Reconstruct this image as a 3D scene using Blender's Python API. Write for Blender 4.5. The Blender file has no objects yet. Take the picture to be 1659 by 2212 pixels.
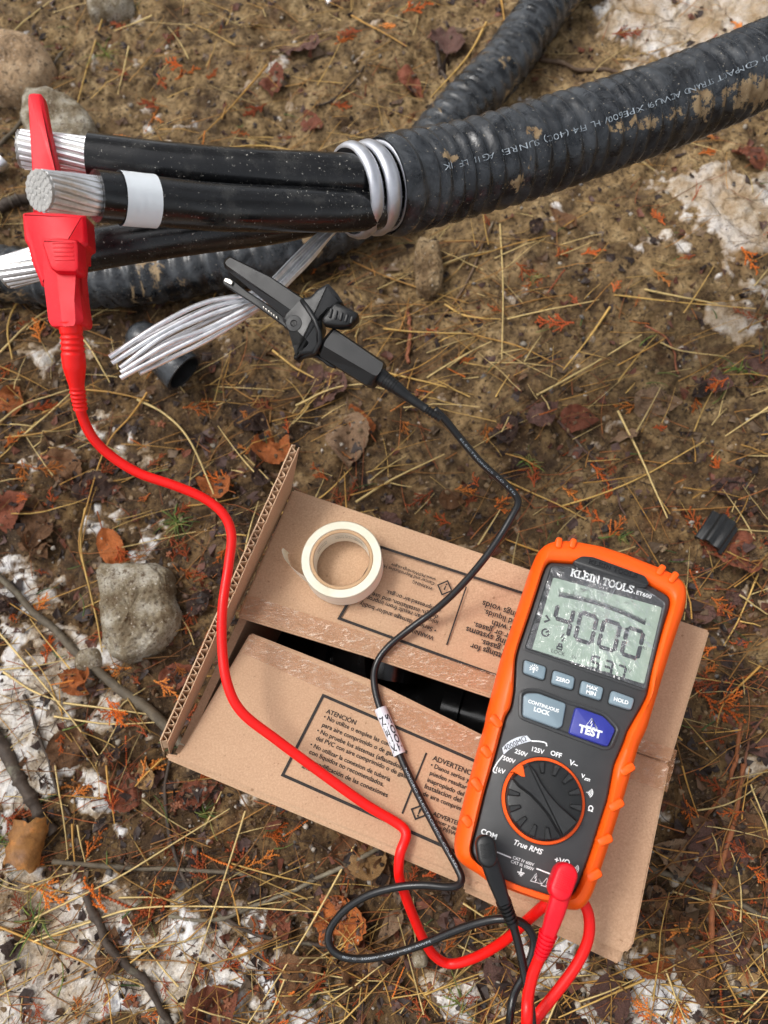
import bpy, math, random
import numpy as np
from mathutils import Vector, Matrix

random.seed(7)
RNG = np.random.default_rng(11)
SC = bpy.context.scene
COL = SC.collection
R = math.radians

# ------------------------------------------------------------------ camera
CAM_H, PITCH, ROLL = 0.62, 68.0, -8.0
FPX, PW, PH = 1662.0, 1659.0, 2212.0          # focal length and photo size in survey pixels
cam_data = bpy.data.cameras.new('camera')
cam = bpy.data.objects.new('camera', cam_data)
COL.objects.link(cam)
SC.camera = cam
_p, _r = R(PITCH), R(ROLL)
FW = np.array([0, math.cos(_p), -math.sin(_p)])
_rt = np.array([1.0, 0, 0])
_up = np.cross(_rt, FW)
RT = math.cos(_r) * _rt + math.sin(_r) * _up
UP = math.cos(_r) * _up - math.sin(_r) * _rt
EYE = np.array([0, 0, CAM_H])
cam.matrix_world = Matrix(((RT[0], UP[0], -FW[0], EYE[0]), (RT[1], UP[1], -FW[1], EYE[1]),
                           (RT[2], UP[2], -FW[2], EYE[2]), (0, 0, 0, 1)))
cam_data.sensor_width = 36.0
cam_data.lens = 36.0 * FPX / PH
cam_data.clip_start, cam_data.clip_end = 0.01, 200.0
cam_data.dof.use_dof = True
cam_data.dof.focus_distance = 0.44
cam_data.dof.aperture_fstop = 11.0

# ------------------------------------------------------------------ world, sun, exposure
SUN_EL, SUN_AZ = 58.0, 292.0
world = bpy.data.worlds.new('World')
SC.world = world
world.use_nodes = True
wn = world.node_tree.nodes
wl = world.node_tree.links
sky = wn.new('ShaderNodeTexSky')
sky.sky_type = 'NISHITA'
sky.sun_disc = False
sky.sun_elevation = R(SUN_EL)
sky.sun_rotation = R(SUN_AZ)
sky.dust_density = 4.0
hs = wn.new('ShaderNodeHueSaturation')
hs.inputs['Saturation'].default_value = 0.22
wl.new(sky.outputs[0], hs.inputs['Color'])
wl.new(hs.outputs[0], wn['Background'].inputs['Color'])
wn['Background'].inputs['Strength'].default_value = 0.11
sun_d = bpy.data.lights.new('sun', 'SUN')
sun_d.energy = 1.5
sun_d.angle = R(18)
sun_d.color = (1.0, 0.965, 0.92)
sun = bpy.data.objects.new('sun', sun_d)
COL.objects.link(sun)
_sd = Vector((math.sin(R(SUN_AZ)) * math.cos(R(SUN_EL)), math.cos(R(SUN_AZ)) * math.cos(R(SUN_EL)), math.sin(R(SUN_EL))))
sun.rotation_euler = _sd.to_track_quat('Z', 'Y').to_euler()
SC.view_settings.view_transform = 'Standard'
SC.view_settings.look = 'None'
SC.view_settings.gamma = 1.0
SC.view_settings.use_curve_mapping = False
SC.view_settings.exposure = 1.16
SC.render.engine = 'CYCLES'
SC.cycles.use_denoising = True

# ------------------------------------------------------------------ survey helpers
def ray(u, v):
    return (u - PW / 2) / FPX * RT - (v - PH / 2) / FPX * UP + FW

def P(u, v, z):
    """photo point -> place on the level z"""
    d = ray(u, v)
    return EYE + d * ((z - CAM_H) / d[2])

def D(u, v, depth):
    return EYE + ray(u, v) * depth

class Plane:
    """a plane in the place with its own 2D axes"""
    def __init__(s, o, ex, ey):
        s.o = np.array(o, float)
        s.ex = np.array(ex, float); s.ex /= np.linalg.norm(s.ex)
        ey = np.array(ey, float); ey = ey - s.ex * (ey @ s.ex)
        s.ey = ey / np.linalg.norm(ey)
        s.ez = np.cross(s.ex, s.ey)
        if s.ez @ FW > 0:
            s.ez = -s.ez
    def uv(s, u, v, h=0.0):
        d = ray(u, v)
        o = s.o + s.ez * h
        t = ((o - EYE) @ s.ez) / (d @ s.ez)
        q = EYE + d * t - o
        return np.array([q @ s.ex, q @ s.ey])
    def loop(s, pts, h=0.0):
        return np.array([s.uv(u, v, h) for u, v in pts])
    def w(s, xy, z=0.0):
        xy = np.asarray(xy, float)
        return s.o + np.outer(xy[:, 0], s.ex) + np.outer(xy[:, 1], s.ey) + np.outer(np.broadcast_to(z, len(xy)), s.ez)

# ------------------------------------------------------------------ object helpers
WORLD = {}

def props(o, label=None, cat=None, group=None, kind=None):
    if label: o['label'] = label
    if cat: o['category'] = cat
    if group: o['group'] = group
    if kind: o['kind'] = kind
    return o

def thing(name, loc, label, cat, group=None):
    o = bpy.data.objects.new(name, None)
    o.empty_display_size = 0.02
    COL.objects.link(o)
    o.location = tuple(loc)
    WORLD[o.name] = np.array(loc, float)
    return props(o, label, cat, group)

def mesh_data(name, V, F, mat=None, smooth=False):
    me = bpy.data.meshes.new(name)
    me.from_pydata([tuple(map(float, v)) for v in V], [], [tuple(map(int, f)) for f in F])
    me.update()
    if mat: me.materials.append(mat)
    if smooth:
        me.polygons.foreach_set('use_smooth', [True] * len(me.polygons))
    return me

def link(name, me, parent=None):
    o = bpy.data.objects.new(name, me)
    COL.objects.link(o)
    if parent is not None:
        o.parent = parent
        pw = WORLD.get(parent.name, np.zeros(3))
        o.location = tuple(-pw)
        WORLD[o.name] = np.zeros(3)
    else:
        WORLD[o.name] = np.zeros(3)
    return o

def mk(name, VF, mat, parent=None, smooth=False, sharp=None):
    V, F = VF
    me = mesh_data(name, V, F, mat, smooth)
    if sharp:
        me.set_sharp_from_angle(angle=R(sharp))
    return link(name, me, parent)

def join(parts):
    V, F, n = [], [], 0
    for v, f in parts:
        v = np.asarray(v, float)
        V.append(v)
        F += [tuple(i + n for i in q) for q in f]
        n += len(v)
    return np.vstack(V), F

def spline(pts, n):
    """Catmull-Rom through points of any dimension, resampled evenly"""
    pts = np.asarray(pts, float)
    if len(pts) == 2:
        t = np.linspace(0, 1, n)[:, None]
        return pts[0] * (1 - t) + pts[1] * t
    p = np.vstack([2 * pts[0] - pts[1], pts, 2 * pts[-1] - pts[-2]])
    out = []
    for i in range(len(pts) - 1):
        a, b, c, d = p[i:i + 4]
        t = np.linspace(0, 1, 24, endpoint=False)[:, None]
        out.append(0.5 * (2 * b + (c - a) * t + (2 * a - 5 * b + 4 * c - d) * t**2 + (3 * b - a - 3 * c + d) * t**3))
    out = np.vstack(out + [pts[-1:]])
    L = np.r_[0, np.cumsum(np.linalg.norm(np.diff(out[:, :3], axis=0), axis=1))]
    s = np.linspace(0, L[-1], n)
    return np.stack([np.interp(s, L, out[:, k]) for k in range(out.shape[1])], 1)

def frames(c):
    t = np.gradient(c, axis=0)
    t /= np.linalg.norm(t, axis=1)[:, None]
    n = np.cross(t[0], [0, 0, 1.0])
    if np.linalg.norm(n) < 1e-3: n = np.cross(t[0], [0, 1.0, 0])
    n /= np.linalg.norm(n)
    N = [n]
    for i in range(1, len(c)):
        n = N[-1] - t[i] * (N[-1] @ t[i])
        N.append(n / np.linalg.norm(n))
    N = np.array(N)
    return t, N, np.cross(t, N)

def tube(c, r, seg=10, cap=True, rfun=None):
    """c: Nx3 centre line, r: radius (scalar or N); rfun(i-array N, theta) multiplies it"""
    c = np.asarray(c, float)
    N = len(c)
    t, n, b = frames(c)
    th = np.linspace(0, 2 * math.pi, seg, endpoint=False)
    rr = np.broadcast_to(np.asarray(r, float).reshape(-1, 1), (N, seg)).copy()
    if rfun is not None: rr *= rfun(np.arange(N)[:, None], th[None, :])
    V = c[:, None, :] + rr[..., None] * (np.cos(th)[None, :, None] * n[:, None, :] + np.sin(th)[None, :, None] * b[:, None, :])
    V = V.reshape(-1, 3)
    F = []
    for i in range(N - 1):
        for j in range(seg):
            k = (j + 1) % seg
            F.append((i * seg + j, i * seg + k, (i + 1) * seg + k, (i + 1) * seg + j))
    if cap:
        F.append(tuple(range(seg))[::-1])
        F.append(tuple((N - 1) * seg + j for j in range(seg)))
    return V, F

def ccw(l):
    l = np.asarray(l, float)
    x, y = l[:, 0], l[:, 1]
    return l if np.sum(x * np.roll(y, -1) - np.roll(x, -1) * y) > 0 else l[::-1]

def inset(l, d):
    e = np.roll(l, -1, 0) - l
    e /= np.maximum(np.linalg.norm(e, axis=1), 1e-9)[:, None]
    nrm = np.stack([-e[:, 1], e[:, 0]], 1)
    m = nrm + np.roll(nrm, 1, 0)
    m /= np.maximum(np.linalg.norm(m, axis=1), 1e-6)[:, None]
    cs = np.maximum((m * nrm).sum(1), 0.4)
    return l + m * (d / cs)[:, None]

def rounded(pts, r, n=5):
    pts = ccw(pts)
    m = len(pts)
    rs = [r] * m if np.isscalar(r) else r
    out = []
    for i in range(m):
        p, a, b = pts[i], pts[i - 1], pts[(i + 1) % m]
        da, db = a - p, b - p
        la, lb = np.linalg.norm(da), np.linalg.norm(db)
        k = min(rs[i], la * 0.45, lb * 0.45)
        q0, q1 = p + da / la * k, p + db / lb * k
        for t in np.linspace(0, 1, n):
            out.append(q0 * (1 - t)**2 + 2 * p * t * (1 - t) + q1 * t**2)
    return np.array(out)

def smooth_loop(pts, n=160):
    pts = np.asarray(pts, float)
    k = len(pts)
    ext = np.vstack([pts[-3:], pts, pts[:4]])
    s = spline(ext, 40 * len(ext))
    i0 = np.argmin(np.linalg.norm(s - pts[0], axis=1)[:len(s) // 2])
    d = np.linalg.norm(s - pts[0], axis=1)
    d[:len(s) // 2] = 9e9
    i1 = np.argmin(d)
    s = s[i0:i1]
    return s[np.linspace(0, len(s) - 1, n).astype(int)]

def slab(pl, loop, prof, bottom=True, top=True):
    """stack of inset copies of a 2D loop at heights over the plane"""
    loop = ccw(loop)
    N = len(loop)
    V = np.vstack([pl.w(inset(loop, d) if abs(d) > 1e-9 else loop, z) for d, z in prof])
    F = []
    for i in range(len(prof) - 1):
        for j in range(N):
            k = (j + 1) % N
            F.append((i * N + j, i * N + k, (i + 1) * N + k, (i + 1) * N + j))
    if top: F.append(tuple((len(prof) - 1) * N + j for j in range(N)))
    if bottom: F.append(tuple(range(N))[::-1])
    return V, F

def stack(pl, loops):
    """matching 2D loops at their own heights, closed top and bottom"""
    n = len(loops[0][0])
    V = np.vstack([pl.w(l, z) for l, z in loops])
    F = [(i * n + j, i * n + (j + 1) % n, (i + 1) * n + (j + 1) % n, (i + 1) * n + j) for i in range(len(loops) - 1) for j in range(n)]
    F += [tuple((len(loops) - 1) * n + j for j in range(n)), tuple(range(n))[::-1]]
    return V, F

def circle(c, r, n=48, r2=None):
    t = np.linspace(0, 2 * math.pi, n, endpoint=False)
    return np.stack([c[0] + r * np.cos(t), c[1] + (r2 or r) * np.sin(t)], 1)

def polyline_strip(pl, pts, wdt, z, closed=False):
    """flat stroke of constant width"""
    pts = np.asarray(pts, float)
    if closed:
        a = inset(ccw(pts), -wdt / 2); b = inset(ccw(pts), wdt / 2)
        n = len(pts)
        return pl.w(np.vstack([a, b]), z), [(i, (i + 1) % n, n + (i + 1) % n, n + i) for i in range(n)]
    t = np.gradient(pts, axis=0)
    t /= np.linalg.norm(t, axis=1)[:, None]
    nr = np.stack([-t[:, 1], t[:, 0]], 1) * wdt / 2
    n = len(pts)
    return pl.w(np.vstack([pts + nr, pts - nr]), z), [(i, i + 1, n + i + 1, n + i) for i in range(n - 1)]

_fc = {}
def text_mesh(body, bold=0.0, shear=0.0):
    key = (body, bold, shear)
    if key in _fc: return _fc[key]
    cu = bpy.data.curves.new('lettering', 'FONT')
    cu.body = body
    cu.size = 1.0
    cu.offset = bold
    cu.shear = shear
    cu.resolution_u = 3
    ob = bpy.data.objects.new('lettering', cu)
    COL.objects.link(ob)
    dg = bpy.context.evaluated_depsgraph_get()
    me = bpy.data.meshes.new_from_object(ob.evaluated_get(dg))
    V = np.array([v.co[:2] for v in me.vertices]) if len(me.vertices) else np.zeros((1, 2))
    F = [tuple(p.vertices) for p in me.polygons]
    bpy.data.objects.remove(ob)
    bpy.data.curves.remove(cu)
    bpy.data.meshes.remove(me)
    _fc[key] = (V, F)
    return V, F

def text_on(pl, body, a, b, z, bold=0.0, shear=0.0, center=False, height=None):
    """lettering whose baseline runs from 2D point a to b on the plane"""
    V, F = text_mesh(body, bold, shear)
    V = V.copy()
    x0, x1 = V[:, 0].min(), V[:, 0].max()
    a, b = np.asarray(a, float), np.asarray(b, float)
    d = b - a
    L = np.linalg.norm(d)
    d = d / L
    sx = L / (x1 - x0)
    sy = sx if height is None else height / max(1e-6, (V[:, 1].max() - min(0, V[:, 1].min()) if height else 1))
    n = np.array([-d[1], d[0]])
    q = a + np.outer((V[:, 0] - x0) * sx, d) + np.outer(V[:, 1] * sy, n)
    return pl.w(q, z), F

# ------------------------------------------------------------------ noise on the ground
def _h(x, y, s):
    h = (x.astype(np.int64) * 374761393 + y.astype(np.int64) * 668265263 + s * 1442695041) & 0xffffffff
    h = ((h ^ (h >> 13)) * 1274126177) & 0xffffffff
    return ((h ^ (h >> 16)) & 0xffff) / 65535.0

def vn(x, y, s=0):
    x = np.asarray(x, float); y = np.asarray(y, float)
    xi, yi = np.floor(x), np.floor(y)
    fx, fy = x - xi, y - yi
    fx = fx * fx * (3 - 2 * fx); fy = fy * fy * (3 - 2 * fy)
    a, b = _h(xi, yi, s), _h(xi + 1, yi, s)
    c, d = _h(xi, yi + 1, s), _h(xi + 1, yi + 1, s)
    return (a * (1 - fx) + b * fx) * (1 - fy) + (c * (1 - fx) + d * fx) * fy

def fbm(x, y, f, o=4, s=0):
    v, a, t = 0, 1.0, 0
    for i in range(o):
        v = v + a * vn(x * f + 13.7 * i, y * f - 7.1 * i, s + i)
        t += a; a *= 0.5; f *= 2.03
    return v / t - 0.5

def hz_low(x, y):
    return 0.022 * fbm(x, y, 5.0, 2, 3) + 0.012 * fbm(x, y, 17.0, 2, 9)

def hz(x, y):
    r = fbm(x, y, 46.0, 3, 21)
    return hz_low(x, y) + 0.014 * r + 0.010 * np.abs(fbm(x, y, 120.0, 2, 31)) - 0.002 + 0.0045 * fbm(x, y, 260.0, 2, 41)

def G(u, v, up=0.0):
    q = P(u, v, 0.0)
    for _ in range(3):
        q = P(u, v, float(hz(q[0], q[1])) + up)
    return q

# ------------------------------------------------------------------ materials
def srgb(r, g, b):
    f = lambda c: (c / 255 / 12.92) if c / 255 <= 0.04045 else ((c / 255 + 0.055) / 1.055) ** 2.4
    return (f(r), f(g), f(b), 1.0)

class Mat:
    def __init__(s, name):
        s.m = bpy.data.materials.new(name)
        s.m.use_nodes = True
        s.n = s.m.node_tree.nodes
        s.l = s.m.node_tree.links
        s.b = s.n['Principled BSDF']
        s.co = s.n.new('ShaderNodeTexCoord').outputs['Object']
    def noise(s, scale, detail=4, rough=0.55, dist=0.0, vec=None, out='Fac'):
        t = s.n.new('ShaderNodeTexNoise')
        t.inputs['Scale'].default_value = scale
        t.inputs['Detail'].default_value = detail
        t.inputs['Roughness'].default_value = rough
        t.inputs['Distortion'].default_value = dist
        s.l.new(vec or s.co, t.inputs['Vector'])
        return t.outputs[out]
    def voro(s, scale, feature='F1', out='Distance', vec=None):
        t = s.n.new('ShaderNodeTexVoronoi')
        t.feature = feature
        t.inputs['Scale'].default_value = scale
        s.l.new(vec or s.co, t.inputs['Vector'])
        return t.outputs[out]
    def ramp(s, fac, stops, interp='LINEAR'):
        r = s.n.new('ShaderNodeValToRGB')
        r.color_ramp.interpolation = interp
        el = r.color_ramp.elements
        while len(el) < len(stops): el.new(0.5)
        for e, (p, c) in zip(el, stops):
            e.position = p
            e.color = c if not np.isscalar(c) else (c, c, c, 1)
        s.l.new(fac, r.inputs[0])
        return r.outputs[0]
    def mix(s, fac, a, b, mode='MIX'):
        m = s.n.new('ShaderNodeMix')
        m.data_type = 'RGBA'
        m.blend_type = mode
        for sock, val in ((m.inputs[0], fac), (m.inputs[6], a), (m.inputs[7], b)):
            if hasattr(val, 'links') or isinstance(val, bpy.types.NodeSocket): s.l.new(val, sock)
            else: sock.default_value = val
        return m.outputs[2]
    def math(s, op, a, b=None):
        m = s.n.new('ShaderNodeMath')
        m.operation = op
        for sock, val in ((m.inputs[0], a), (m.inputs[1], b)):
            if val is None: continue
            if isinstance(val, bpy.types.NodeSocket): s.l.new(val, sock)
            else: sock.default_value = val
        return m.outputs[0]
    def mapping(s, scale=(1, 1, 1), rot=(0, 0, 0), vec=None):
        m = s.n.new('ShaderNodeMapping')
        m.inputs['Scale'].default_value = scale
        m.inputs['Rotation'].default_value = rot
        s.l.new(vec or s.co, m.inputs['Vector'])
        return m.outputs[0]
    def attr(s, name):
        a = s.n.new('ShaderNodeAttribute')
        a.attribute_name = name
        return a.outputs['Color'], a.outputs['Fac']
    def bump(s, h, strength=0.3, dist=0.001, prev=None):
        b = s.n.new('ShaderNodeBump')
        b.inputs['Strength'].default_value = strength
        b.inputs['Distance'].default_value = dist
        s.l.new(h, b.inputs['Height'])
        if prev: s.l.new(prev, b.inputs['Normal'])
        s.l.new(b.outputs[0], s.b.inputs['Normal'])
        return b.outputs[0]
    def set(s, **k):
        names = dict(color='Base Color', rough='Roughness', metal='Metallic', spec='Specular IOR Level', coat='Coat Weight',
                     coat_rough='Coat Roughness', alpha='Alpha', trans='Transmission Weight', sss='Subsurface Weight', ior='IOR', sheen='Sheen Weight')
        for key, val in k.items():
            sock = s.b.inputs[names[key]]
            if isinstance(val, bpy.types.NodeSocket): s.l.new(val, sock)
            else: sock.default_value = val
        return s

def plastic(name, col, rough=0.45, var=0.12, bump=0.08, bscale=1500.0, dust=None, spec=0.5):
    m = Mat(name)
    n = m.noise(60, 4)
    c = m.mix(m.ramp(n, [(0.3, 0.0), (0.7, 1.0)]), tuple(x * (1 - var) for x in col[:3]) + (1,), tuple(min(1, x * (1 + var)) for x in col[:3]) + (1,))
    if dust:
        k = m.ramp(m.noise(900, 3, 0.7), [(0.62, 0.0), (0.72, dust)])
        c = m.mix(k, c, srgb(150, 140, 125))
    m.set(color=c, rough=m.ramp(m.noise(90, 3), [(0.3, max(0.05, rough - 0.08)), (0.7, rough + 0.08)]), spec=spec)
    if bump: m.bump(m.noise(bscale, 2), bump, 0.0004)
    return m.m

M = {}
# mud
m = Mat('mud')
big = m.noise(7, 5, 0.6)
mid = m.noise(38, 6, 0.65, 0.4)
fine = m.noise(260, 5, 0.7)
c1 = m.ramp(mid, [(0.30, srgb(56, 43, 28)), (0.43, srgb(106, 85, 57)), (0.56, srgb(146, 121, 84)), (0.72, srgb(178, 155, 116))])
c2 = m.ramp(mid, [(0.30, srgb(36, 27, 18)), (0.45, srgb(74, 56, 36)), (0.58, srgb(112, 87, 56)), (0.74, srgb(150, 124, 84))])
ac, af = m.attr('humus')
c = m.mix(m.ramp(m.math('ADD', af, m.math('MULTIPLY', m.math('SUBTRACT', big, 0.5), 1.6)), [(0.35, 0.0), (0.6, 1.0)]), c1, c2)
c = m.mix(m.ramp(fine, [(0.36, 0.85), (0.5, 0.0)]), c, srgb(40, 27, 17))
c = m.mix(m.ramp(m.noise(430, 3, 0.7), [(0.60, 0.0), (0.70, 0.6)]), c, srgb(160, 134, 98))
c = m.mix(m.ramp(m.noise(11, 5, 0.75), [(0.54, 0.0), (0.64, 0.65)]), c, srgb(58, 41, 27))
c = m.mix(m.ramp(m.noise(15, 4, 0.7), [(0.58, 0.0), (0.70, 0.4)]), c, srgb(104, 62, 34))
m.set(color=c, rough=m.ramp(m.noise(24, 4), [(0.35, 0.55), (0.55, 0.92)]), spec=0.25)
b = m.bump(mid, 0.7, 0.004)
b = m.bump(fine, 0.9, 0.0018, b)
m.bump(m.noise(900, 3, 0.7), 0.8, 0.0008, b)
M['mud'] = m.m
# snow
m = Mat('old_snow')
n = m.noise(26, 5, 0.65)
c = m.ramp(n, [(0.33, srgb(120, 98, 70)), (0.44, srgb(178, 164, 144)), (0.56, srgb(214, 210, 204)), (0.72, srgb(232, 232, 234))])
c = m.mix(m.ramp(m.noise(240, 4, 0.7), [(0.56, 0.0), (0.70, 0.85)]), c, srgb(120, 92, 60))
ac, af = m.attr('thin')
c = m.mix(m.ramp(m.math('ADD', af, m.math('MULTIPLY', m.math('SUBTRACT', m.noise(120, 4, 0.7), 0.5), 0.9)), [(0.25, 0.0), (0.85, 1.0)]), c, m.ramp(m.noise(90, 4), [(0.35, srgb(92, 70, 46)), (0.65, srgb(146, 122, 90))]))
ac, af = m.attr('dirt')
c = m.mix(m.math('MULTIPLY', af, 0.85), c, srgb(150, 122, 84))
m.set(color=c, rough=m.ramp(m.noise(700, 2), [(0.4, 0.2), (0.6, 0.55)]), sss=0.25)
m.b.inputs['Subsurface Radius'].default_value = (0.004, 0.004, 0.005)
m.b.inputs['Subsurface Scale'].default_value = 1.0
b = m.bump(m.voro(420), 0.5, 0.0016)
m.bump(m.noise(1100, 2), 0.6, 0.0008, b)
M['snow'] = m.m
# stone
def stone_mat(name, a, bcol, dark):
    m = Mat(name)
    c = m.ramp(m.noise(48, 6, 0.75), [(0.34, dark), (0.47, a), (0.62, bcol)])
    c = m.mix(m.ramp(m.noise(190, 5, 0.75), [(0.52, 0.0), (0.62, 0.9)]), c, dark)
    c = m.mix(m.ramp(m.noise(420, 2, 0.5), [(0.66, 0.0), (0.72, 0.8)]), c, srgb(212, 204, 190))
    m.set(color=c, rough=0.85, spec=0.3)
    b = m.bump(m.noise(70, 6, 0.7), 0.8, 0.004)
    m.bump(m.noise(420, 4, 0.7), 0.8, 0.0014, b)
    return m.m
M['stone_grey'] = stone_mat('grey_stone', srgb(134, 122, 100), srgb(188, 182, 168), srgb(82, 62, 40))
M['stone_clod'] = stone_mat('pitted_stone', srgb(128, 104, 74), srgb(168, 146, 112), srgb(60, 44, 30))
M['stone_tan'] = stone_mat('tan_stone', srgb(166, 138, 106), srgb(192, 166, 134), srgb(92, 74, 56))
# leaves (colour from the object)
m = Mat('dead_leaf')
oi = m.n.new('ShaderNodeObjectInfo')
uvn = m.n.new('ShaderNodeUVMap').outputs[0]
base = oi.outputs['Color']
n1 = m.noise(55, 5, 0.65)
n2 = m.noise(330, 4, 0.7)
c = m.mix(m.ramp(n1, [(0.35, 0.8), (0.55, 0.0)]), base, m.mix(1.0, base, (0.42, 0.36, 0.36, 1), 'MULTIPLY'))
c = m.mix(m.ramp(n2, [(0.35, 0.6), (0.5, 0.0)]), c, m.mix(1.0, base, (0.5, 0.42, 0.4, 1), 'MULTIPLY'))
c = m.mix(m.ramp(m.noise(90, 4, 0.6, 0.6), [(0.56, 0.0), (0.7, 0.6)]), c, m.mix(1.0, base, (1.9, 1.55, 1.25, 1), 'MULTIPLY'))
c = m.mix(m.ramp(m.noise(30, 5, 0.7, 0.5), [(0.6, 0.0), (0.72, 0.6)]), c, srgb(104, 84, 60))
sep = m.n.new('ShaderNodeSeparateXYZ'); m.l.new(uvn, sep.inputs[0])
av = m.math('ABSOLUTE', m.math('SUBTRACT', sep.outputs[1], 0.5))
vein = m.math('SINE', m.math('MULTIPLY', m.math('SUBTRACT', sep.outputs[0], m.math('MULTIPLY', av, 0.9)), 50.0))
veins = m.ramp(vein, [(0.86, 0.0), (0.99, 1.0)])
mid = m.ramp(av, [(0.012, 1.0), (0.03, 0.0)])
vm = m.math('MAXIMUM', veins, mid)
c = m.mix(m.math('MULTIPLY', vm, 0.28), c, m.mix(1.0, base, (0.45, 0.4, 0.4, 1), 'MULTIPLY'))
m.set(color=c, rough=m.ramp(m.noise(40, 3), [(0.35, 0.42), (0.6, 0.8)]), spec=0.35)
b = m.bump(vm, 0.5, 0.0009)
b = m.bump(n1, 0.5, 0.002, b)
m.bump(n2, 0.6, 0.0008, b)
M['leaf'] = m.m
# tinted vegetable bits: colour from object, or from vertex colours
def bits(name, attr, rough=0.6, var=(0.55, 1.35), scale=140):
    m = Mat(name)
    if attr: base = m.attr('tint')[0]
    else:
        base = m.n.new('ShaderNodeObjectInfo').outputs['Color']
    f = m.noise(scale, 4, 0.65)
    c = m.mix(1.0, base, m.ramp(f, [(0.3, var[0]), (0.7, min(1.0, var[1]))]), 'MULTIPLY')
    m.set(color=c, rough=rough, spec=0.4)
    m.bump(m.noise(700, 3, 0.6), 0.4, 0.0005)
    return m.m
M['bit'] = bits('plant_litter', True)
M['sprig'] = bits('cedar_frond', False, 0.65, (0.72, 1.0))
M['straw'] = bits('dry_straw', False, 0.5, (0.62, 1.0), 60)
m = Mat('bark')
oi = m.n.new('ShaderNodeObjectInfo').outputs['Color']
f = m.noise(120, 5, 0.7)
c = m.mix(1.0, oi, m.ramp(f, [(0.3, 0.45), (0.7, 1.0)]), 'MULTIPLY')
c = m.mix(m.ramp(m.noise(60, 4, 0.6), [(0.6, 0.0), (0.7, 0.5)]), c, srgb(126, 124, 104))
m.set(color=c, rough=0.7)
b = m.bump(f, 0.7, 0.0012)
m.bump(m.noise(500, 3), 0.5, 0.0006, b)
M['bark'] = m.m
# cardboard
m = Mat('cardboard')
f = m.noise(900, 4, 0.7)
c = m.ramp(f, [(0.3, srgb(178, 144, 114)), (0.5, srgb(194, 159, 128)), (0.7, srgb(208, 175, 145))])
c = m.mix(m.ramp(m.noise(9, 4, 0.6), [(0.35, 0.35), (0.65, 0.0)]), c, srgb(158, 122, 94))
c = m.mix(m.ramp(m.noise(330, 2, 0.5), [(0.70, 0.0), (0.75, 0.55)]), c, srgb(128, 92, 64))
m.set(color=c, rough=0.82, spec=0.25)
st = m.noise(1.0, 2, 0.5, vec=m.mapping((300, 20, 300), (0, 0, R(28))))
b = m.bump(st, 0.05, 0.0004)
m.bump(f, 0.12, 0.0003, b)
M['card'] = m.m
m = Mat('corrugated_edge')
m.set(color=m.ramp(m.noise(500, 3), [(0.3, srgb(196, 160, 126)), (0.7, srgb(222, 192, 160))]), rough=0.9, spec=0.2)
M['card_edge'] = m.m
m = Mat('box_print')
f = m.noise(1100, 3, 0.7)
m.set(color=m.ramp(f, [(0.35, srgb(34, 31, 30)), (0.62, srgb(52, 47, 44)), (0.78, srgb(92, 74, 60))]), rough=0.7, spec=0.3)
M['print'] = m.m
m = Mat('clear_tape')
sc_ = m.ramp(m.noise(210, 5, 0.8, vec=m.mapping((1.0, 2.6, 1.0), (0, 0, R(20)))), [(0.52, 0.0), (0.64, 1.0)])
m.set(color=m.mix(sc_, srgb(176, 124, 84), srgb(226, 206, 184)), rough=m.ramp(m.noise(160, 4), [(0.4, 0.12), (0.6, 0.36)]), spec=0.5,
      alpha=m.math('ADD', 0.34, m.math('MULTIPLY', sc_, m.ramp(m.noise(40, 3, 0.6), [(0.42, 0.0), (0.6, 0.5)]))))
b = m.bump(m.noise(60, 5, 0.6, 1.5), 0.35, 0.0016)
m.bump(m.noise(520, 4, 0.7), 0.5, 0.0008, b)
M['tape_clear'] = m.m
# rubber and plastics
M['orange'] = plastic('orange_rubber', srgb(252, 92, 10), 0.45, 0.04, 0.10, 2500, None, 0.35)
M['body_grey'] = plastic('dark_grey_plastic', srgb(56, 57, 58), 0.46, 0.06, 0.16, 3200)
M['black'] = plastic('black_plastic', srgb(24, 25, 26), 0.42, 0.1, 0.12, 2500, 0.12)
M['black_gloss'] = plastic('black_gloss', srgb(20, 20, 21), 0.2, 0.1, 0.04)
M['clip_black'] = plastic('black_clip_plastic', srgb(15, 16, 17), 0.42, 0.08, 0.10, 2500, None)
M['badge'] = plastic('badge_black', srgb(38, 39, 40), 0.38, 0.1, 0.1)
M['button'] = plastic('grey_button_rubber', srgb(124, 142, 152), 0.5, 0.04, 0.05)
M['blue'] = plastic('blue_button_rubber', srgb(44, 52, 146), 0.45, 0.05, 0.05)
M['white'] = plastic('white_print', srgb(238, 240, 240), 0.5, 0.02, 0)
M['label_white'] = plastic('printed_white_label', srgb(214, 220, 228), 0.45, 0.02, 0)
M['ink_pale'] = plastic('pale_wire_print', srgb(150, 160, 168), 0.5, 0.1, 0)
M['red'] = plastic('red_plastic', srgb(222, 8, 32), 0.46, 0.10, 0.08, 2000, 0.12, 0.4)
M['red_wire'] = plastic('red_silicone', srgb(238, 16, 10), 0.40, 0.08, 0.05, 2000, 0.10, 0.4)
M['black_wire'] = plastic('black_silicone', srgb(20, 20, 21), 0.32, 0.1, 0.05, 2000)
M['tape_white'] = plastic('white_vinyl_tape', srgb(226, 232, 236), 0.38, 0.02, 0.1, 200)
m = Mat('paper_tape')
f = m.noise(40, 3, vec=m.mapping((1, 1, 60)))
m.set(color=m.ramp(f, [(0.3, srgb(222, 212, 190)), (0.7, srgb(240, 234, 220))]), rough=0.6)
m.bump(m.noise(300, 3), 0.2, 0.0004)
M['paper_tape'] = m.m
m = Mat('paper_tape_side')
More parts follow.
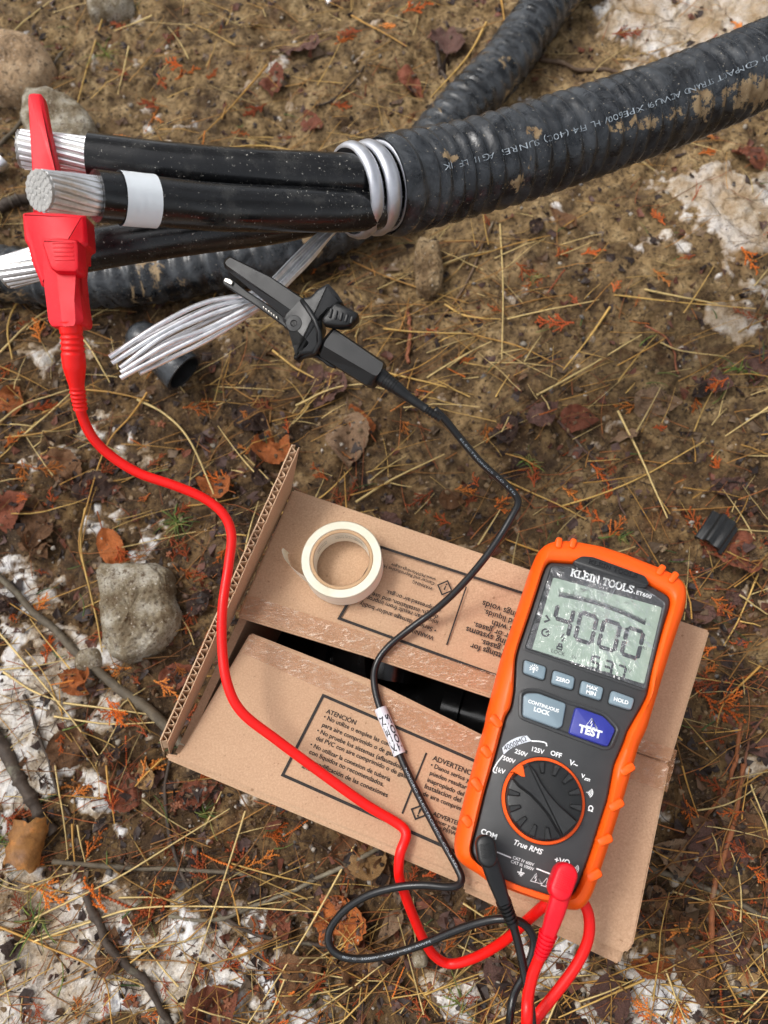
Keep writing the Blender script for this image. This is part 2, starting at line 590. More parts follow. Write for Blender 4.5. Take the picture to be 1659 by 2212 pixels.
m.set(color=m.ramp(m.noise(30, 5, 0.7), [(0.3, srgb(210, 203, 178)), (0.7, srgb(232, 227, 210))]), rough=0.6)
m.bump(m.noise(220, 4), 0.3, 0.0005)
M['paper_tape_side'] = m.m
M['core'] = plastic('card_core', srgb(186, 152, 116), 0.8, 0.1, 0.2, 800)
M['grey_ink'] = plastic('grey_ink', srgb(120, 116, 112), 0.7, 0.05, 0)
M['silver_label'] = plastic('silver_label', srgb(206, 206, 212), 0.3, 0.05, 0.1, 400)
# aluminium
def metal(name, col, r0, r1, scale):
    m = Mat(name)
    f = m.noise(scale, 4, 0.6)
    m.set(color=m.mix(m.ramp(f, [(0.35, 0.0), (0.65, 1.0)]), tuple(x * 0.8 for x in col[:3]) + (1,), col), metal=1.0,
          rough=m.ramp(m.noise(scale * 1.7, 3), [(0.3, r0), (0.7, r1)]))
    m.bump(m.noise(scale * 3, 3), 0.25, 0.0005)
    return m.m
M['alu'] = metal('bright_aluminium', srgb(248, 248, 250), 0.34, 0.58, 160)
M['alu_dull'] = metal('cut_aluminium', srgb(196, 194, 190), 0.4, 0.65, 260)
M['armour'] = metal('galvanised_armour', srgb(214, 216, 222), 0.40, 0.58, 70)
M['steel'] = metal('clip_steel', srgb(220, 215, 205), 0.2, 0.35, 200)
# sheaths
def sheath(name, mud, dust, base=(19, 21, 24), r=0.24):
    m = Mat(name)
    c = m.ramp(m.noise(24, 5, 0.6), [(0.3, srgb(*[int(x * 0.75) for x in base])), (0.7, srgb(*[int(x * 1.35) for x in base]))])
    d = m.math('MULTIPLY', m.ramp(m.noise(46, 6, 0.75, 0.6), [(0.44, 0.0), (0.66, 1.0)]), dust)
    c = m.mix(d, c, srgb(112, 117, 122))  # dust film, tinted blue-grey to paint in the sheath's sheen
    ac_, af_ = m.attr('smear')
    k = m.ramp(m.math('ADD', m.noise(19, 6, 0.72, 0.8), m.math('MULTIPLY', af_, m.math('MULTIPLY', m.math('ADD', m.noise(110, 5, 0.8), -0.36), 1.5))), [(0.60 - mud, 0.0), (0.635 - mud, 1.0)])
    c = m.mix(k, c, m.ramp(m.noise(120, 4), [(0.3, srgb(112, 88, 58)), (0.7, srgb(164, 142, 108))]))
    sp = m.ramp(m.noise(620, 2, 0.6), [(0.68, 0.0), (0.73, 0.7)])
    c = m.mix(sp, c, srgb(176, 166, 148))
    m.set(color=c, rough=m.math('ADD', m.math('MULTIPLY', m.math('MAXIMUM', k, d), 0.45), m.ramp(m.noise(60, 4), [(0.35, r - 0.06), (0.65, r + 0.14)])), spec=0.5)
    b = m.bump(m.noise(70, 4, 0.6), 0.35, 0.002)
    m.bump(m.noise(400, 3), 0.2, 0.0006, b)
    return m.m
M['sheath'] = sheath('cable_sheath', -0.03, 0.27, (20, 23, 27), 0.23)
M['sheath_far'] = sheath('muddy_cable_sheath', 0.0, 0.36, (17, 19, 22), 0.24)
# insulation with specks of grit that gather towards the armour end
m = Mat('insulation')
c = m.ramp(m.noise(30, 4), [(0.3, srgb(12, 12, 13)), (0.7, srgb(22, 23, 25))])
ac, af = m.attr('grit')
sp = m.math('MULTIPLY', m.ramp(m.math('ADD', m.noise(520, 3, 0.75), m.math('MULTIPLY', af, 0.10)), [(0.66, 0.0), (0.70, 1.0)]), 0.9)
c = m.mix(m.math('MULTIPLY', m.ramp(m.noise(60, 5, 0.7), [(0.52, 0.0), (0.74, 0.22)]), 1.0), c, srgb(110, 108, 102))
c = m.mix(sp, c, srgb(190, 186, 176))
m.set(color=c, rough=m.ramp(m.noise(50, 4), [(0.35, 0.17), (0.65, 0.34)]))
m.bump(m.noise(200, 3), 0.12, 0.0008)
M['insulation'] = m.m
# LCD
m = Mat('lcd_glass')
m.set(color=m.ramp(m.noise(30, 2), [(0.3, srgb(146, 164, 148)), (0.7, srgb(160, 178, 162))]), rough=0.25)
M['lcd'] = m.m
M['segment'] = plastic('lcd_segment', srgb(26, 28, 34), 0.4, 0.05, 0)
m = Mat('crinkled_film')
geo = m.n.new('ShaderNodeBsdfGlossy'); geo.inputs['Roughness'].default_value = 0.14
geo.inputs['Color'].default_value = (0.95, 0.95, 0.96, 1)
tr = m.n.new('ShaderNodeBsdfTransparent')
mx = m.n.new('ShaderNodeMixShader')
fr = m.n.new('ShaderNodeFresnel'); fr.inputs['IOR'].default_value = 1.5
bm = m.n.new('ShaderNodeBump'); bm.inputs['Strength'].default_value = 1.0; bm.inputs['Distance'].default_value = 0.0013
uvf = m.n.new('ShaderNodeUVMap').outputs[0]
w1 = m.noise(1.0, 3, 0.6, 0.4, vec=m.mapping((46, 3.0, 1), vec=uvf))
w2 = m.noise(240, 4, 0.65, 1.2)
edge = m.attr('rim')[1]
hh = m.math('ADD', m.math('MULTIPLY', w1, m.math('MULTIPLY', edge, 1.0)), m.math('MULTIPLY', w2, m.math('SUBTRACT', 1.05, edge)))
m.l.new(hh, bm.inputs['Height'])
for s_ in (geo, fr): m.l.new(bm.outputs[0], s_.inputs['Normal'])
m.l.new(m.math('MINIMUM', m.math('ADD', m.math('MULTIPLY', fr.outputs[0], 2.6), 0.02), 1.0), mx.inputs[0])
m.l.new(tr.outputs[0], mx.inputs[1]); m.l.new(geo.outputs[0], mx.inputs[2])
m.l.new(mx.outputs[0], m.n['Material Output'].inputs['Surface'])
M['film'] = m.m

# ================================================================== GROUND
def axis(lo, hi, step, far):
    core = np.arange(lo, hi + 1e-9, step)
    k = 0.02 * 1.35 ** np.arange(0, 24)
    o = np.cumsum(k); o = o[o < far]
    return np.r_[(lo - o)[::-1], core, hi + o]
gx, gy = axis(-0.66, 0.86, 0.0026, 14), axis(-0.30, 1.20, 0.0026, 14)
X, Y = np.meshgrid(gx, gy)
def grid_mesh(name, X, Y, Z, mat, keep=None, attrs=None):
    ny, nx = X.shape
    idx = np.arange(nx * ny).reshape(ny, nx)
    q = np.stack([idx[:-1, :-1], idx[:-1, 1:], idx[1:, 1:], idx[1:, :-1]], -1).reshape(-1, 4)
    co = np.stack([X, Y, Z], -1).reshape(-1, 3)
    if keep is not None:
        q = q[keep.reshape(-1)[q].any(1)]
        used = np.unique(q)
        mp = np.zeros(nx * ny, int); mp[used] = np.arange(len(used))
        co, q = co[used], mp[q]
    me = bpy.data.meshes.new(name)
    me.vertices.add(len(co)); me.vertices.foreach_set('co', co.astype(np.float32).ravel())
    me.loops.add(q.size); me.loops.foreach_set('vertex_index', q.astype(np.int32).ravel())
    me.polygons.add(len(q)); me.polygons.foreach_set('loop_start', np.arange(0, q.size, 4, dtype=np.int32))
    me.polygons.foreach_set('loop_total', np.full(len(q), 4, np.int32))
    me.update(); me.validate()
    me.polygons.foreach_set('use_smooth', [True] * len(me.polygons))
    if attrs:
        for k, v in attrs.items():
            a = me.attributes.new(k, 'FLOAT', 'POINT')
            v = v.reshape(-1)
            if keep is not None: v = v[used]
            a.data.foreach_set('value', v.astype(np.float32))
    me.materials.append(mat)
    return me
# dark leaf soil at the left and front, tan mud behind and at the right
_w = np.clip(0.5 + 0.9 * (-(X + 0.02) * 0.9 - (Y - 0.42) * 1.3), 0, 1)
props(link('ground', grid_mesh('ground', X, Y, hz(X, Y), M['mud'], attrs={'humus': _w})), kind='structure')

# old snow: a second sheet that surfaces through the mud where patches lie
SNOW = [(40, 1560, 120, 1), (60, 1250, 95, .75), (110, 1420, 110, .9), (240, 1560, 60, .7), (330, 1575, 45, .7), (60, 1700, 60, .8),
        (230, 1725, 60, .75), (30, 2000, 140, 1.25), (130, 2110, 160, 1.35), (30, 2190, 170, 1.4), (430, 2040, 120, 1.25), (300, 2100, 80, .7),
        (560, 2110, 60, .6), (135, 995, 60, .75), (290, 985, 60, .65), (976, 2165, 90, 1.1), (1200, 2090, 100, 1.1), (1440, 2140, 90, 1.0),
        (1330, 2210, 90, .6), (1560, 420, 110, .9), (1645, 500, 120, 1.15), (1480, 60, 150, 1.0), (1640, 30, 160, 1.25), (1400, 20, 90, .7), (1600, 690, 75, .7), (1500, 420, 60, .5),
        (965, 854, 40, .8), (1190, 620, 35, .5), (1250, 690, 40, .5), (100, 769, 60, .8), (210, 1704, 40, .7), (530, 1749, 45, .7), (415, 1814, 35, .7),
        (330, 1180, 60, .5), (220, 1150, 40, .5), (650, 1990, 50, .5), (700, 2160, 50, .6), (1090, 905, 35, .4), (1640, 880, 30, .3), (600, 2190, 50, .6),
        (700, 1760, 30, .5), (240, 1400, 40, .4), (1430, 1620, 40, .55), (1400, 1760, 20, .3)]
sx = np.arange(-0.60, 0.80, 0.0024); sy = np.arange(-0.26, 1.14, 0.0024)
SX, SY = np.meshgrid(sx, sy)
msk = np.full(SX.shape, -0.80)
dirt = np.zeros(SX.shape)
for u, v, r, a in SNOW:
    q = P(u, v, 0); rr = np.linalg.norm(P(u + r, v, 0) - q)
    g = np.exp(-((SX - q[0])**2 + (SY - q[1])**2) / (rr * rr))
    msk += a * 1.0 * g
    if u > 1300 and v < 900: dirt = np.maximum(dirt, 0.75 * g)
    if u < 300 and v > 1980: dirt = np.maximum(dirt, 0.45 * g)
msk += 1.2 * fbm(SX, SY, 24, 4, 77) + 1.1 * fbm(SX, SY, 95, 4, 78)
msk = np.clip(msk, -1.3, 0.5)
SZ = hz_low(SX, SY) + 0.0025 + 0.012 * msk + 0.003 * fbm(SX, SY, 220, 2, 80) + 0.002 * fbm(SX, SY, 60, 2, 81)
SZ = np.minimum(SZ, hz(SX, SY) + 0.006)
low = SZ < hz(SX, SY) - 0.003
props(link('snow', grid_mesh('snow', SX, SY, SZ, M['snow'], keep=~low, attrs={'thin': np.clip(1.0 - (SZ - hz(SX, SY)) / 0.0045, 0, 1), 'dirt': np.clip(dirt + 0.9 * fbm(SX, SY, 30, 3, 90) , 0, 1)})), kind='stuff')

def top(x, y):
    """height of whatever covers the ground here (mud or snow)"""
    h = hz(x, y)
    i = np.clip(((np.asarray(x) - sx[0]) / 0.0024).astype(int), 0, len(sx) - 1)
    j = np.clip(((np.asarray(y) - sy[0]) / 0.0024).astype(int), 0, len(sy) - 1)
    return np.maximum(h, SZ[j, i])

# ---- footprint of the box, kept free of litter
ZT = 0.160
BOX = {k: P(*uv, ZT) for k, uv in dict(A=(632, 1056), C=(1534, 1362), D=(1368, 2044), E=(1339, 2084), B=(357, 1627)).items()}
_bp = np.array([BOX[k][:2] for k in 'ACEB'])
def in_box(x, y, pad=0.0):
    s = np.ones(np.shape(x), bool)
    c = ccw(_bp)
    for i in range(4):
        a, b = c[i], c[(i + 1) % 4]
        e = (b - a) / np.linalg.norm(b - a)
        s &= (e[0] * (np.asarray(y) - a[1]) - e[1] * (np.asarray(x) - a[0])) > -pad
    return s

# region densities by photo position
def to_uv(x, y, z=0.0):
    d = np.stack([np.asarray(x), np.asarray(y), np.full(np.shape(x), z)], -1) - EYE
    w = d @ FW
    return PW / 2 + FPX * (d @ RT) / w, PH / 2 - FPX * (d @ UP) / w

def scatter(n, bias=None, seed=0, margin=60):
    """n ground places inside the view (and a margin), outside the box"""
    g = np.random.default_rng(seed)
    out = []
    while len(out) < n:
        u = g.uniform(-margin, PW + margin, n * 2); v = g.uniform(-margin, PH + margin, n * 2)
        for a, b in zip(u, v):
            q = P(a, b, 0)
            if in_box(q[0], q[1], 0.003): continue
            if bias is not None and g.random() > bias(a, b): continue
            out.append((q[0], q[1], a, b))
            if len(out) >= n: break
    return np.array(out[:n])

def tint_mesh(name, V, F, cols, mat, smooth=False):
    """merged litter with a colour per vertex"""
    V = np.asarray(V, float)
    me = bpy.data.meshes.new(name)
    me.from_pydata(V.tolist(), [], F)
    me.update()
    a = me.color_attributes.new('tint', 'FLOAT_COLOR', 'POINT')
    a.data.foreach_set('color', np.c_[cols, np.ones(len(cols))].astype(np.float32).ravel())
    me.materials.append(mat)
    if smooth: me.polygons.foreach_set('use_smooth', [True] * len(me.polygons))
    return me

# ---- soil crumbs and grit
ico_v = []
_g = (1 + 5 ** .5) / 2
for a in (-1, 1):
    for b in (-_g, _g):
        ico_v += [(a, b, 0), (0, a, b), (b, 0, a)]
ico_v = np.array(ico_v) / np.linalg.norm(ico_v[0])
_d = np.linalg.norm(ico_v[:, None] - ico_v[None], axis=2)
_e = np.min(_d[_d > 0.1]) * 1.05
ico_f = [(i, j, k) for i in range(12) for j in range(i + 1, 12) for k in range(j + 1, 12)
         if _d[i, j] < _e and _d[j, k] < _e and _d[i, k] < _e]
ico_f = [f if np.dot(np.cross(ico_v[f[1]] - ico_v[f[0]], ico_v[f[2]] - ico_v[f[0]]), ico_v[f[0]]) > 0 else (f[0], f[2], f[1]) for f in ico_f]
def on_snow(x, y):
    i = int(np.clip((x - sx[0]) / 0.0024, 0, len(sx) - 1)); j = int(np.clip((y - sy[0]) / 0.0024, 0, len(sy) - 1))
    return SZ[j, i] > float(hz(x, y)) + 0.001
def crumbs(name, n, smin, smax, pal, seed, bias=None, smooth=True):
    g = np.random.default_rng(seed)
    pts = scatter(n, bias, seed)
    s = smin * (smax / smin) ** (g.random(n) ** 2.2)
    V, F, Cc = [], [], []
    zz = top(pts[:, 0], pts[:, 1])
    for i in range(n):
        if on_snow(pts[i, 0], pts[i, 1]) and g.random() < 0.8: continue
        v = ico_v * (1 + 0.9 * (g.random((12, 1)) - 0.5)) * s[i] * (0.7 + 0.6 * g.random(3))
        v[:, 2] *= 0.75
        a = g.uniform(0, 6.28)
        v = v @ np.array([[math.cos(a), -math.sin(a), 0], [math.sin(a), math.cos(a), 0], [0, 0, 1]])
        V.append(v + [pts[i, 0], pts[i, 1], zz[i] + s[i] * g.uniform(-0.1, 0.4)])
        F += [tuple(k + 12 * (len(V) - 1) for k in f) for f in ico_f]
        c = np.array(pal[g.integers(len(pal))][:3]) * g.uniform(0.7, 1.25)
        Cc.append(np.tile(c, (12, 1)))
    o = link(name, tint_mesh(name, np.vstack(V), F, np.vstack(Cc), M['bit'], smooth))
    return props(o, kind='stuff')
MUDS = [srgb(96, 74, 52), srgb(70, 52, 38), srgb(122, 98, 70), srgb(58, 44, 34), srgb(136, 112, 82)]
# ---- thin dry straw and needles that nobody could count
def blade(c, w, th, g):
    """flattened three-sided stalk along a centre line"""
    t = np.gradient(c, axis=0); t /= np.linalg.norm(t, axis=1)[:, None]
    s = np.cross(t, [0, 0, 1.0]); s /= np.maximum(np.linalg.norm(s, axis=1), 1e-6)[:, None]
    n = len(c)
    tp = np.linspace(1, 0.45, n)[:, None]
    up = np.array([0, 0, 1.0])
    V = np.vstack([c + s * w * tp, c + up * th * tp, c - s * w * tp])
    F = []
    for i in range(n - 1):
        F += [(i, i + 1, n + i + 1, n + i), (n + i, n + i + 1, 2 * n + i + 1, 2 * n + i), (2 * n + i, 2 * n + i + 1, i + 1, i)]
    return V, F
STRAW = [srgb(226, 184, 104), srgb(206, 156, 78), srgb(238, 208, 140), srgb(184, 132, 66), srgb(160, 112, 58)]
def strands(name, n, l0, l1, w0, w1, pal, seed, bias=None, bend=0.25, lift=0.004):
    g = np.random.default_rng(seed)
    pts = scatter(n, bias, seed, 90)
    V, F, Cc, k = [], [], [], 0
    for i in range(n):
        L = g.uniform(l0, l1); a = g.uniform(0, math.pi)
        if g.random() < 0.5: a = g.normal(0.25, 0.5)
        s = np.linspace(-0.5, 0.5, 6)
        cv = g.normal(0, bend)
        x = pts[i, 0] + L * (s * math.cos(a) - cv * s * s * math.sin(a))
        y = pts[i, 1] + L * (s * math.sin(a) + cv * s * s * math.cos(a))
        if in_box(x, y, 0.002).any(): continue
        z = np.maximum(top(x, y), hz_low(x, y) + 0.001)
        z = 0.5 * z + 0.5 * np.interp(s, [-0.5, 0, 0.5], [z[0], max(z[2], z[3]), z[-1]]) + g.uniform(0.0003, lift) + 0.25 * lift * g.random() * (1 - 4 * s * s)
        v, f = blade(np.stack([x, y, z], 1), g.uniform(w0, w1), g.uniform(w0, w1) * 0.7, g)
        V.append(v); F += [tuple(q + k for q in ff) for ff in f]; k += len(v)
        Cc.append(np.tile(np.array(pal[g.integers(len(pal))][:3]) * g.uniform(0.6, 1.1), (len(v), 1)))
    o = link(name, tint_mesh(name, np.vstack(V), F, np.vstack(Cc), M['bit'], True))
    return props(o, kind='stuff')
def straw_bias(u, v):
    b = 0.35
    if 450 < u < 1200 and 480 < v < 900: b = 1.0
    if u < 260 and 300 < v < 1000: b = 0.9
    if v > 2000: b = 0.9
    if 300 < u < 900 and v < 420: b = 0.7
    return b
# ---- cedar fronds
def frond(seed, L=0.022, nb=7, fork=True):
    """flat scaly spray: overlapping little lozenges along a stem and its side shoots"""
    g = np.random.default_rng(seed)
    V, F = [], []
    def shoot(p, a, ln, w):
        n = max(2, int(ln / 0.0016))
        q = np.array(p, float)
        for i in range(n):
            a2 = a + g.normal(0, 0.07)
            d = np.array([math.cos(a2), math.sin(a2)]); s = np.array([-d[1], d[0]])
            st = ln / n
            ww = w * (1 - 0.35 * i / n) * g.uniform(0.85, 1.15)
            k = len(V)
            z = 0.0006 * g.random()
            tip = q + d * st * 1.35
            m = q + d * st * 0.55
            V.extend([(q[0], q[1], z), (m[0] + s[0] * ww, m[1] + s[1] * ww, z + .0001), (tip[0], tip[1], z + .0004), (m[0] - s[0] * ww, m[1] - s[1] * ww, z + .0001), (m[0], m[1], z + 0.0012)])
            F.extend([(k, k + 4, k + 1), (k + 1, k + 4, k + 2), (k + 2, k + 4, k + 3), (k + 3, k + 4, k), (k, k + 1, k + 2, k + 3)])
            q = q + d * st
            yield q, a2, i / n
    side = 1
    main = list(shoot((0, 0), g.normal(0, 0.1), L, 0.0010))
    if fork:
        step = max(1, len(main) // nb)
        for i in range(1, len(main), step):
            q, a, t = main[i]
            ln = L * (0.42 * (1 - t) + 0.12) * g.uniform(0.5, 1.15)
            sub = list(shoot(q, a + side * g.uniform(0.5, 0.85), ln, 0.0009))
            if ln > 0.007 and len(sub) > 3:
                list(shoot(sub[1][0], sub[1][1] - side * 0.6, ln * 0.45, 0.0008))
                list(shoot(sub[2][0], sub[2][1] + side * 0.5, ln * 0.35, 0.0008))
            side = -side
    V = np.array(V)
    V[:, 0] -= V[:, 0].mean(); V[:, 1] -= V[:, 1].mean()
    V[:, 2] += 0.10 * np.abs(V[:, 0]) * g.random() + 6 * V[:, 1]**2
    return V, F
FRONDS = []
for k in range(9):
    V, F = frond(300 + k, 0.020 + 0.002 * (k % 4), 6, True)
    FRONDS.append(mesh_data('cedar_frond', V, F, M['sprig']))
STICKS = []
for k in range(4):
    V, F = frond(340 + k, 0.022, 3, False)
    STICKS.append(mesh_data('cedar_stalk', V, F, M['sprig']))
ORANGE = [srgb(232, 126, 48), srgb(214, 106, 42), srgb(242, 150, 68), srgb(196, 92, 44), srgb(172, 84, 46)]

def lay(name, me, u, v, rot, scale, tilt=0.25, up=0.001, color=None, g=None):
    q = G(u, v)
    o = bpy.data.objects.new(name, me)
    COL.objects.link(o)
    o.location = (q[0], q[1], float(top(q[0], q[1])) + up)
    # settle on the local slope
    e = 0.006
    dx = float(top(q[0] + e, q[1]) - top(q[0] - e, q[1])) / (2 * e); dy = float(top(q[0], q[1] + e) - top(q[0], q[1] - e)) / (2 * e)
    n = Vector((-dx * 0.6, -dy * 0.6, 1)).normalized()
    rr = g if g is not None else RNG
    m = n.to_track_quat('Z', 'Y').to_matrix() @ Matrix.Rotation(rot, 3, 'Z') @ Matrix.Rotation(rr.normal(0, tilt), 3, 'X') @ Matrix.Rotation(rr.normal(0, tilt * 0.6), 3, 'Y')
    o.rotation_euler = m.to_euler()
    o.scale = (scale,) * 3
    if color: o.color = color
    return o

# ---- labels that tell loose things apart by look, then by what lies next to them
MARKS = [((295, 1325), 'the grey stone'), ((40, 120), 'the tan boulder'), ((130, 245), 'the rough stone behind the red clip'), ((925, 575), 'the small upright stone'),
         ((340, 760), 'the black tube cap'), ((1545, 1145), 'the ribbed black offcut'), ((650, 1000), 'the torn box flap'), ((360, 1625), 'the front left box corner'),
         ((1350, 2070), 'the front right box corner'), ((1535, 1362), 'the back right box corner'), ((1450, 1720), 'the right edge of the box'), ((72, 1822), 'the curled bark'),
         ((790, 2000), 'the black wire loop'), ((975, 2075), 'the red wire bend'), ((1200, 2110), 'the two test plugs'), ((420, 1070), 'the red wire curve'),
         ((1110, 1085), 'the black wire bend'), ((900, 850), 'the black clip boot'), ((700, 680), 'the black clip jaws'), ((1320, 1180), 'the top of the meter'),
         ((1400, 380), 'the main cable'), ((1060, 160), 'the muddy cable'), ((500, 610), 'the muddy cable on the left'), ((600, 330), 'the two black conductors'),
         ((180, 880), 'the red clip boot'), ((1640, 480), 'the icy patch by the cable'), ((420, 2040), 'the snow patch near the broken twig'), ((60, 2150), 'the dirty snow bank'),
         ((60, 1420), 'the snow beside the bent twig'), ((1530, 1830), 'the big curled purple leaf'), ((750, 1830), 'the front edge of the box'), ((980, 2165), 'the snow under the wires'),
         ((1500, 60), 'the ice at the top'), ((1490, 700), 'the long pale straws'), ((1250, 905), 'the veined leaf'), ((140, 1250), 'the thin grass stem'), ((330, 1115), 'the green grass tuft'),
         ((880, 40), 'the bare dirt behind the cables'), ((1590, 800), 'the mud right of the meter'), ((1300, 560), 'the dry mud under the main cable')]
TAKEN = {}
PHR = {}
def where(u, v):
    k = sorted((((u - a)**2 + (v - b)**2) ** 0.5, i) for i, ((a, b), _) in enumerate(MARKS))
    out = []
    for d, i in k[:5]:
        (a, b), t = MARKS[i]
        if d < 45: rel = 'touching'
        elif abs(u - a) > 1.4 * abs(v - b): rel = 'right of' if u > a else 'left of'
        elif abs(v - b) > 1.4 * abs(u - a): rel = 'below' if v > b else 'above'
        else: rel = ('below right of' if u > a else 'below left of') if v > b else ('above right of' if u > a else 'above left of')
        out.append(rel + ' ' + t)
    return out
def lab(look, noun, cat, u, v, group, extra=()):
    """first free wording; things that nothing tells apart share label and group"""
    ws = where(u, v)
    tries = ['%s %s %s' % (look, noun, w) for w in ws[:2]]
    for e in extra: tries += ['%s %s %s %s' % (e, look, noun, w) for w in ws[:3]]
    tries += ['%s %s %s' % (look, noun, w) for w in ws[2:]]
    for t in tries:
        t = ' '.join(t.split()[:16])
        if t not in TAKEN:
            TAKEN[t] = 1
            return dict(label=t, cat=cat, group=group)
    return dict(label=' '.join(tries[0].split()[:16]), cat=cat, group=group)
def dirword(rot):
    d = math.degrees(rot) % 180
    return 'flat-lying' if d < 25 or d > 155 else 'upright-lying' if 65 < d < 115 else 'slanting'

# ================================================================== BIG STONES
def stone(name, u, v, w, h, hgt, mat, seed, label, cat='stone', boxy=0.5, rot=0.0, outline=None, rough=1.0):
    n, k = 96, 60
    zt = hgt * 0.55
    c = P(u, v, zt)
    if outline is None:
        sx_ = np.linalg.norm(P(u + w / 2, v, zt) - P(u - w / 2, v, zt)) / 2
        sy_ = np.linalg.norm(P(u, v + h / 2, zt) - P(u, v - h / 2, zt)) / 2
        tq = np.linspace(0, 2 * math.pi, 40, endpoint=False)
        e = 2 + 5 * boxy
        q = np.stack([np.cos(tq), np.sin(tq)], 1); q /= ((np.abs(q) ** e).sum(1) ** (1 / e))[:, None]
        ol = q * [sx_, sy_]
        cr, sr = math.cos(rot), math.sin(rot)
        ol = ol @ np.array([[cr, sr], [-sr, cr]])
    else:
        ol = np.array([P(a, b, zt)[:2] - c[:2] for a, b in outline])
    ol = np.vstack([ol, ol[:1]])
    t_ = np.linspace(0, 1, 900)
    si = np.r_[0, np.cumsum(np.linalg.norm(np.diff(ol, axis=0), axis=1))]; si /= si[-1]
    d = np.stack([np.interp(t_, si, ol[:, 0]), np.interp(t_, si, ol[:, 1])], 1)
    an = np.arctan2(d[:, 1], d[:, 0]); o_ = np.argsort(an); an = an[o_]; rd = np.linalg.norm(d, axis=1)[o_]
    th = np.linspace(-math.pi, math.pi, n, endpoint=False)
    R_ = np.interp(th, an, rd, period=2 * math.pi)
    R_ = (np.roll(R_, 1) + 2 * R_ + np.roll(R_, -1)) / 4
    ph = np.linspace(-1.2, math.pi / 2, k)
    T, Q = np.meshgrid(th, ph)
    ex = 2 / (2 + 3.5 * boxy)
    cq, sq_ = np.abs(np.cos(Q)) ** ex, np.sign(np.sin(Q)) * np.abs(np.sin(Q)) ** ex
    X_, Y_, Z_ = R_[None] * cq * np.cos(T), R_[None] * cq * np.sin(T), hgt * sq_
    m_ = float(R_.mean())
    a = X_ / m_ * 2 + seed * 3.1 + Z_ / m_ * 1.3; b = Y_ / m_ * 2 - Z_ / m_ * 1.1 + seed
    f = 0.16 * fbm(a, b, 0.9, 2, seed) + 0.10 * fbm(a, b, 3.2, 3, seed + 5) + 0.09 * fbm(a, b, 10, 3, seed + 7) - 0.10 * np.maximum(0, fbm(a, b, 16, 2, seed + 9) - 0.12)
    f = f * rough
    V = np.stack([X_ * (1 + 0.5 * f), Y_ * (1 + 0.5 * f), Z_ + m_ * f * 0.9 * np.sin(np.maximum(Q, 0))], -1)
    F = [(i * n + jj, i * n + (jj + 1) % n, (i + 1) * n + (jj + 1) % n, (i + 1) * n + jj) for i in range(k - 1) for jj in range(n)]
    o = link(name, mesh_data(name, V.reshape(-1, 3), F, mat, True))
    o.location = (c[0], c[1], hgt * 0.12)
    return props(o, label, cat)
g1 = lambda px, py: (px / 2.0, 1106 + py / 2.0)
g2 = lambda px, py: (px / 2.0, py / 2.0)
g3 = lambda px, py: (830 + px / 2.0, 484 + py / 2.0)
stone('stone', 295, 1328, 178, 215, 0.026, M['stone_grey'], 3, 'rough grey concrete-like stone lying left of the cardboard box', boxy=0.6, rough=1.5, outline=[g1(*p) for p in [(428, 232), (540, 222), (680, 230), (738, 258), (748, 360), (778, 430), (762, 500), (690, 590), (545, 660), (470, 625), (450, 560), (428, 400)]])
stone('stone', 30, 132, 170, 125, 0.030, M['stone_tan'], 8, 'smooth tan boulder at the left edge above the red clip', boxy=0.25, outline=[g2(*p) for p in [(-20, 138), (110, 148), (190, 200), (226, 270), (195, 335), (130, 385), (50, 405), (-120, 400), (-150, 200)]])
stone('stone', 128, 245, 150, 105, 0.028, M['stone_grey'], 15, 'flat grey stone behind the tip of the red clip', boxy=0.5, outline=[g2(*p) for p in [(98, 402), (220, 392), (330, 440), (395, 500), (420, 560), (370, 640), (150, 640), (88, 520)]])
stone('stone', 922, 572, 64, 105, 0.016, M['stone_clod'], 21, 'small upright pitted brown stone below the metal armour ring', boxy=0.4, rough=2.4, outline=[g3(*p) for p in [(150, 60), (235, 70), (252, 160), (246, 270), (190, 297), (140, 270), (124, 170)]])
stone('stone', 235, 5, 95, 50, 0.024, M['stone_grey'], 27, 'grey stone cut off by the top of the photo', boxy=0.3)
stone('stone', 190, 1425, 60, 55, 0.012, M['stone_grey'], 41, 'small icy lump beside the grey stone', boxy=0.1)
stone('stone', 907, 2072, 34, 40, 0.009, M['stone_grey'], 45, 'small pebble below the black wire loop', boxy=0.2)
stone('stone', 1278, 510, 22, 18, 0.006, M['stone_grey'], 46, 'tiny pale pebble under the main cable', boxy=0.1)

# ================================================================== CARDBOARD BOX
bA, bC, bD, bE, bB = (BOX[k] for k in 'ACDEB')
root = thing('cardboard_box', (bB + bC) / 2 * [1, 1, 0], 'brown cardboard carton with half open printed flaps under the meter', 'box')
HP = Plane((0, 0, ZT), (1, 0, 0), (0, 1, 0))
foot = [bB[:2], bE[:2] + (bD[:2] - bE[:2]) * 0.3, bC[:2], bA[:2]]      # front-left, front-right, back-right, back-left
GZ = -0.02
def wall_panel(a, b, th=0.005):
    a, b = np.array(a), np.array(b)
    d = (b - a) / np.linalg.norm(b - a)
    n = np.array([-d[1], d[0]]) * th
    q = [a, b, b + n, a + n]
    V = [(x, y, GZ) for x, y in q] + [(x, y, ZT - 0.006) for x, y in q]
    return np.array(V), [(0, 1, 5, 4), (1, 2, 6, 5), (2, 3, 7, 6), (3, 0, 4, 7), (4, 5, 6, 7)]
ff = [np.array(f) for f in foot]
ctr = sum(ff) / 4
ff = [ctr + (f - ctr) * 0.975 for f in ff]
for i in range(4):
    a, b = ff[i], ff[(i + 1) % 4]
    d = (b - a) / np.linalg.norm(b - a)
    mk('wall_panel', wall_panel(a + d * (0.006 if i % 2 else 0), b - d * (0.006 if i % 2 else 0)), M['card'], root)
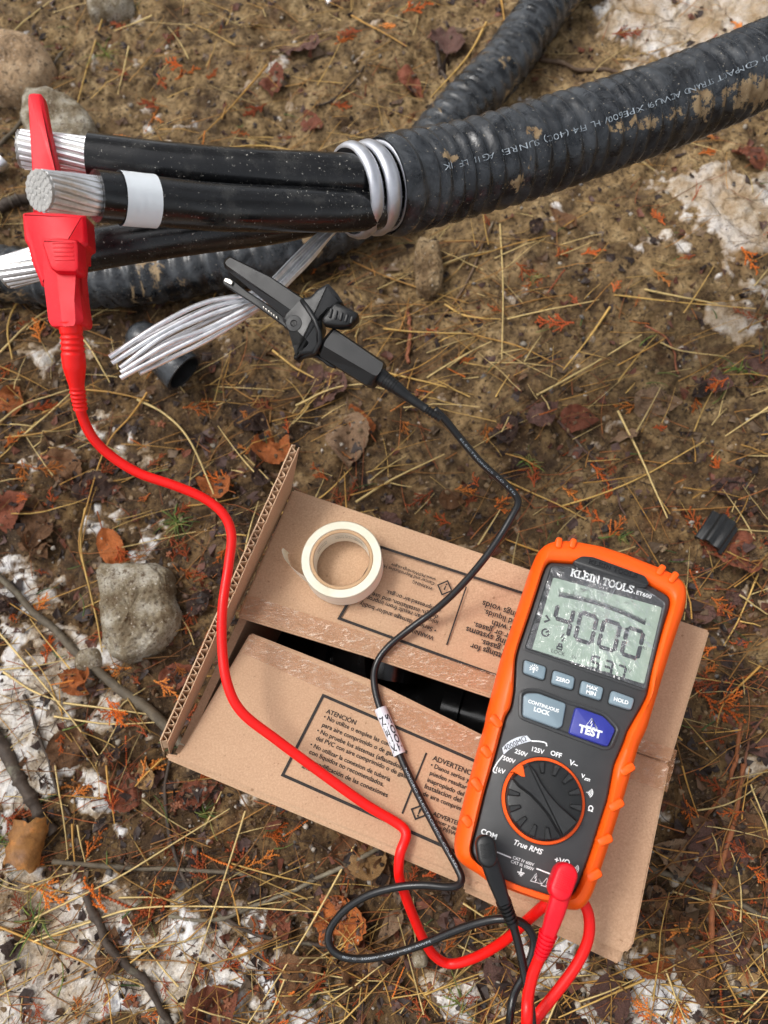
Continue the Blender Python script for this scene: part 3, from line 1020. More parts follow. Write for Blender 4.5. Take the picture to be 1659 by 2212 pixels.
mk('bottom_panel', (np.array([(*f, GZ + 0.012) for f in ff]), [(0, 1, 2, 3)]), M['card'], root)

def flap(name, uvz, th=0.004, sub=10, wav=0.0, label=None):
    """a board sheet from photo corners with their heights; bevelled rim"""
    top_ = np.array([P(u, v, z) for u, v, z in uvz])
    V = np.vstack([top_, top_ - [0, 0, th]])
    n = len(top_)
    F = [tuple(range(n)), tuple(range(n, 2 * n))[::-1]] + [(i, n + i, n + (i + 1) % n, (i + 1) % n) for i in range(n)]
    me = bpy.data.meshes.new(name)
    me.from_pydata(V.tolist(), [], F); me.update()
    import bmesh
    bm = bmesh.new(); bm.from_mesh(me)
    bmesh.ops.recalc_face_normals(bm, faces=bm.faces)
    bmesh.ops.bevel(bm, geom=list(bm.edges), offset=0.0011, segments=2, affect='EDGES')
    bm.to_mesh(me); bm.free()
    me.materials.append(M['card'])
    o = link(name, me, root)
    if label: o['label'] = label
    return o
ZR, ZF = ZT + 0.003, ZT
rear = flap('flap', [(632, 1056, ZT), (512, 1332, ZR), (800, 1420, ZR), (1062, 1508, ZR), (1200, 1560, ZR), (1330, 1606, ZT + .001), (1448, 1648, ZT), (1534, 1362, ZT)], label='rear flap with upside down warning print')
front = flap('flap', [(540, 1366, ZF), (385, 1632, ZT), (357, 1627, ZT - .001), (359, 1640, ZT - .002), (1352, 2060, ZT - .002), (1368, 2044, ZT), (1447, 1652, ZT), (1332, 1612, ZT), (1190, 1640, ZF), (1052, 1592, ZF), (800, 1468, ZF)],
             label='front flap with the Spanish warning print')
lip = flap('flap', [(1005, 1905, ZT - 0.008), (1000, 1925, ZT - .008), (1339, 2084, ZT - 0.008), (1356, 2032, ZT - 0.008)], 0.003, label='under flap showing past the front edge')

# the upright left flap with its open flutes
f0, f1 = P(647, 966, ZT + 0.045), P(362, 1606, ZT + 0.012)
g0, g1 = P(628, 1066, ZT - 0.004), P(368, 1630, ZT - 0.006)
ed = f1 - f0
nrm = np.cross(ed, g0 - f0); nrm /= np.linalg.norm(nrm)
if nrm[0] > 0: nrm = -nrm
def flap_pt(s, t, n):
    s = np.asarray(s, float)[:, None]; t = np.asarray(t, float)[:, None]; n = np.asarray(n, float)[:, None]
    return (f0 * (1 - s) + f1 * s) * (1 - t) + (g0 * (1 - s) + g1 * s) * t + nrm * n
TH = 0.0043
NS = 120
def sheet(n0, th, rag=0.0, seed=0):
    s = np.linspace(0, 1, NS)
    r = rag * (vn(s * 60, s * 0, seed) - 0.5)
    V = np.vstack([flap_pt(s, r, np.full(NS, n0)), flap_pt(s, np.ones(NS), np.full(NS, n0)),
                   flap_pt(s, np.ones(NS), np.full(NS, n0 + th)), flap_pt(s, r, np.full(NS, n0 + th))])
    F = []
    for k in range(4):
        a, b = k * NS, ((k + 1) % 4) * NS
        F += [(a + i, a + i + 1, b + i + 1, b + i) for i in range(NS - 1)]
    F += [(0, NS, 2 * NS, 3 * NS), (NS - 1, 2 * NS - 1, 3 * NS - 1, 4 * NS - 1)]
    return V, F
side_flap = mk('flap', sheet(0.0, 0.0006, 0.05, 5), M['card'], root)
side_flap['label'] = 'torn upright left flap with its flutes showing'
mk('outer_liner', sheet(TH, 0.0007, 0.04, 6), M['card_edge'], side_flap)
nf = 37
s = np.linspace(0, 1, nf * 18)
wave = TH * 0.5 + (TH * 0.5 - 0.0004) * np.sin(s * nf * 2 * math.pi + 0.5 * np.sin(s * 40))
r = 0.03 * (vn(s * 90, s * 0, 8) - 0.3)
V = np.vstack([flap_pt(s, r, wave + 0.0006), flap_pt(s, np.minimum(1, r + 0.6), wave + 0.0006), flap_pt(s, np.minimum(1, r + 0.6), wave + 0.0010), flap_pt(s, r, wave + 0.0010)])
n = len(s)
F = []
for k in range(4):
    a, b = k * n, ((k + 1) % 4) * n
    F += [(a + i, a + i + 1, b + i + 1, b + i) for i in range(n - 1)]
mk('fluting', (V, F), M['card_edge'], side_flap)

# ---- print on the flaps
TP = Plane((0, 0, ZT + 0.0034), (1, 0, 0), (0, 1, 0))
def crop(x0, y0, s):
    return lambda px, py: ((x0 + px / s) / 1.15732, (y0 + py / s) / 1.15732)
c4 = crop(680, 1700, 3.318)
cu = crop(380, 1080, 1.728)
c2 = crop(1100, 1340, 2.5136)
c3 = crop(1100, 1780, 2.5136)
def printed(name, lines, cr, plane, mat, parent, bold=0.012, z=0.0):
    parts = []
    for body, a, b in lines:
        parts.append(text_on(plane, body, plane.uv(*cr(*a)), plane.uv(*cr(*b)), z, bold))
    return mk(name, join(parts), mat, parent)
FP = Plane((0, 0, ZT + 0.0004), (1, 0, 0), (0, 1, 0))
printed('printed_warning', [
    ('ATENCIÓN', (445, 272), (690, 372)),
    ('• No utilize o emplee las conexiones', (424, 318), (1118, 612)),
    ('para aire comprimido o de gases.', (412, 384), (1055, 656)),
    ('• No pruebe los sistemas (aflautados)', (368, 432), (1080, 742)),
    ('del PVC con aire comprimido o de gasas.', (362, 495), (1150, 832)),
    ('• No utilizar la conexion de tuberia', (312, 548), (976, 842)),
    ('con liquidos no recomendados.', (304, 608), (922, 884)),
    ('• La modificación de las conexiones', (254, 662), (955, 974)),
    ('anula la garantia.', (244, 726), (576, 872))], c4, FP, M['print'], front, 0.016)
printed('printed_warning', [
    ('ADVERTENCIA', (1328, 662), (1700, 812)),
    ('• Danos serios y/o lesiones', (1312, 718), (1840, 935)),
    ('pueden resultar de diseño', (1306, 784), (1810, 990)),
    ('inapropiado del sistema o', (1284, 842), (1790, 1048)),
    ('Instalacion del sistema', (1262, 896), (1740, 1090)),
    ('de aire comprimido o gas.', (1248, 956), (1760, 1165)),
    ('ADVERTENCIA', (1330, 1122), (1640, 1246)),
    ('cancer y daño reproductivo', (1336, 1172), (1790, 1356)),
    ('www.P65Warnings.ca.gov', (1312, 1208), (1760, 1392))], c4, FP, M['print'], front, 0.016)
def strokes(name, segs, cr, plane, wd, mat, parent, z=0.0):
    parts = []
    for pts in segs:
        parts.append(polyline_strip(plane, [plane.uv(*cr(*p)) for p in pts], wd, z))
    return mk(name, join(parts), mat, parent)
def frame_strip(pts, cr, plane, wd, mat, parent):
    return mk('printed_frame', polyline_strip(plane, [plane.uv(*cr(*p)) for p in pts], wd, 0.0, True), mat, parent)
frame_strip([(425, 128), (2350, 960), (2010, 1640), (88, 788)], c4, FP, 0.0017, M['print'], front)
strokes('printed_rule', [[(1281, 603), (1080, 1108)]], c4, FP, 0.0010, M['print'], front)
def diamond(cx_, cy_, r_, cr, plane, ang, parent):
    pts = [(cx_ + r_ * math.cos(ang + k * math.pi / 2), cy_ + r_ * math.sin(ang + k * math.pi / 2)) for k in range(4)]
    a = polyline_strip(plane, [plane.uv(*cr(*p)) for p in pts], 0.0009, 0.0, True)
    return a
dm = diamond(1215, 1097, 62, c4, FP, R(24), front)
ex = text_on(FP, '!', FP.uv(*c4(1200, 1128)), FP.uv(*c4(1216, 1135)), 0.0, 0.03)
mk('printed_symbol', join([dm, ex]), M['print'], front)
printed('printed_warning', [
    ('www.P65Warnings.ca.gov', (1228, 632), (1035, 566)),
    ('Cancer and Reproductive Harm', (1222, 650), (975, 563)),
    ('WARNING', (1215, 672), (1128, 640)),
    ('compressed air or gas.', (1250, 766), (1015, 682)),
    ('design, installation, and use of', (1238, 792), (925, 682)),
    ('injury can result from improper', (1238, 816), (905, 698)),
    ('• Serious damage and/or bodily', (1230, 850), (900, 732)),
    ('WARNING', (1220, 884), (1098, 838))], cu, TP, M['print'], rear, 0.016)
printed('printed_warning', [
    ('Modification of fittings voids', (900, 622), (272, 405)),
    ('with unrecommended liquids.', (900, 672), (280, 460)),
    ('Do not use fittings with', (850, 705), (330, 528)),
    ('with compressed air or gases.', (850, 752), (215, 540)),
    ('• Do not test piping systems', (800, 782), (168, 568)),
    ('compressed air or gases.', (800, 830), (262, 648)),
    ('• Do not use fittings for', (700, 842), (195, 672))], c2, TP, M['print'], rear, 0.016)
frame_strip([(990, 497), (1960, 812), (1780, 1158), (808, 805)], cu, TP, 0.0017, M['print'], rear)
strokes('printed_rule', [[(1358, 668), (1273, 920)]], cu, TP, 0.0009, M['print'], rear)
dm = diamond(1265, 673, 32, cu, TP, R(22), rear)
ex = text_on(TP, '!', TP.uv(*cu(1277, 658)), TP.uv(*cu(1270, 655)), 0.0, 0.03)
mk('printed_symbol', join([dm, ex]), M['print'], rear)
# clear packing tape cut along the slot
def tape_patch(uvs, z, seed, zrag=0.0008):
    a, b, c, d = [P(u, v, 0.0)[:2] * 0 + np.array(P(u, v, ZT))[:2] for u, v in uvs]
    n, k = 40, 8
    V, F = [], []
    for i in range(k):
        for j in range(n):
            s, t = j / (n - 1), i / (k - 1)
            p = (a * (1 - s) + b * s) * (1 - t) + (d * (1 - s) + c * s) * t
            V.append((*p, z + zrag * float(vn(s * 14, t * 5, seed)) ** 2))
    F = [(i * n + j, i * n + j + 1, (i + 1) * n + j + 1, (i + 1) * n + j) for i in range(k - 1) for j in range(n - 1)]
    return V, F
mk('packing_tape', tape_patch([(536, 1288), (1100, 1470), (1080, 1508), (516, 1328)], ZT + 0.0045, 3), M['tape_clear'], root, True)
mk('packing_tape', tape_patch([(542, 1372), (1046, 1594), (1030, 1640), (526, 1412)], ZT + 0.0008, 4), M['tape_clear'], root, True)
mk('packing_tape', tape_patch([(1300, 1570), (1458, 1622), (1436, 1712), (1290, 1660)], ZT + 0.0042, 5, 0.002), M['tape_clear'], root, True)

# black fittings in the dark of the box
def lathe_at(p, axis_, prof, seg=28):
    ax = np.array(axis_, float); ax /= np.linalg.norm(ax)
    n = np.cross(ax, [0, 0, 1.0]); n = n / np.linalg.norm(n) if np.linalg.norm(n) > 1e-4 else np.array([1.0, 0, 0])
    b = np.cross(ax, n)
    th = np.linspace(0, 2 * math.pi, seg, endpoint=False)
    V = np.vstack([p + ax * z + r_ * (np.cos(th)[:, None] * n + np.sin(th)[:, None] * b) for r_, z in prof])
    m_ = len(prof)
    F = [(i * seg + j, i * seg + (j + 1) % seg, (i + 1) * seg + (j + 1) % seg, (i + 1) * seg + j) for i in range(m_ - 1) for j in range(seg)]
    return V, F
fit_prof = [(0.018, 0.0), (0.024, 0.0), (0.024, 0.012), (0.020, 0.013), (0.020, 0.03), (0.024, 0.031), (0.024, 0.045), (0.018, 0.045), (0.018, 0.0)]
for (u, v, z), ax, lb in [((720, 1432, 0.075), (0.8, -0.2, 0.5), 'black pipe fitting glinting inside the box left of the slot'),
                          ((830, 1465, 0.080), (0.3, 0.9, 0.2), 'black pipe fitting inside the box beneath the black wire'),
                          ((960, 1530, 0.070), (0.9, -0.4, 0.1), 'black pipe fitting inside the box near the meter')]:
    props(mk('pipe_fitting', lathe_at(P(u, v, z), ax, fit_prof), M['black_gloss'], None, True, 40), lb, 'fitting', 'black fittings inside the box')
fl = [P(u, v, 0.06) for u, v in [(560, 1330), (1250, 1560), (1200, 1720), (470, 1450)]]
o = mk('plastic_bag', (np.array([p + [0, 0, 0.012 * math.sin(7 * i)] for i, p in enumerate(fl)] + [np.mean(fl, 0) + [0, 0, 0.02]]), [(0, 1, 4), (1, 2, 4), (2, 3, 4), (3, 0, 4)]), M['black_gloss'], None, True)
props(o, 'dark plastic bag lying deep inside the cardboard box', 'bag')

# ================================================================== TAPE ROLL
tc = P(737.4, 1207, ZT + 0.0195)
troot = thing('tape_roll', tc * [1, 1, 0] + [0, 0, ZT], 'small roll of white tape lying on the rear box flap', 'tape')
zb = ZT + 0.0034
ro = np.linalg.norm(P(737.4 + 87, 1207, ZT + 0.0195) - tc)
TR = Plane((tc[0], tc[1], zb), (1, 0, 0), (0, 1, 0))
def ring(pl, r0, r1, z0, z1, bev=0.0004, n=72):
    lo = circle((0, 0), r1, n); li = circle((0, 0), r0, n)
    pr = [(lo, z0), (lo, z1 - bev), (circle((0, 0), r1 - bev, n), z1), (circle((0, 0), r0 + bev, n), z1), (li, z1 - bev), (li, z0)]
    V = np.vstack([pl.w(l, z) for l, z in pr])
    F = [(i * n + j, i * n + (j + 1) % n, ((i + 1) % 6) * n + (j + 1) % n, ((i + 1) % 6) * n + j) for i in range(6) for j in range(n)]
    return V, F
hgt = ZT + 0.0195 - zb
wound = mk('wound_tape', ring(TR, ro * 0.79, ro, 0, hgt), M['paper_tape_side'], troot, True, 40)
mk('outer_wrap', tuple([np.vstack([TR.w(circle((0, 0), ro + 0.0002, 72), 0.0003), TR.w(circle((0, 0), ro + 0.0002, 72), hgt - 0.0005)]), [(j, (j + 1) % 72, 72 + (j + 1) % 72, 72 + j) for j in range(72)]]), M['paper_tape'], wound, True)
core = mk('core', ring(TR, ro * 0.70, ro * 0.785, 0.0002, hgt - 0.0003), M['core'], troot, True, 40)
rp = ro * 0.70 - 0.00015
mk('core_liner', (np.vstack([TR.w(circle((0, 0), rp, 72), 0.0004), TR.w(circle((0, 0), rp, 72), hgt - 0.0008)]), [(j, (j + 1) % 72, 72 + (j + 1) % 72, 72 + j)[::-1] for j in range(72)]), M['paper_tape'], core, True)
parts = []
for k, (a0, txt) in enumerate([(100, 'VINYL ELECTRICAL'), (60, 'TAPE 600V'), (150, 'PREMIUM')]):
    for line in range(2):
        V, F = text_mesh(txt, 0.0)
        sc = 0.0022
        ang = R(a0) - (V[:, 0] * sc) / rp
        z = hgt * (0.62 - 0.18 * line) + V[:, 1] * sc
        parts.append((TR.w(np.stack([np.cos(ang) * (rp - 0.0002), np.sin(ang) * (rp - 0.0002)], 1), z), F))
mk('core_print', join(parts), M['grey_ink'], core)
tail_pts = spline([P(668, 1262, zb)[:2], P(645, 1243, zb)[:2], P(628, 1222, zb)[:2], P(622, 1200, zb)[:2], P(626, 1196, zb)[:2]], 30)
n = len(tail_pts)
tl = np.vstack([np.c_[tail_pts, np.full(n, zb + 0.0005)], np.c_[tail_pts + np.linspace(0, -0.0015, n)[:, None], np.full(n, zb + hgt - 0.0008)]])
mk('loose_end', (tl, [(i, i + 1, n + i + 1, n + i) for i in range(n - 1)]), M['paper_tape'], troot, True)

# ================================================================== CABLES
def cable_line(pts, n):
    """(u, v, depth) survey -> smooth line in the place"""
    return spline([D(u, v, d) for u, v, d in pts], n)

# ---- muddy armoured cable lying on the ground, passing under the other one
zc = 0.027
bgp = [P(1330, -170, zc), P(1190, 0, zc), P(1088, 140, zc), P(985, 250, zc), P(895, 355, zc), P(790, 450, zc), P(640, 530, zc), P(450, 575, zc), P(220, 606, zc), P(20, 592, zc), P(-160, 560, zc)]
bc = spline(bgp, 420)
Lb = np.r_[0, np.cumsum(np.linalg.norm(np.diff(bc, axis=0), axis=1))]
def corr(L, pitch, amp, seed):
    def f(i, th):
        s = L[np.minimum(i, len(L) - 1)]
        ph = s / pitch + 0.10 * np.sin(th) + 0.25 * (vn(s * 60 + 0 * th, th * 1.5, seed) - 0.5)
        fr = ph - np.floor(ph)
        saw = np.where(fr < 0.72, fr / 0.72, (1 - fr) / 0.28)
        saw = saw * saw * (3 - 2 * saw)
        return 1 + amp * (saw - 0.5) * (0.6 + 0.7 * vn(s * 45, th * 1.2 + 5, seed + 2)) + 0.03 * (vn(s * 30, th * 1.4, seed + 4) - 0.5)
    return f
mcab = thing('armoured_cable', bc[210] * [1, 1, 0], 'muddy black armoured cable lying on the ground under the raised cable', 'cable')
mk('sheath', tube(bc, 0.0262, 40, True, corr(Lb, 0.0150, 0.085, 51)), M['sheath_far'], mcab, True)

# ---- the raised armoured cable
axis_pts = [(680, 424, .440), (745, 416, .450), (838, 402, .462), (900, 390, .474), (980, 373, .486), (1130, 331, .500), (1280, 284, .517), (1430, 231, .534), (1580, 170, .548), (1659, 136, .556), (1800, 70, .575), (2050, -60, .65), (2400, -260, .85)]
mc = cable_line(axis_pts, 900)
Lm = np.r_[0, np.cumsum(np.linalg.norm(np.diff(mc, axis=0), axis=1))]
cab = thing('armoured_cable', mc[60] * [1, 1, 0], 'raised black armoured cable cut open to three conductors with a metal armour end', 'cable')
i_sh = int(np.argmin(np.linalg.norm(mc - D(824, 403, .461), axis=1)))
shc, shL = mc[i_sh:], Lm[i_sh:]
RS = 0.0282
rf = corr(shL, 0.0112, 0.092, 61)
def lip_(i, th):
    e = np.clip(i / 6.0, 0, 1)
    return rf(i, th) * (0.965 + 0.035 * e)
sh_o = mk('sheath', tube(shc, RS, 72, False, lip_), M['sheath'], cab, True)
_sv = np.array([v.co for v in sh_o.data.vertices])
_su, _sw = to_uv(_sv[:, 0], _sv[:, 1], _sv[:, 2])
_sm = np.zeros(len(_sv))
for a_, b_, r1, r2, k_ in [(1150, 283, 22, 14, .8), (1335, 275, 22, 14, 1.0), (1385, 268, 42, 24, 1.2), (1460, 250, 26, 24, 1.0), (1520, 225, 26, 34, 1.1), (1590, 205, 30, 30, 1.0), (1640, 190, 40, 24, 1.1), (1280, 300, 30, 14, .6), (1120, 400, 60, 16, .5), (960, 330, 20, 12, .5), (1000, 450, 40, 18, .5)]:
    _sm += k_ * np.exp(-((_su - a_) / r1) ** 2 - ((_sw - b_) / r2) ** 2)
_sm *= ((_sv - mc[i_sh]) @ UP > -9)
_a = sh_o.data.attributes.new('smear', 'FLOAT', 'POINT'); _a.data.foreach_set('value', np.clip(_sm * 0.8, 0, 1.0).astype(np.float32))
# inner face and cut rim of the sheath
tt, nn, bb = frames(mc)
def ring_at(i, r, seg=48, ph=0.0):
    th = np.linspace(0, 2 * math.pi, seg, endpoint=False) + ph
    return mc[i] + r * (np.cos(th)[:, None] * nn[i] + np.sin(th)[:, None] * bb[i])
def loft(rings):
    seg = len(rings[0])
    V = np.vstack(rings)
    F = [(i * seg + j, i * seg + (j + 1) % seg, (i + 1) * seg + (j + 1) % seg, (i + 1) * seg + j) for i in range(len(rings) - 1) for j in range(seg)]
    return V, F
m_rim = loft([ring_at(i_sh, 0.0272, 72), ring_at(i_sh, 0.0266, 72), ring_at(i_sh + 8, 0.0262, 72)])
mk('sheath_rim', m_rim, M['sheath_far'], sh_o, True)
# interlocked metal armour: rounded turns stepping out of the sheath
def armour_turn(s0, s1, r0, tilt, seed):
    """one rounded turn between two distances along the line"""
    th = np.linspace(0, 2 * math.pi, 73)[:-1]
    rings = []
    prof = [(0.0, -0.0010), (0.0, 0.0002), (0.10, 0.0014), (0.28, 0.0021), (0.5, 0.0023), (0.72, 0.0015), (0.90, -0.0002), (1.0, -0.0022), (0.9, -0.0028), (0.5, -0.0002), (0.1, -0.0008)]
    for t, dr in prof:
        s = s0 + (s1 - s0) * t
        q = s + tilt * np.cos(th + 0.6)
        c = np.stack([np.interp(q, Lm, mc[:, k]) for k in range(3)], 1)
        n_ = np.stack([np.interp(q, Lm, nn[:, k]) for k in range(3)], 1)
        b_ = np.stack([np.interp(q, Lm, bb[:, k]) for k in range(3)], 1)
        rr = (r0 + dr) * (1 + 0.006 * np.sin(2 * th + seed))
        rings.append(c + rr[:, None] * (np.cos(th)[:, None] * n_ + np.sin(th)[:, None] * b_))
    rings.append(rings[0])
    return loft(rings)
s_sh = Lm[i_sh]
for k, (a, b_) in enumerate([(-0.0226, -0.0124), (-0.0114, -0.0014), (-0.0004, 0.0090)]):
    o = mk('armour_turn', armour_turn(s_sh + a, s_sh + b_, 0.0246 - 0.0004 * k * 0, 0.0011, k), M['armour'], cab, True)
# sheath lettering, printed upside down along the side
legend = '500KCMIL  ACM ALUM COMPACT STRAND ACWU90 XLPE 600V HL FT4 (-40C) SUN RES  AG14  LSF   JK'
V, F = text_mesh(legend, -0.010)
V = V[:, :2].copy()
x0, x1 = V[:, 0].min(), V[:, 0].max()
S0, S1 = s_sh + 0.026, s_sh + 0.36
tt2, nn2, bb2 = tt, nn, bb
sx_t = (S1 - S0) / (x1 - x0)
th_s = shc
view_dir = EYE - mc[i_sh + 200]
view_dir /= np.linalg.norm(view_dir)
ths = math.atan2(view_dir @ bb[i_sh + 200], view_dir @ nn[i_sh + 200])
upv = np.cross(tt[i_sh + 200], view_dir)
sgn = 1.0 if (math.cos(ths + .3) * nn[i_sh + 200] + math.sin(ths + .3) * bb[i_sh + 200] - math.cos(ths) * nn[i_sh + 200] - math.sin(ths) * bb[i_sh + 200]) @ UP > 0 else -1.0
q = S1 - (V[:, 0] - x0) * sx_t
hgt_t = 0.0050
th = ths + sgn * (0.10 + 0.12 * (q - S0) / (S1 - S0)) - sgn * (V[:, 1] * hgt_t) / RS
ii = np.interp(q, shL, np.arange(len(shL)))
rr = RS * rf(np.round(ii).astype(int), th % (2 * math.pi)) + 0.0009
c_ = np.stack([np.interp(q, Lm, mc[:, k]) for k in range(3)], 1)
n_ = np.stack([np.interp(q, Lm, nn[:, k]) for k in range(3)], 1)
b_ = np.stack([np.interp(q, Lm, bb[:, k]) for k in range(3)], 1)
mk('printed_lettering', (c_ + rr[:, None] * (np.cos(th)[:, None] * n_ + np.sin(th)[:, None] * b_), F), M['ink_pale'], sh_o)

# ---- the three conductors
def strand_end(c, r, name_parent, turns=0.25, n=17):
    """bare stranded end: a fluted, slightly twisted bundle with its cut face"""
    L = np.r_[0, np.cumsum(np.linalg.norm(np.diff(c, axis=0), axis=1))]
    t_, n0, b0 = frames(c)
    core_ = mk('strand_core', tube(c, r * 0.95, 32, True), M['alu_dull'], name_parent, True, 40)
    shared = []
    for k in range(n):
        a = 2 * math.pi * k / n + turns * 2 * math.pi * L / L[-1] * 0.35
        q = c[1:] + (r * 0.845) * (np.cos(a)[1:, None] * n0[1:] + np.sin(a)[1:, None] * b0[1:])
        mk('strand', tube(q, r * 0.165, 8, True), M['alu'], name_parent, True, 40)
def cut_face(c, r, parent):
    t_, n0, b0 = frames(c)
    parts = []
    for cnt, rad in ((1, 0.0), (6, 0.31), (12, 0.60), (17, 0.86)):
        for k in range(cnt):
            a = 2 * math.pi * k / cnt + rad
            q = c[0] + r * rad * (math.cos(a) * n0[0] + math.sin(a) * b0[0])
            th = np.linspace(0, 2 * math.pi, 9)[:-1] + a
            ring_ = lambda rr, h: q - t_[0] * h + rr * (np.cos(th)[:, None] * n0[0] + np.sin(th)[:, None] * b0[0])
            V, F = loft([ring_(r * 0.145, -0.0002), ring_(r * 0.148, 0.0001), ring_(r * 0.135, 0.0002)])
            F = F + [tuple(range(16, 24))]
            parts.append((V, F))
    mk('cut_strand_face', join(parts), M['alu_dull'], parent)
def conductor(pts, nbare, label, dia=0.0243, end_r=0.0098, tape=None, flip=False):
    c = cable_line(pts, 160)
    o = mk('conductor', tube(c[nbare:], dia / 2, 36, True, lambda i, th: 1 + 0.012 * (vn(i * 0.15 + 0 * th, th * 2, 5) - 0.5)), M['insulation'], cab, True, 50)
    o['label'] = label
    a = o.data.attributes.new('grit', 'FLOAT', 'POINT')
    a.data.foreach_set('value', np.repeat(np.linspace(-0.3, 1.0, 160 - nbare) ** 3, 36).astype(np.float32))
    return o, c
c1o, wire1 = conductor([(44, 322, .4055), (160, 334, .410), (350, 357, .416), (500, 369, .424), (750, 380, .440), (830, 384, .452), (920, 372, .470)], 24, 'upper black conductor with a bare end in the red jaw')
cut_face(wire1, 0.0096, c1o)
strand_end(wire1[:26], 0.0098, c1o)
c2o, wire2 = conductor([(84, 412, .350), (185, 421, .371), (350, 437, .393), (500, 449, .413), (750, 453, .442), (840, 444, .458), (920, 421, .477)], 21, 'near black conductor with a white tape band')
cut_face(wire2, 0.0092, c2o)
strand_end(wire2[:23], 0.0094, c2o)
c3o, wire3 = conductor([(10, 590, .462), (100, 564, .460), (200, 539, .460), (400, 507, .462), (600, 480, .466), (760, 440, .474), (860, 405, .490)], 24, 'lower black conductor behind the red clip')
strand_end(wire3[:26], 0.0098, c3o)
# white band round the near conductor
Lc = np.r_[0, np.cumsum(np.linalg.norm(np.diff(wire2, axis=0), axis=1))]
i0 = int(np.argmin(np.linalg.norm(wire2 - D(256, 429, .384), axis=1))); i1 = int(np.argmin(np.linalg.norm(wire2 - D(338, 437, .391), axis=1)))
bs = spline(wire2[i0:i1 + 1], 30)
mk('tape_band', tube(bs, 0.0129, 48, False, lambda i, th: 1 + 0.02 * np.exp(-((th - 5.2) / 0.12) ** 2) + 0.010 * (vn(i * 0.3 + 0 * th, th * 2.5, 9) - 0.5)), M['tape_white'], c2o, True)
cap0 = wire2[i0:i0 + 2]
# small faded print on the lower conductor
# ---- bare bonding strands splayed out below
g = np.random.default_rng(5)
ends = [(238, 772), (262, 762), (242, 786), (285, 772), (258, 794), (300, 780), (262, 804), (318, 788), (260, 818), (300, 806)]
for k, (u, v) in enumerate(ends):
    j = k - 4.5
    a = g.uniform(-1, 1, 8)
    dz = 0.0030 * (1 if k % 2 else -1) + 0.0012 * a[4]
    pts = [(800 + 3 * a[0], 428 + 5 * a[1], .476), (708 + 1.5 * j, 503 + 1.2 * j, .468 + dz * .5), (640 + 2.2 * j, 572 + 2.2 * j, .452 + dz * .6), (566 + 1.8 * j, 640 + 3.4 * j, .432 + dz),
           (455 + 3.0 * j + 6 * a[2], 688 + 7.4 * j + 5 * a[5], .424 + dz), (355 + 2.6 * j + 6 * a[3], 736 + 7.2 * j + 6 * a[6], .418 + dz * 1.2), (u, v, .412 + dz * .8)]
    o = mk('bonding_strand', tube(cable_line(pts, 60) + 0.0012 * np.stack([vn(np.linspace(0, 7, 60), np.full(60, k * 3.0 + q), 40 + q) - 0.5 for q in range(3)], 1), 0.00142, 8, True), M['alu'], cab, True, 50)

# ================================================================== METER
ZM = ZT + 0.0045                       # where it rests on the flap
FACE = 0.0385                          # face height over its own base
_a = P(*c2(597, 838), ZM + FACE); _b = P(*c2(1140, 1030), ZM + FACE)
mx_ = (_b - _a) / np.linalg.norm(_b - _a)
my_ = np.cross([0, 0, 1.0], mx_)
MO = P(*c3(648, 557), ZM + FACE) * [1, 1, 0] + [0, 0, ZM]
MP = Plane(MO, mx_, my_)
def ml(cr, pts, h=FACE):
    return np.array([MP.uv(*cr(*p), h) for p in pts])
meter = thing('multimeter', MO, 'orange and dark grey insulation tester with a digital screen lying on the cardboard box', 'meter')
c5 = crop(760, 2060, 1.975)
def seq(*items):
    out = []
    for cr, pts in items: out += [cr(*p) for p in pts]
    return out
outer_uv = seq((c2, [(590, 150), (610, 105), (640, 72), (690, 48), (760, 40), (850, 48), (1000, 76), (1150, 125), (1300, 185), (1400, 225), (1480, 268), (1530, 320), (1546, 380), (1538, 450), (1500, 560), (1440, 740), (1390, 900), (1345, 1050)]),
               (c3, [(1292, 120), (1245, 215), (1215, 320), (1150, 545), (1080, 770), (1008, 990), (960, 1140)]), (c5, [(1420, 345), (1395, 400), (1350, 428), (1290, 420), (1190, 385), (1050, 340), (900, 280), (862, 248)]),
               (c3, [(180, 985), (115, 935), (93, 870), (100, 790), (128, 670), (185, 450), (240, 245), (300, 40)]), (c2, [(300, 1110), (348, 930), (402, 720), (470, 520), (532, 330)]))
outer_l = np.array([MP.uv(u, v, 0.030) for u, v in outer_uv])
inner_uv = seq((c2, [(655, 190), (685, 158), (840, 168), (1000, 180), (1160, 235), (1300, 292), (1440, 368), (1462, 410), (1400, 600), (1330, 860), (1310, 1000), (1280, 1060), (1185, 1225)]),
               (c3, [(1162, 190), (1100, 335), (1060, 550), (1000, 735), (955, 880), (890, 1060), (850, 1150), (790, 1165), (640, 1170), (420, 1090), (262, 1010), (190, 880), (190, 840), (220, 740), (275, 510), (350, 250), (410, 20)]),
               (c2, [(440, 1090), (460, 980), (470, 770), (492, 690), (560, 490), (622, 300)]))
inner_l = np.array([MP.uv(u, v, FACE) for u, v in inner_uv])
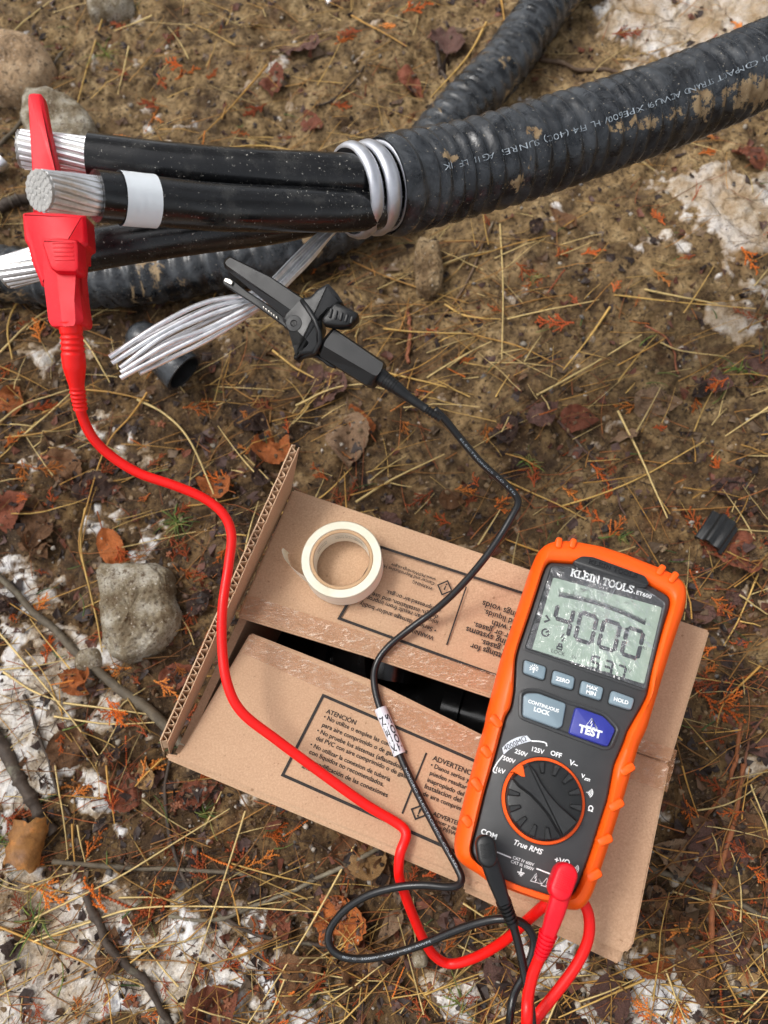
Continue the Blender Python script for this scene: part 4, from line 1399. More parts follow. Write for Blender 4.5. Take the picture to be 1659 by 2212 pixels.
def polar(loop, N=260, c=None):
    loop = ccw(loop)
    c = loop.mean(0) if c is None else c
    L = np.vstack([loop, loop[:1]])
    a = np.linspace(0, 2 * math.pi, N, endpoint=False)
    # dense walk, then pick by angle scaled to the long shape
    s = np.r_[0, np.cumsum(np.linalg.norm(np.diff(L, axis=0), axis=1))]
    q = np.linspace(0, s[-1], 4000, endpoint=False)
    d = np.stack([np.interp(q, s, L[:, 0]), np.interp(q, s, L[:, 1])], 1)
    an = np.arctan2((d - c)[:, 1] / 1.9, (d - c)[:, 0])
    o = np.argsort(an)
    an, d = an[o], d[o]
    an = np.r_[an[-1] - 2 * math.pi, an, an[0] + 2 * math.pi]; d = np.vstack([d[-1:], d, d[:1]])
    a = np.linspace(-math.pi, math.pi, N, endpoint=False)
    return np.stack([np.interp(a, an, d[:, 0]), np.interp(a, an, d[:, 1])], 1)
mc0 = inner_l.mean(0)
def soften(l, k=2, it=2):
    for _ in range(it):
        l = sum(np.roll(l, i, 0) for i in range(-k, k + 1)) / (2 * k + 1)
    return l
OL = soften(polar(outer_l, 300, mc0), 1, 2); IL = soften(polar(inner_l, 300, mc0), 1, 2)
def loops_mesh(loops, close=False):
    N = len(loops[0][0])
    V = np.vstack([MP.w(l, z) for l, z in loops])
    m_ = len(loops)
    F = [(i * N + j, i * N + (j + 1) % N, ((i + 1) % m_) * N + (j + 1) % N, ((i + 1) % m_) * N + j) for i in range(m_ if close else m_ - 1) for j in range(N)]
    return V, F
hol = [(inset(OL, 0.0035), 0.0), (inset(OL, 0.0008), 0.003), (OL, 0.010), (OL, 0.030), (inset(OL, 0.0006), 0.034), (inset(OL, 0.0020), 0.0385), (inset(OL, 0.0040), 0.0410), (0.35 * IL + 0.65 * inset(OL, 0.0045), 0.0420),
       (0.8 * IL + 0.2 * OL, 0.0422), (inset(IL, -0.0006), 0.0412), (inset(IL, 0.0000), 0.0395), (inset(IL, 0.0002), 0.034)]
V, F = loops_mesh(hol)
F.append(tuple(range(300))[::-1])
holster = mk('holster', (V, F), M['orange'], meter, True)
holster.data.set_sharp_from_angle(angle=R(50))
V, F = loops_mesh([(inset(IL, 0.0004), 0.030), (inset(IL, 0.0004), 0.0372), (inset(IL, 0.0012), 0.0383), (inset(IL, 0.0018), FACE)])
F.append(tuple(3 * 300 + j for j in range(300)))
face = mk('face_panel', (V, F), M['body_grey'], meter, True)
face.data.set_sharp_from_angle(angle=R(40))

def bar(a, b, w, h0, h1, mat, parent, name, pl=MP, r=None):
    a, b = np.asarray(a), np.asarray(b)
    d = (b - a) / np.linalg.norm(b - a); n_ = np.array([-d[1], d[0]]) * w / 2
    lp = rounded([a - n_, b - n_, b + n_, a + n_], w * 0.45 if r is None else r, 5)
    return mk(name, slab(pl, lp, [(0, h0), (0, h1 - w * 0.25), (w * 0.10, h1 - w * 0.08), (w * 0.28, h1)]), mat, parent, True, 35)
for cr, a, b in [(c3, (312, 32), (385, 95)), (c3, (256, 222), (320, 285)), (c3, (198, 420), (262, 495)), (c3, (140, 655), (196, 718)),
                 (c3, (1204, 338), (1128, 388)), (c3, (1138, 562), (1058, 610)), (c3, (1068, 784), (985, 824)), (c3, (1000, 998), (920, 1050))]:
    A_, B_ = MP.uv(*cr(*a), 0.036), MP.uv(*cr(*b), 0.040)
    bar(A_, B_, 0.0044, 0.012, 0.0427, M['orange'], holster, 'grip_rib')
for a, b in [((740, 32), (742, 78)), ((832, 40), (826, 78)), ((1388, 205), (1368, 245)), ((1470, 250), (1442, 292))]:
    bar(MP.uv(*c2(*a), 0.036), MP.uv(*c2(*b), 0.042), 0.0036, 0.016, 0.0432, M['orange'], holster, 'grip_rib')

# brand bar at the head
bp = ml(c2, [(835, 158), (890, 124), (960, 128), (1290, 248), (1318, 300), (1302, 316), (1270, 312), (870, 186)], 0.044)
badge = mk('badge', slab(MP, rounded(bp, 0.0014, 4), [(0, 0.036), (0, 0.0432), (0.0004, 0.0440), (0.0008, 0.0442)]), M['badge'], meter, True, 35)

# slab serif capitals, drawn stroke by stroke
GLY = {
    'K': (0.86, [[(.17, 0), (.17, 1)], [(.20, .40), (.72, 1)], [(.38, .58), (.74, 0)], [(0, .05), (.36, .05)], [(0, .95), (.36, .95)], [(.54, .95), (.84, .95)], [(.56, .05), (.88, .05)]]),
    'L': (0.72, [[(.17, 0), (.17, 1)], [(0, .05), (.68, .05)], [(0, .95), (.38, .95)], [(.65, 0), (.65, .30)]]),
    'E': (0.76, [[(.17, 0), (.17, 1)], [(0, .05), (.70, .05)], [(0, .95), (.68, .95)], [(.17, .52), (.50, .52)], [(.67, 0), (.67, .28)], [(.65, .74), (.65, 1)], [(.47, .40), (.47, .64)]]),
    'I': (0.42, [[(.20, 0), (.20, 1)], [(0, .05), (.40, .05)], [(0, .95), (.40, .95)]]),
    'N': (0.90, [[(.17, 0), (.17, 1)], [(.72, 0), (.72, 1)], [(.17, .97), (.72, .05)], [(0, .05), (.34, .05)], [(0, .95), (.28, .95)], [(.56, .95), (.88, .95)]]),
    'T': (0.76, [[(.36, 0), (.36, 1)], [(.02, .95), (.70, .95)], [(.05, .72), (.05, 1)], [(.67, .72), (.67, 1)], [(.18, .05), (.54, .05)]]),
    'S': (0.68, [[(.58, .72), (.58, .98)], [(.56, .80), (.44, .95), (.26, .96), (.12, .84), (.14, .66), (.34, .54), (.52, .42), (.56, .24), (.44, .06), (.26, .04), (.10, .18)], [(.06, .02), (.06, .30)]]),
    'O': (0.86, [[(.41 + .33 * math.cos(t), .5 + .46 * math.sin(t)) for t in np.linspace(0, 2 * math.pi, 22)]]),
    '.': (0.30, [[(.05, .09), (.23, .09)]]), ' ': (0.36, []),
}
def slab_text(pl, body, a, b, h, z, wt=0.19):
    x, parts = 0.0, []
    d = np.asarray(b) - np.asarray(a); L = np.linalg.norm(d); d /= L
    n_ = np.array([-d[1], d[0]])
    tot = sum(GLY[ch][0] for ch in body)
    sx_ = L / tot
    dz = 0
    for ch in body:
        w, segs = GLY[ch]
        for sg in segs:
            p = np.array(sg, float)
            thin = ch != 'O' and len(p) == 2 and abs(p[0][1] - p[1][1]) < 1e-6
            q = np.asarray(a) + np.outer((x + p[:, 0]) * sx_, d) + np.outer(p[:, 1] * h, n_)
            parts.append(polyline_strip(pl, q, h * (0.13 if thin else wt), z + dz * 1e-6)); dz += 1
        x += w
    return join(parts)
mk('raised_lettering', slab_text(MP, 'KLEIN TOOLS', MP.uv(*c2(930, 170), .0444), MP.uv(*c2(1240, 266), .0444), 0.0025, 0.0446, 0.16), M['black_gloss'], badge)

# window: clear frame, black mask, greenish glass, segments, then the wrinkled film
win = rounded(ml(c2, [(692, 186), (850, 190), (1290, 330), (1422, 420), (1290, 975), (522, 712)]), 0.0020, 5)
window = mk('window_frame', slab(MP, win, [(-0.0006, 0.036), (-0.0004, 0.0391), (0.0004, 0.0394), (0.0012, 0.0390), (0.0014, 0.0386)]), M['body_grey'], meter, True, 35)
mask = mk('window_mask', slab(MP, inset(ccw(win), 0.0014), [(0, 0.0384), (0, 0.0388)]), M['badge'], window)
lcdp = ml(c2, [(712, 262), (800, 286), (1358, 440), (1392, 452), (1280, 930), (578, 712)])
lcd = mk('screen', slab(MP, rounded(lcdp, 0.0008, 3), [(0, 0.0386), (0, 0.0390)]), M['lcd'], meter)
SEGZ = 0.0392
def hexseg(a, b, w):
    a, b = np.asarray(a, float), np.asarray(b, float)
    d = (b - a) / np.linalg.norm(b - a); n_ = np.array([-d[1], d[0]])
    k = w / 2; e = k * 0.45
    return [a - d * e * 0.4, a + d * e + n_ * k, b - d * e + n_ * k, b + d * e * 0.4, b - d * e - n_ * k, a + d * e - n_ * k]
SEGS = {'0': 'abcdef', '4': 'bcfg', '5': 'acdfg', '3': 'abcdg', '7': 'abc'}
def digit(ch, tl, tr, br, bl, w):
    tl, tr, br, bl = map(np.asarray, (tl, tr, br, bl))
    ml_, mr = (tl + bl) / 2, (tr + br) / 2
    g_ = 0.045
    line = dict(a=(tl, tr), b=(tr, mr), c=(mr, br), d=(bl, br), e=(ml_, bl), f=(tl, ml_), g=(ml_, mr))
    parts = []
    for s_ in SEGS[ch]:
        p, q = line[s_]
        p, q = p + (q - p) * g_, q - (q - p) * g_
        h_ = hexseg(p, q, w)
        parts.append((MP.w(h_, SEGZ), [tuple(range(6))]))
    return parts
rows = []
for k, ch in enumerate('4000'):
    ox, oy = 742 + 146 * k, 432 + 47 * k
    w_, h_ = (100, 33), (-40, 166)
    rows.append((ch, (ox, oy), (ox + w_[0], oy + w_[1]), (ox + w_[0] + h_[0], oy + w_[1] + h_[1]), (ox + h_[0], oy + h_[1])))
for ch, *pts in rows:
    mk('digit', join(digit(ch, *[MP.uv(*c2(*p), SEGZ) for p in pts], 0.0023)), M['segment'], lcd)
for k, ch in enumerate('537'):
    ox, oy = 962 + 80 * k, 752 + 29 * k
    pts = [(ox, oy), (ox + 48, oy + 16), (ox + 28, oy + 88), (ox - 20, oy + 72)]
    mk('digit', join(digit(ch, *[MP.uv(*c2(*p), SEGZ) for p in pts], 0.0013)), M['segment'], lcd)
def mtext(name, body, a, b, cr, parent, mat=None, z=None, bold=0.01, shear=0.0, h=None, height=None):
    z = FACE + 0.0002 if z is None else z
    return mk(name, text_on(MP, body, MP.uv(*cr(*a), z), MP.uv(*cr(*b), z), z, bold, shear, height=height), mat or M['white'], parent)
def mstrokes(name, segs, cr, wd, parent, mat=None, z=None):
    z = FACE + 0.0002 if z is None else z
    return mk(name, join([polyline_strip(MP, [MP.uv(*cr(*p), z) for p in pts], wd, z + 1e-6 * i) for i, pts in enumerate(segs)]), mat or M['white'], parent)
mstrokes('screen_symbol', [[(665, 498), (688, 528), (655, 540)]], c2, 0.0013, lcd, M['segment'], SEGZ)
arc = [(664 + 24 * math.cos(t), 607 + 22 * math.sin(t)) for t in np.linspace(R(20), R(290), 16)]
mstrokes('screen_symbol', [arc, [(664, 607), (684, 592)], [(672, 598), (684, 604)]], c2, 0.0009, lcd, M['segment'], SEGZ)
mstrokes('screen_symbol', [[(780, 612), (762, 640), (782, 640), (765, 664)]], c2, 0.0009, lcd, M['segment'], SEGZ)
mstrokes('screen_symbol', [[(738, 690), (768, 700), (764, 716), (734, 706), (738, 690)], [(744, 690), (750, 676), (764, 680), (764, 696)]], c2, 0.0010, lcd, M['segment'], SEGZ)
mtext('screen_text', 'LOCK', (698, 730), (782, 756), c2, lcd, M['segment'], SEGZ, 0.0)
mtext('screen_text', 'DC', (828, 766), (860, 774), c2, lcd, M['segment'], SEGZ, 0.0)
mtext('screen_text', 'V', (1178, 858), (1202, 864), c2, lcd, M['segment'], SEGZ, 0.0)
mtext('screen_text', 'MΩ', (1262, 706), (1300, 716), c2, lcd, M['segment'], SEGZ, 0.0)
# bar graph: ticks along a shallow arc
ticks, comb = [], []
for k in range(61):
    t = k / 60
    x = 748 + 545 * t
    y = 356 + 80 * t + 102 * t * t
    ticks.append([(x, y), (x, y - (22 if k % 10 == 0 else 12 if k % 5 == 0 else 8))])
    if k < 60: comb.append([(x + 4, y + 6), (x + 0, y + 26)])
curve = [(748 + 545 * t, 357 + 80 * t + 102 * t * t) for t in np.linspace(0, 1, 24)]
mstrokes('bar_graph', ticks + [curve], c2, 0.00032, lcd, M['segment'], SEGZ)
mstrokes('bar_graph', comb, c2, 0.00075, lcd, M['segment'], SEGZ)
for k, (x, y, tx) in enumerate([(878, 336, '1000'), (1012, 366, '2000'), (1155, 420, '3000')]):
    mtext('screen_text', tx, (x, y), (x + 34, y + 12), c2, lcd, M['segment'], SEGZ, 0.0)
BZ = 0.0394
mk('printed_lettering', slab_text(MP, 'KLEIN TOOLS.', MP.uv(*c2(817, 250), BZ), MP.uv(*c2(1228, 366), BZ), 0.0044, BZ, 0.2), M['white'], meter)
strip = ml(c2, [(812, 204), (1345, 372), (1335, 422), (800, 262)], BZ)
mk('title_strip', (MP.w(strip, BZ - 0.0003), [(0, 1, 2, 3)]), M['badge'], meter)
mtext('printed_lettering', 'ET600', (1232, 366), (1326, 394), c2, meter, None, BZ, 0.02)
# wrinkled protective film
fw_ = ccw(inset(ccw(win), 0.0010))
NF = 420
fl_ = polar(fw_, NF, fw_.mean(0))
fc_ = fl_.mean(0)
FR_ = 34
V, rimv, uvv = [], [], []
fx = (fl_[:, 0].max() - fl_[:, 0].min()) / 2
for i in range(FR_ + 1):
    k = i / FR_
    for j in range(NF):
        p = fc_ + (fl_[j] - fc_) * k
        ph = j / NF
        right = 0.35 + 0.65 * min(1.0, max(0.0, 0.5 + 1.1 * (p[0] - fc_[0]) / fx))
        wr = 0.00120 * right * max(0, k - 0.35) * (vn(np.array(ph * 120), np.array(k * 1.2), 71) - 0.5) + 0.0009 * right * (vn(p[0] * 260 + 50, p[1] * 200 + 50, 72) - 0.5) + 0.00035 * right * (vn(p[0] * 800 + 50, p[1] * 600 + 50, 73) - 0.5)
        V.append((*p, BZ + 0.0012 - 0.0006 * k ** 6 + wr)); rimv.append(k ** 1.6); uvv.append((ph, k))
V = np.array(V)
F = [(i * NF + j, i * NF + (j + 1) % NF, (i + 1) * NF + (j + 1) % NF, (i + 1) * NF + j) for i in range(FR_) for j in range(NF)]
film = mk('protective_film', (MP.w(V[:, :2], V[:, 2]), F), M['film'], meter, True)
a_ = film.data.attributes.new('rim', 'FLOAT', 'POINT'); a_.data.foreach_set('value', np.array(rimv, np.float32))
ul = film.data.uv_layers.new(name='UVMap')
for p in film.data.polygons:
    for li in p.loop_indices:
        vi = film.data.loops[li].vertex_index
        a, b = uvv[vi]
        if a < 0.004 and any(uvv[film.data.loops[q].vertex_index][0] > 0.9 for q in p.loop_indices): a = 1.0
        ul.data[li].uv = (a, b)

# buttons
def button(name, pts, cr, mat, r=0.0016, h=0.0022, lab_=None):
    lp = rounded(ml(cr, pts, FACE + h), r, 5)
    gap = mk('button_recess', slab(MP, inset(ccw(lp), -0.0007), [(0, 0.036), (0, FACE + 0.00025)]), M['black'], face)
    b_ = mk(name, slab(MP, lp, [(0, FACE - 0.001), (0, FACE + h * 0.6), (0.0004, FACE + h * 0.9), (0.0010, FACE + h)]), mat, meter, True, 35)
    if lab_: b_['label'] = lab_
    return b_
BH = FACE + 0.0023
bb_ = button('button', [(530, 775), (670, 822), (655, 905), (523, 858)], c2, M['button'], lab_='backlight button with a lamp symbol')
sun_s = [[(590 + 16 * math.cos(t), 832 + 14 * math.sin(t)), (590 + 29 * math.cos(t), 832 + 26 * math.sin(t))] for t in np.linspace(R(160), R(400), 9)]
bulb = [(590 + 8 * math.cos(t), 834 + 9 * math.sin(t)) for t in np.linspace(0, 2 * math.pi, 14)]
mstrokes('legend', sun_s + [bulb, [(584, 838), (598, 830)], [(580, 832), (600, 836)], [(583, 848), (592, 852)], [(582, 855), (590, 858)]], c2, 0.00045, bb_, None, BH)
b1 = button('button', [(715, 840), (850, 886), (836, 967), (699, 925)], c2, M['button'], lab_='ZERO button')
mtext('legend', 'ZERO', (725, 905), (812, 928), c2, b1, None, BH, 0.03)
b1 = button('button', [(893, 904), (1031, 952), (1012, 1034), (876, 990)], c2, M['button'], lab_='MAX MIN button')
mtext('legend', 'MAX', (920, 955), (990, 975), c2, b1, None, BH, 0.03)
mtext('legend', 'MIN', (917, 990), (977, 1006), c2, b1, None, BH, 0.03)
b1 = button('button', [(1080, 967), (1226, 1020), (1204, 1095), (1060, 1049)], c2, M['button'], lab_='HOLD button')
mtext('legend', 'HOLD', (1091, 1033), (1182, 1060), c2, b1, None, BH, 0.03)
well = rounded(ml(c2, [(505, 985), (545, 965), (620, 968), (815, 1045), (880, 1062), (1040, 1118), (1125, 1212), (1075, 1330), (1030, 1338), (790, 1250), (500, 1140)], FACE), 0.0025, 5)
mk('button_bezel', slab(MP, well, [(-0.0012, 0.037), (-0.0006, FACE + 0.0008), (0.0004, FACE + 0.0012), (0.0012, FACE + 0.0009), (0.0016, FACE + 0.0003)]), M['body_grey'], face, True, 40)
b1 = button('button', [(524, 1000), (552, 986), (616, 986), (795, 1052), (770, 1195), (742, 1212), (520, 1132)], c2, M['button'], 0.0016, 0.0026, lab_='large grey CONTINUOUS LOCK button')
BH2 = FACE + 0.0027
mtext('legend', 'CONTINUOUS', (552, 1046), (745, 1110), c2, b1, None, BH2, 0.03)
mtext('legend', 'LOCK', (588, 1098), (688, 1130), c2, b1, None, BH2, 0.04)
b1 = button('button', [(850, 1080), (872, 1076), (1030, 1132), (1106, 1215), (1058, 1322), (1030, 1318), (808, 1242)], c2, M['blue'], 0.0016, 0.0026, lab_='large blue TEST button')
mtext('legend', 'TEST', (866, 1228), (1012, 1274), c2, b1, None, BH2, 0.045)
tri = lambda cx_, cy_, s_, cr: [(cx_ - 0.02 * s_, cy_ - 0.9 * s_), (cx_ + 0.85 * s_, cy_ + 0.82 * s_), (cx_ - 0.98 * s_, cy_ + 0.28 * s_)]
t0 = tri(955, 1180, 38, c2)
bolt = lambda x, y, s_: [(x + 0.10 * s_, y - 0.45 * s_), (x - 0.16 * s_, y + 0.02 * s_), (x + 0.14 * s_, y + 0.04 * s_), (x - 0.10 * s_, y + 0.48 * s_)]
mstrokes('legend', [t0 + t0[:2], bolt(952, 1178, 38)], c2, 0.00045, b1, None, BH2)

# dial
dr = np.linalg.norm(MP.uv(*c3(908, 560), FACE) - MP.uv(*c3(388, 556), FACE)) / 2
dc = (MP.uv(*c3(908, 560), FACE) + MP.uv(*c3(388, 556), FACE) + MP.uv(*c3(640, 826), FACE) + MP.uv(*c3(650, 288), FACE)) / 4
dial = mk('dial_ring', loops_mesh([(dc + circle((0, 0), dr, 96), FACE - .001), (dc + circle((0, 0), dr, 96), FACE + 0.0012), (dc + circle((0, 0), dr - 0.0004, 96), FACE + 0.0017), (dc + circle((0, 0), dr * 0.925, 96), FACE + 0.0017), (dc + circle((0, 0), dr * 0.91, 96), FACE + 0.0002)]), M['orange'], meter, True, 40)
mk('dial_gap', loops_mesh([(dc + circle((0, 0), dr * 1.03, 96), FACE + 0.00015), (dc + circle((0, 0), dr * 0.90, 96), FACE + 0.0003)]), M['black'], dial)
kr = dr * 0.905
knob = mk('dial_knob', slab(MP, dc + circle((0, 0), kr, 96), [(0, FACE - 0.001), (0, FACE + 0.0050), (0.0006, FACE + 0.0056), (0.0012, FACE + 0.0058)]), M['black'], meter, True, 40)
KZ = FACE + 0.0058
ga = MP.uv(*c3(500, 380), KZ) - dc; gb = MP.uv(*c3(800, 735), KZ) - dc
gd = (gb - ga) / np.linalg.norm(gb - ga); gn = np.array([-gd[1], gd[0]])
gr = kr * 0.97
prof_g = [(-1.0, .30), (-0.72, .31), (-0.35, .22), (0, .19), (0.35, .20), (0.72, .27), (0.97, .30)]
lp = [dc + gd * gr * t + gn * kr * w for t, w in prof_g] + [dc + gd * gr * t - gn * kr * w for t, w in prof_g[::-1]]
mk('grip_bar', slab(MP, rounded(lp, 0.0006, 4), [(-0.0003, KZ - 0.001), (0.0001, KZ + 0.0030), (0.0006, KZ + 0.0042), (0.0010, KZ + 0.0045)]), M['black'], knob)
ang0 = math.atan2(gd[1], gd[0])
for k in range(14):
    a = ang0 + R(360 / 14 * k + 12.8)
    off = abs(((a - ang0 + math.pi / 2) % math.pi) - math.pi / 2)
    if off < R(24): continue
    e = np.array([math.cos(a), math.sin(a)]); f = np.array([-e[1], e[0]])
    lp = [dc + e * kr * 0.66 - f * kr * 0.055, dc + e * kr * 0.985 - f * kr * 0.10, dc + e * kr * 0.985 + f * kr * 0.10, dc + e * kr * 0.66 + f * kr * 0.055]
    mk('knob_tooth', slab(MP, rounded(lp, 0.0005, 3), [(0, KZ - 0.001), (0.0002, KZ + 0.0012), (0.0006, KZ + 0.0016)]), M['black'], knob, True, 30)
pt = ml(c3, [(440, 385), (505, 318), (524, 342), (536, 408), (512, 404), (468, 376)], KZ + 0.005)
mk('pointer', slab(MP, rounded(pt, 0.0004, 3), [(0, KZ - 0.0005), (0, KZ + 0.0047), (0.0003, KZ + 0.0050)]), M['orange'], knob, True, 30)

# face print
lay_t = [('OFF', (692, 268), (762, 290), .03), ('125V', (576, 244), (652, 266), .025), ('250V', (468, 256), (546, 284), .025), ('500V', (394, 300), (470, 326), .025), ('1kV', (350, 372), (406, 392), .025),
         ('V~', (808, 328), (862, 350), .03), ('V', (884, 410), (908, 418), .035), ('Ω', (928, 618), (960, 628), .03), ('COM', (254, 762), (352, 802), .03), ('True RMS', (462, 832), (642, 898), .02),
         ('CAT IV 600V', (456, 922), (588, 970), .01), ('CAT III 1000V', (444, 946), (588, 998), .01), ('+VΩ', (718, 944), (812, 972), .02)]
for tx, a, b, bd in lay_t:
    mtext('printed_lettering', tx, a, b, c3, face, None, None, bd, 0.25 if tx == 'True RMS' else 0.0)
mstrokes('printed_rule', [[(358, 880), (447, 916)], [(606, 984), (694, 1018)]], c3, 0.0006, face)
mstrokes('printed_symbol', [[(910, 416), (944, 424)], [(906, 424), (916, 427)], [(920, 428), (930, 431)], [(934, 432), (942, 434)]], c3, 0.00045, face)
def arcs(cx_, cy_, cr, n, wd, name='printed_symbol'):
    seg = [[(cx_ + (8 + 9 * k) * math.cos(t), cy_ + (8 + 9 * k) * math.sin(t)) for t in np.linspace(R(-38), R(62), 9)] for k in range(n)]
    seg.append([(cx_ - 6, cy_ - 2), (cx_ + 2, cy_ + 1)])
    mstrokes(name, seg, cr, wd, face)
arcs(925, 505, c3, 4, 0.0004)
arcs(836, 984, c3, 4, 0.0004)
mstrokes('printed_symbol', [[(512, 982), (508, 1006)], [(486, 1004), (530, 1014)], [(494, 1016), (522, 1022)], [(502, 1027), (514, 1030)]], c3, 0.0005, face)
t1, t2 = tri(606, 1050, 38, c3), tri(672, 1078, 38, c3)
mstrokes('printed_symbol', [t1 + t1[:2], bolt(602, 1046, 38)], c3, 0.00042, face)
mstrokes('printed_symbol', [t2 + t2[:2], [(676, 1058), (670, 1080)], [(668, 1087), (666, 1092)]], c3, 0.00045, face)
# white arc label for the megohm range
cx_, cy_ = 640, 560
def arc_pts(rad, a0, a1, n=20): return [(cx_ + rad * math.cos(t), cy_ + rad * math.sin(t)) for t in np.linspace(R(a0), R(a1), n)]
lbl = [(386, 262), (390, 226), (432, 186), (490, 158), (545, 148), (582, 182), (520, 196), (460, 222), (415, 248), (398, 272)]
lb0 = np.array([MP.uv(*c3(*p), FACE) for p in lbl[1:5]]); lb1 = np.array([MP.uv(*c3(*p), FACE) for p in [(400, 268), (440, 234), (500, 204), (576, 182)]])
mk('range_label', (np.vstack([MP.w(spline(lb0, 14), FACE + 0.0002), MP.w(spline(lb1, 14), FACE + 0.0002)]), [(i, i + 1, 15 + i, 14 + i) for i in range(13)]), M['label_white'], face)
mk('range_lettering', text_on(MP, '4000MΩ', MP.uv(*c3(408, 246), FACE), MP.uv(*c3(546, 180), FACE), FACE + 0.0004, 0.0), M['segment'], face)
mstrokes('range_line', [[(398, 270), (360, 318), (338, 356), (334, 370), (342, 380), (356, 382)], [(575, 182), (620, 184), (655, 190), (668, 198), (671, 215)]], c3, 0.0007, face)

# ================================================================== RED TEST LEAD
def px_r(px, depth): return px / FPX * depth
cr_r = crop(0, 200, 3.456)
RP = Plane(D(120, 460, 0.3945), RT, D(85, 215, 0.394) - D(150, 705, 0.392))
def rp(pts, h=0.0): return np.array([RP.uv(*cr_r(*p), h) for p in pts])
rl = thing('red_test_lead', D(130, 560, .39) * [1, 1, 0] + [0, 0, ZT], 'red test lead clipped to the cable with its wire curving to the meter', 'test lead')
clip = mk('crocodile_clip', slab(RP, rounded(rp([(218, 1172), (330, 1160), (500, 1160), (640, 1172), (762, 1192), (780, 1445), (742, 1465), (712, 1560), (702, 1690), (722, 1900), (750, 2085), (735, 2125), (482, 2150), (452, 2100), (412, 1800), (385, 1800), (362, 1740), (300, 1590), (270, 1460), (236, 1400)]), 0.0012, 4),
        [(0.0006, -0.009), (0, -0.008), (0, 0.0028), (0.0010, 0.0040), (0.0020, 0.0046)]), M['red'], rl, True, 35)
ro_ = rounded(rp([(398, 1490), (688, 1480), (702, 1690), (722, 1900), (752, 2085), (738, 2128), (482, 2152), (452, 2100), (415, 1800)]), 0.0010, 4)
ri_ = rounded(rp([(470, 1500), (640, 1490), (652, 1690), (640, 1900), (650, 2080), (640, 2122), (545, 2130), (535, 2090), (500, 1800)], 0.008), 0.0008, 4)
mk('barrel', stack(RP, [(ro_, 0.0), (ro_, 0.0045), (ri_, 0.0078)]), M['red'], clip)
mk('jaw', slab(RP, rounded(rp([(258, 140), (300, 128), (370, 136), (388, 190), (430, 420), (462, 580), (516, 800), (610, 1180), (300, 1190), (290, 800), (276, 560), (256, 210)]), 0.0008, 4),
        [(0.0004, -0.0036), (0, -0.003), (0, 0.0014), (0.0008, 0.0024), (0.0012, 0.0026)]), M['red'], clip, True, 35)
mk('lower_jaw', slab(RP, rounded(rp([(300, 200), (380, 200), (470, 620), (560, 1180), (330, 1190), (300, 700)]), 0.0008, 4), [(0.0004, -0.036), (0, -0.035), (0, -0.031), (0.0008, -0.030)]), M['red'], clip, True, 35)
mk('jaw_web', slab(RP, rounded(rp([(360, 1150), (560, 1150), (570, 1420), (370, 1420)]), 0.0008, 4), [(0, -0.034), (0, -0.006)]), M['red'], clip)
pad = mk('thumb_pad', slab(RP, rounded(rp([(358, 1382), (510, 1366), (682, 1386), (692, 1450), (694, 1640), (664, 1672), (490, 1668), (440, 1632), (392, 1490)], 0.010), 0.0014, 4),
        [(0, 0.002), (0, 0.0098), (0.0008, 0.0112), (0.0018, 0.0116)]), M['red'], clip, True, 35)
for k in range(5):
    y = 1410 + 36 * k
    bar(RP.uv(*cr_r(450 + 6 * k, y), 0.0116), RP.uv(*cr_r(632 + 3 * k, y - 2), 0.0116), 0.0010, 0.0112, 0.0119, M['red'], pad, 'pad_ridge', RP)
bpts = [(150, 694, .391), (155, 725, .393), (159, 775, .396), (166, 835, .402), (174, 884, .408)]
bcn = cable_line(bpts, 120)
t_ = np.linspace(0, 1, 120)
rad = np.interp(t_, [0, .12, .30, .5, .72, .78, 1.0], [px_r(25, .39), px_r(24, .39), px_r(25.5, .39), px_r(24, .4), px_r(16, .4), px_r(17.5, .4), px_r(15.5, .4)])
def ridge(t, a, b, n):
    return np.where((t > a) & (t < b), 0.5 - 0.5 * np.cos((t - a) / (b - a) * n * 2 * math.pi), 0)
rad = rad * (1 - 0.10 * ridge(t_, 0.12, 0.36, 4) - 0.14 * ridge(t_, 0.74, 0.99, 5))
mk('strain_relief', tube(bcn, rad, 28), M['red_wire'], rl, True, 50)
RW = 0.0028
def heights(pts, n):
    return spline([P(u, v, z) for u, v, z in pts], n)
red_path = [(172, 872, .268), (178, 900, .262), (200, 945, .252), (240, 985, .243), (300, 1022, .235), (380, 1050, .228), (440, 1076, .222), (482, 1110, .217), (500, 1155, .212), (494, 1220, .207), (481, 1310, .203), (480, 1400, .198), (492, 1480, .194),
            (524, 1540, .189), (600, 1600, .182), (700, 1674, .174), (790, 1738, .1675), (848, 1772, .1645), (872, 1790, .1640), (877, 1808, .1645), (864, 1845, .1650), (862, 1890, .158), (874, 1930, .148), (893, 1980, .135), (915, 2030, .122), (940, 2066, .112),
            (975, 2082, .108), (1030, 2067, .118), (1092, 2030, .138), (1150, 1978, .165), (1190, 1946, .178), (1228, 1932, .184), (1256, 1945, .186), (1272, 1980, .184), (1270, 2030, .180), (1245, 2085, .176), (1205, 2140, .172), (1165, 2190, .168), (1145, 2230, .165), (1125, 2330, .12), (1100, 2480, .03)]
mk('wire', tube(heights(red_path, 420), RW, 14), M['red_wire'], rl, True)

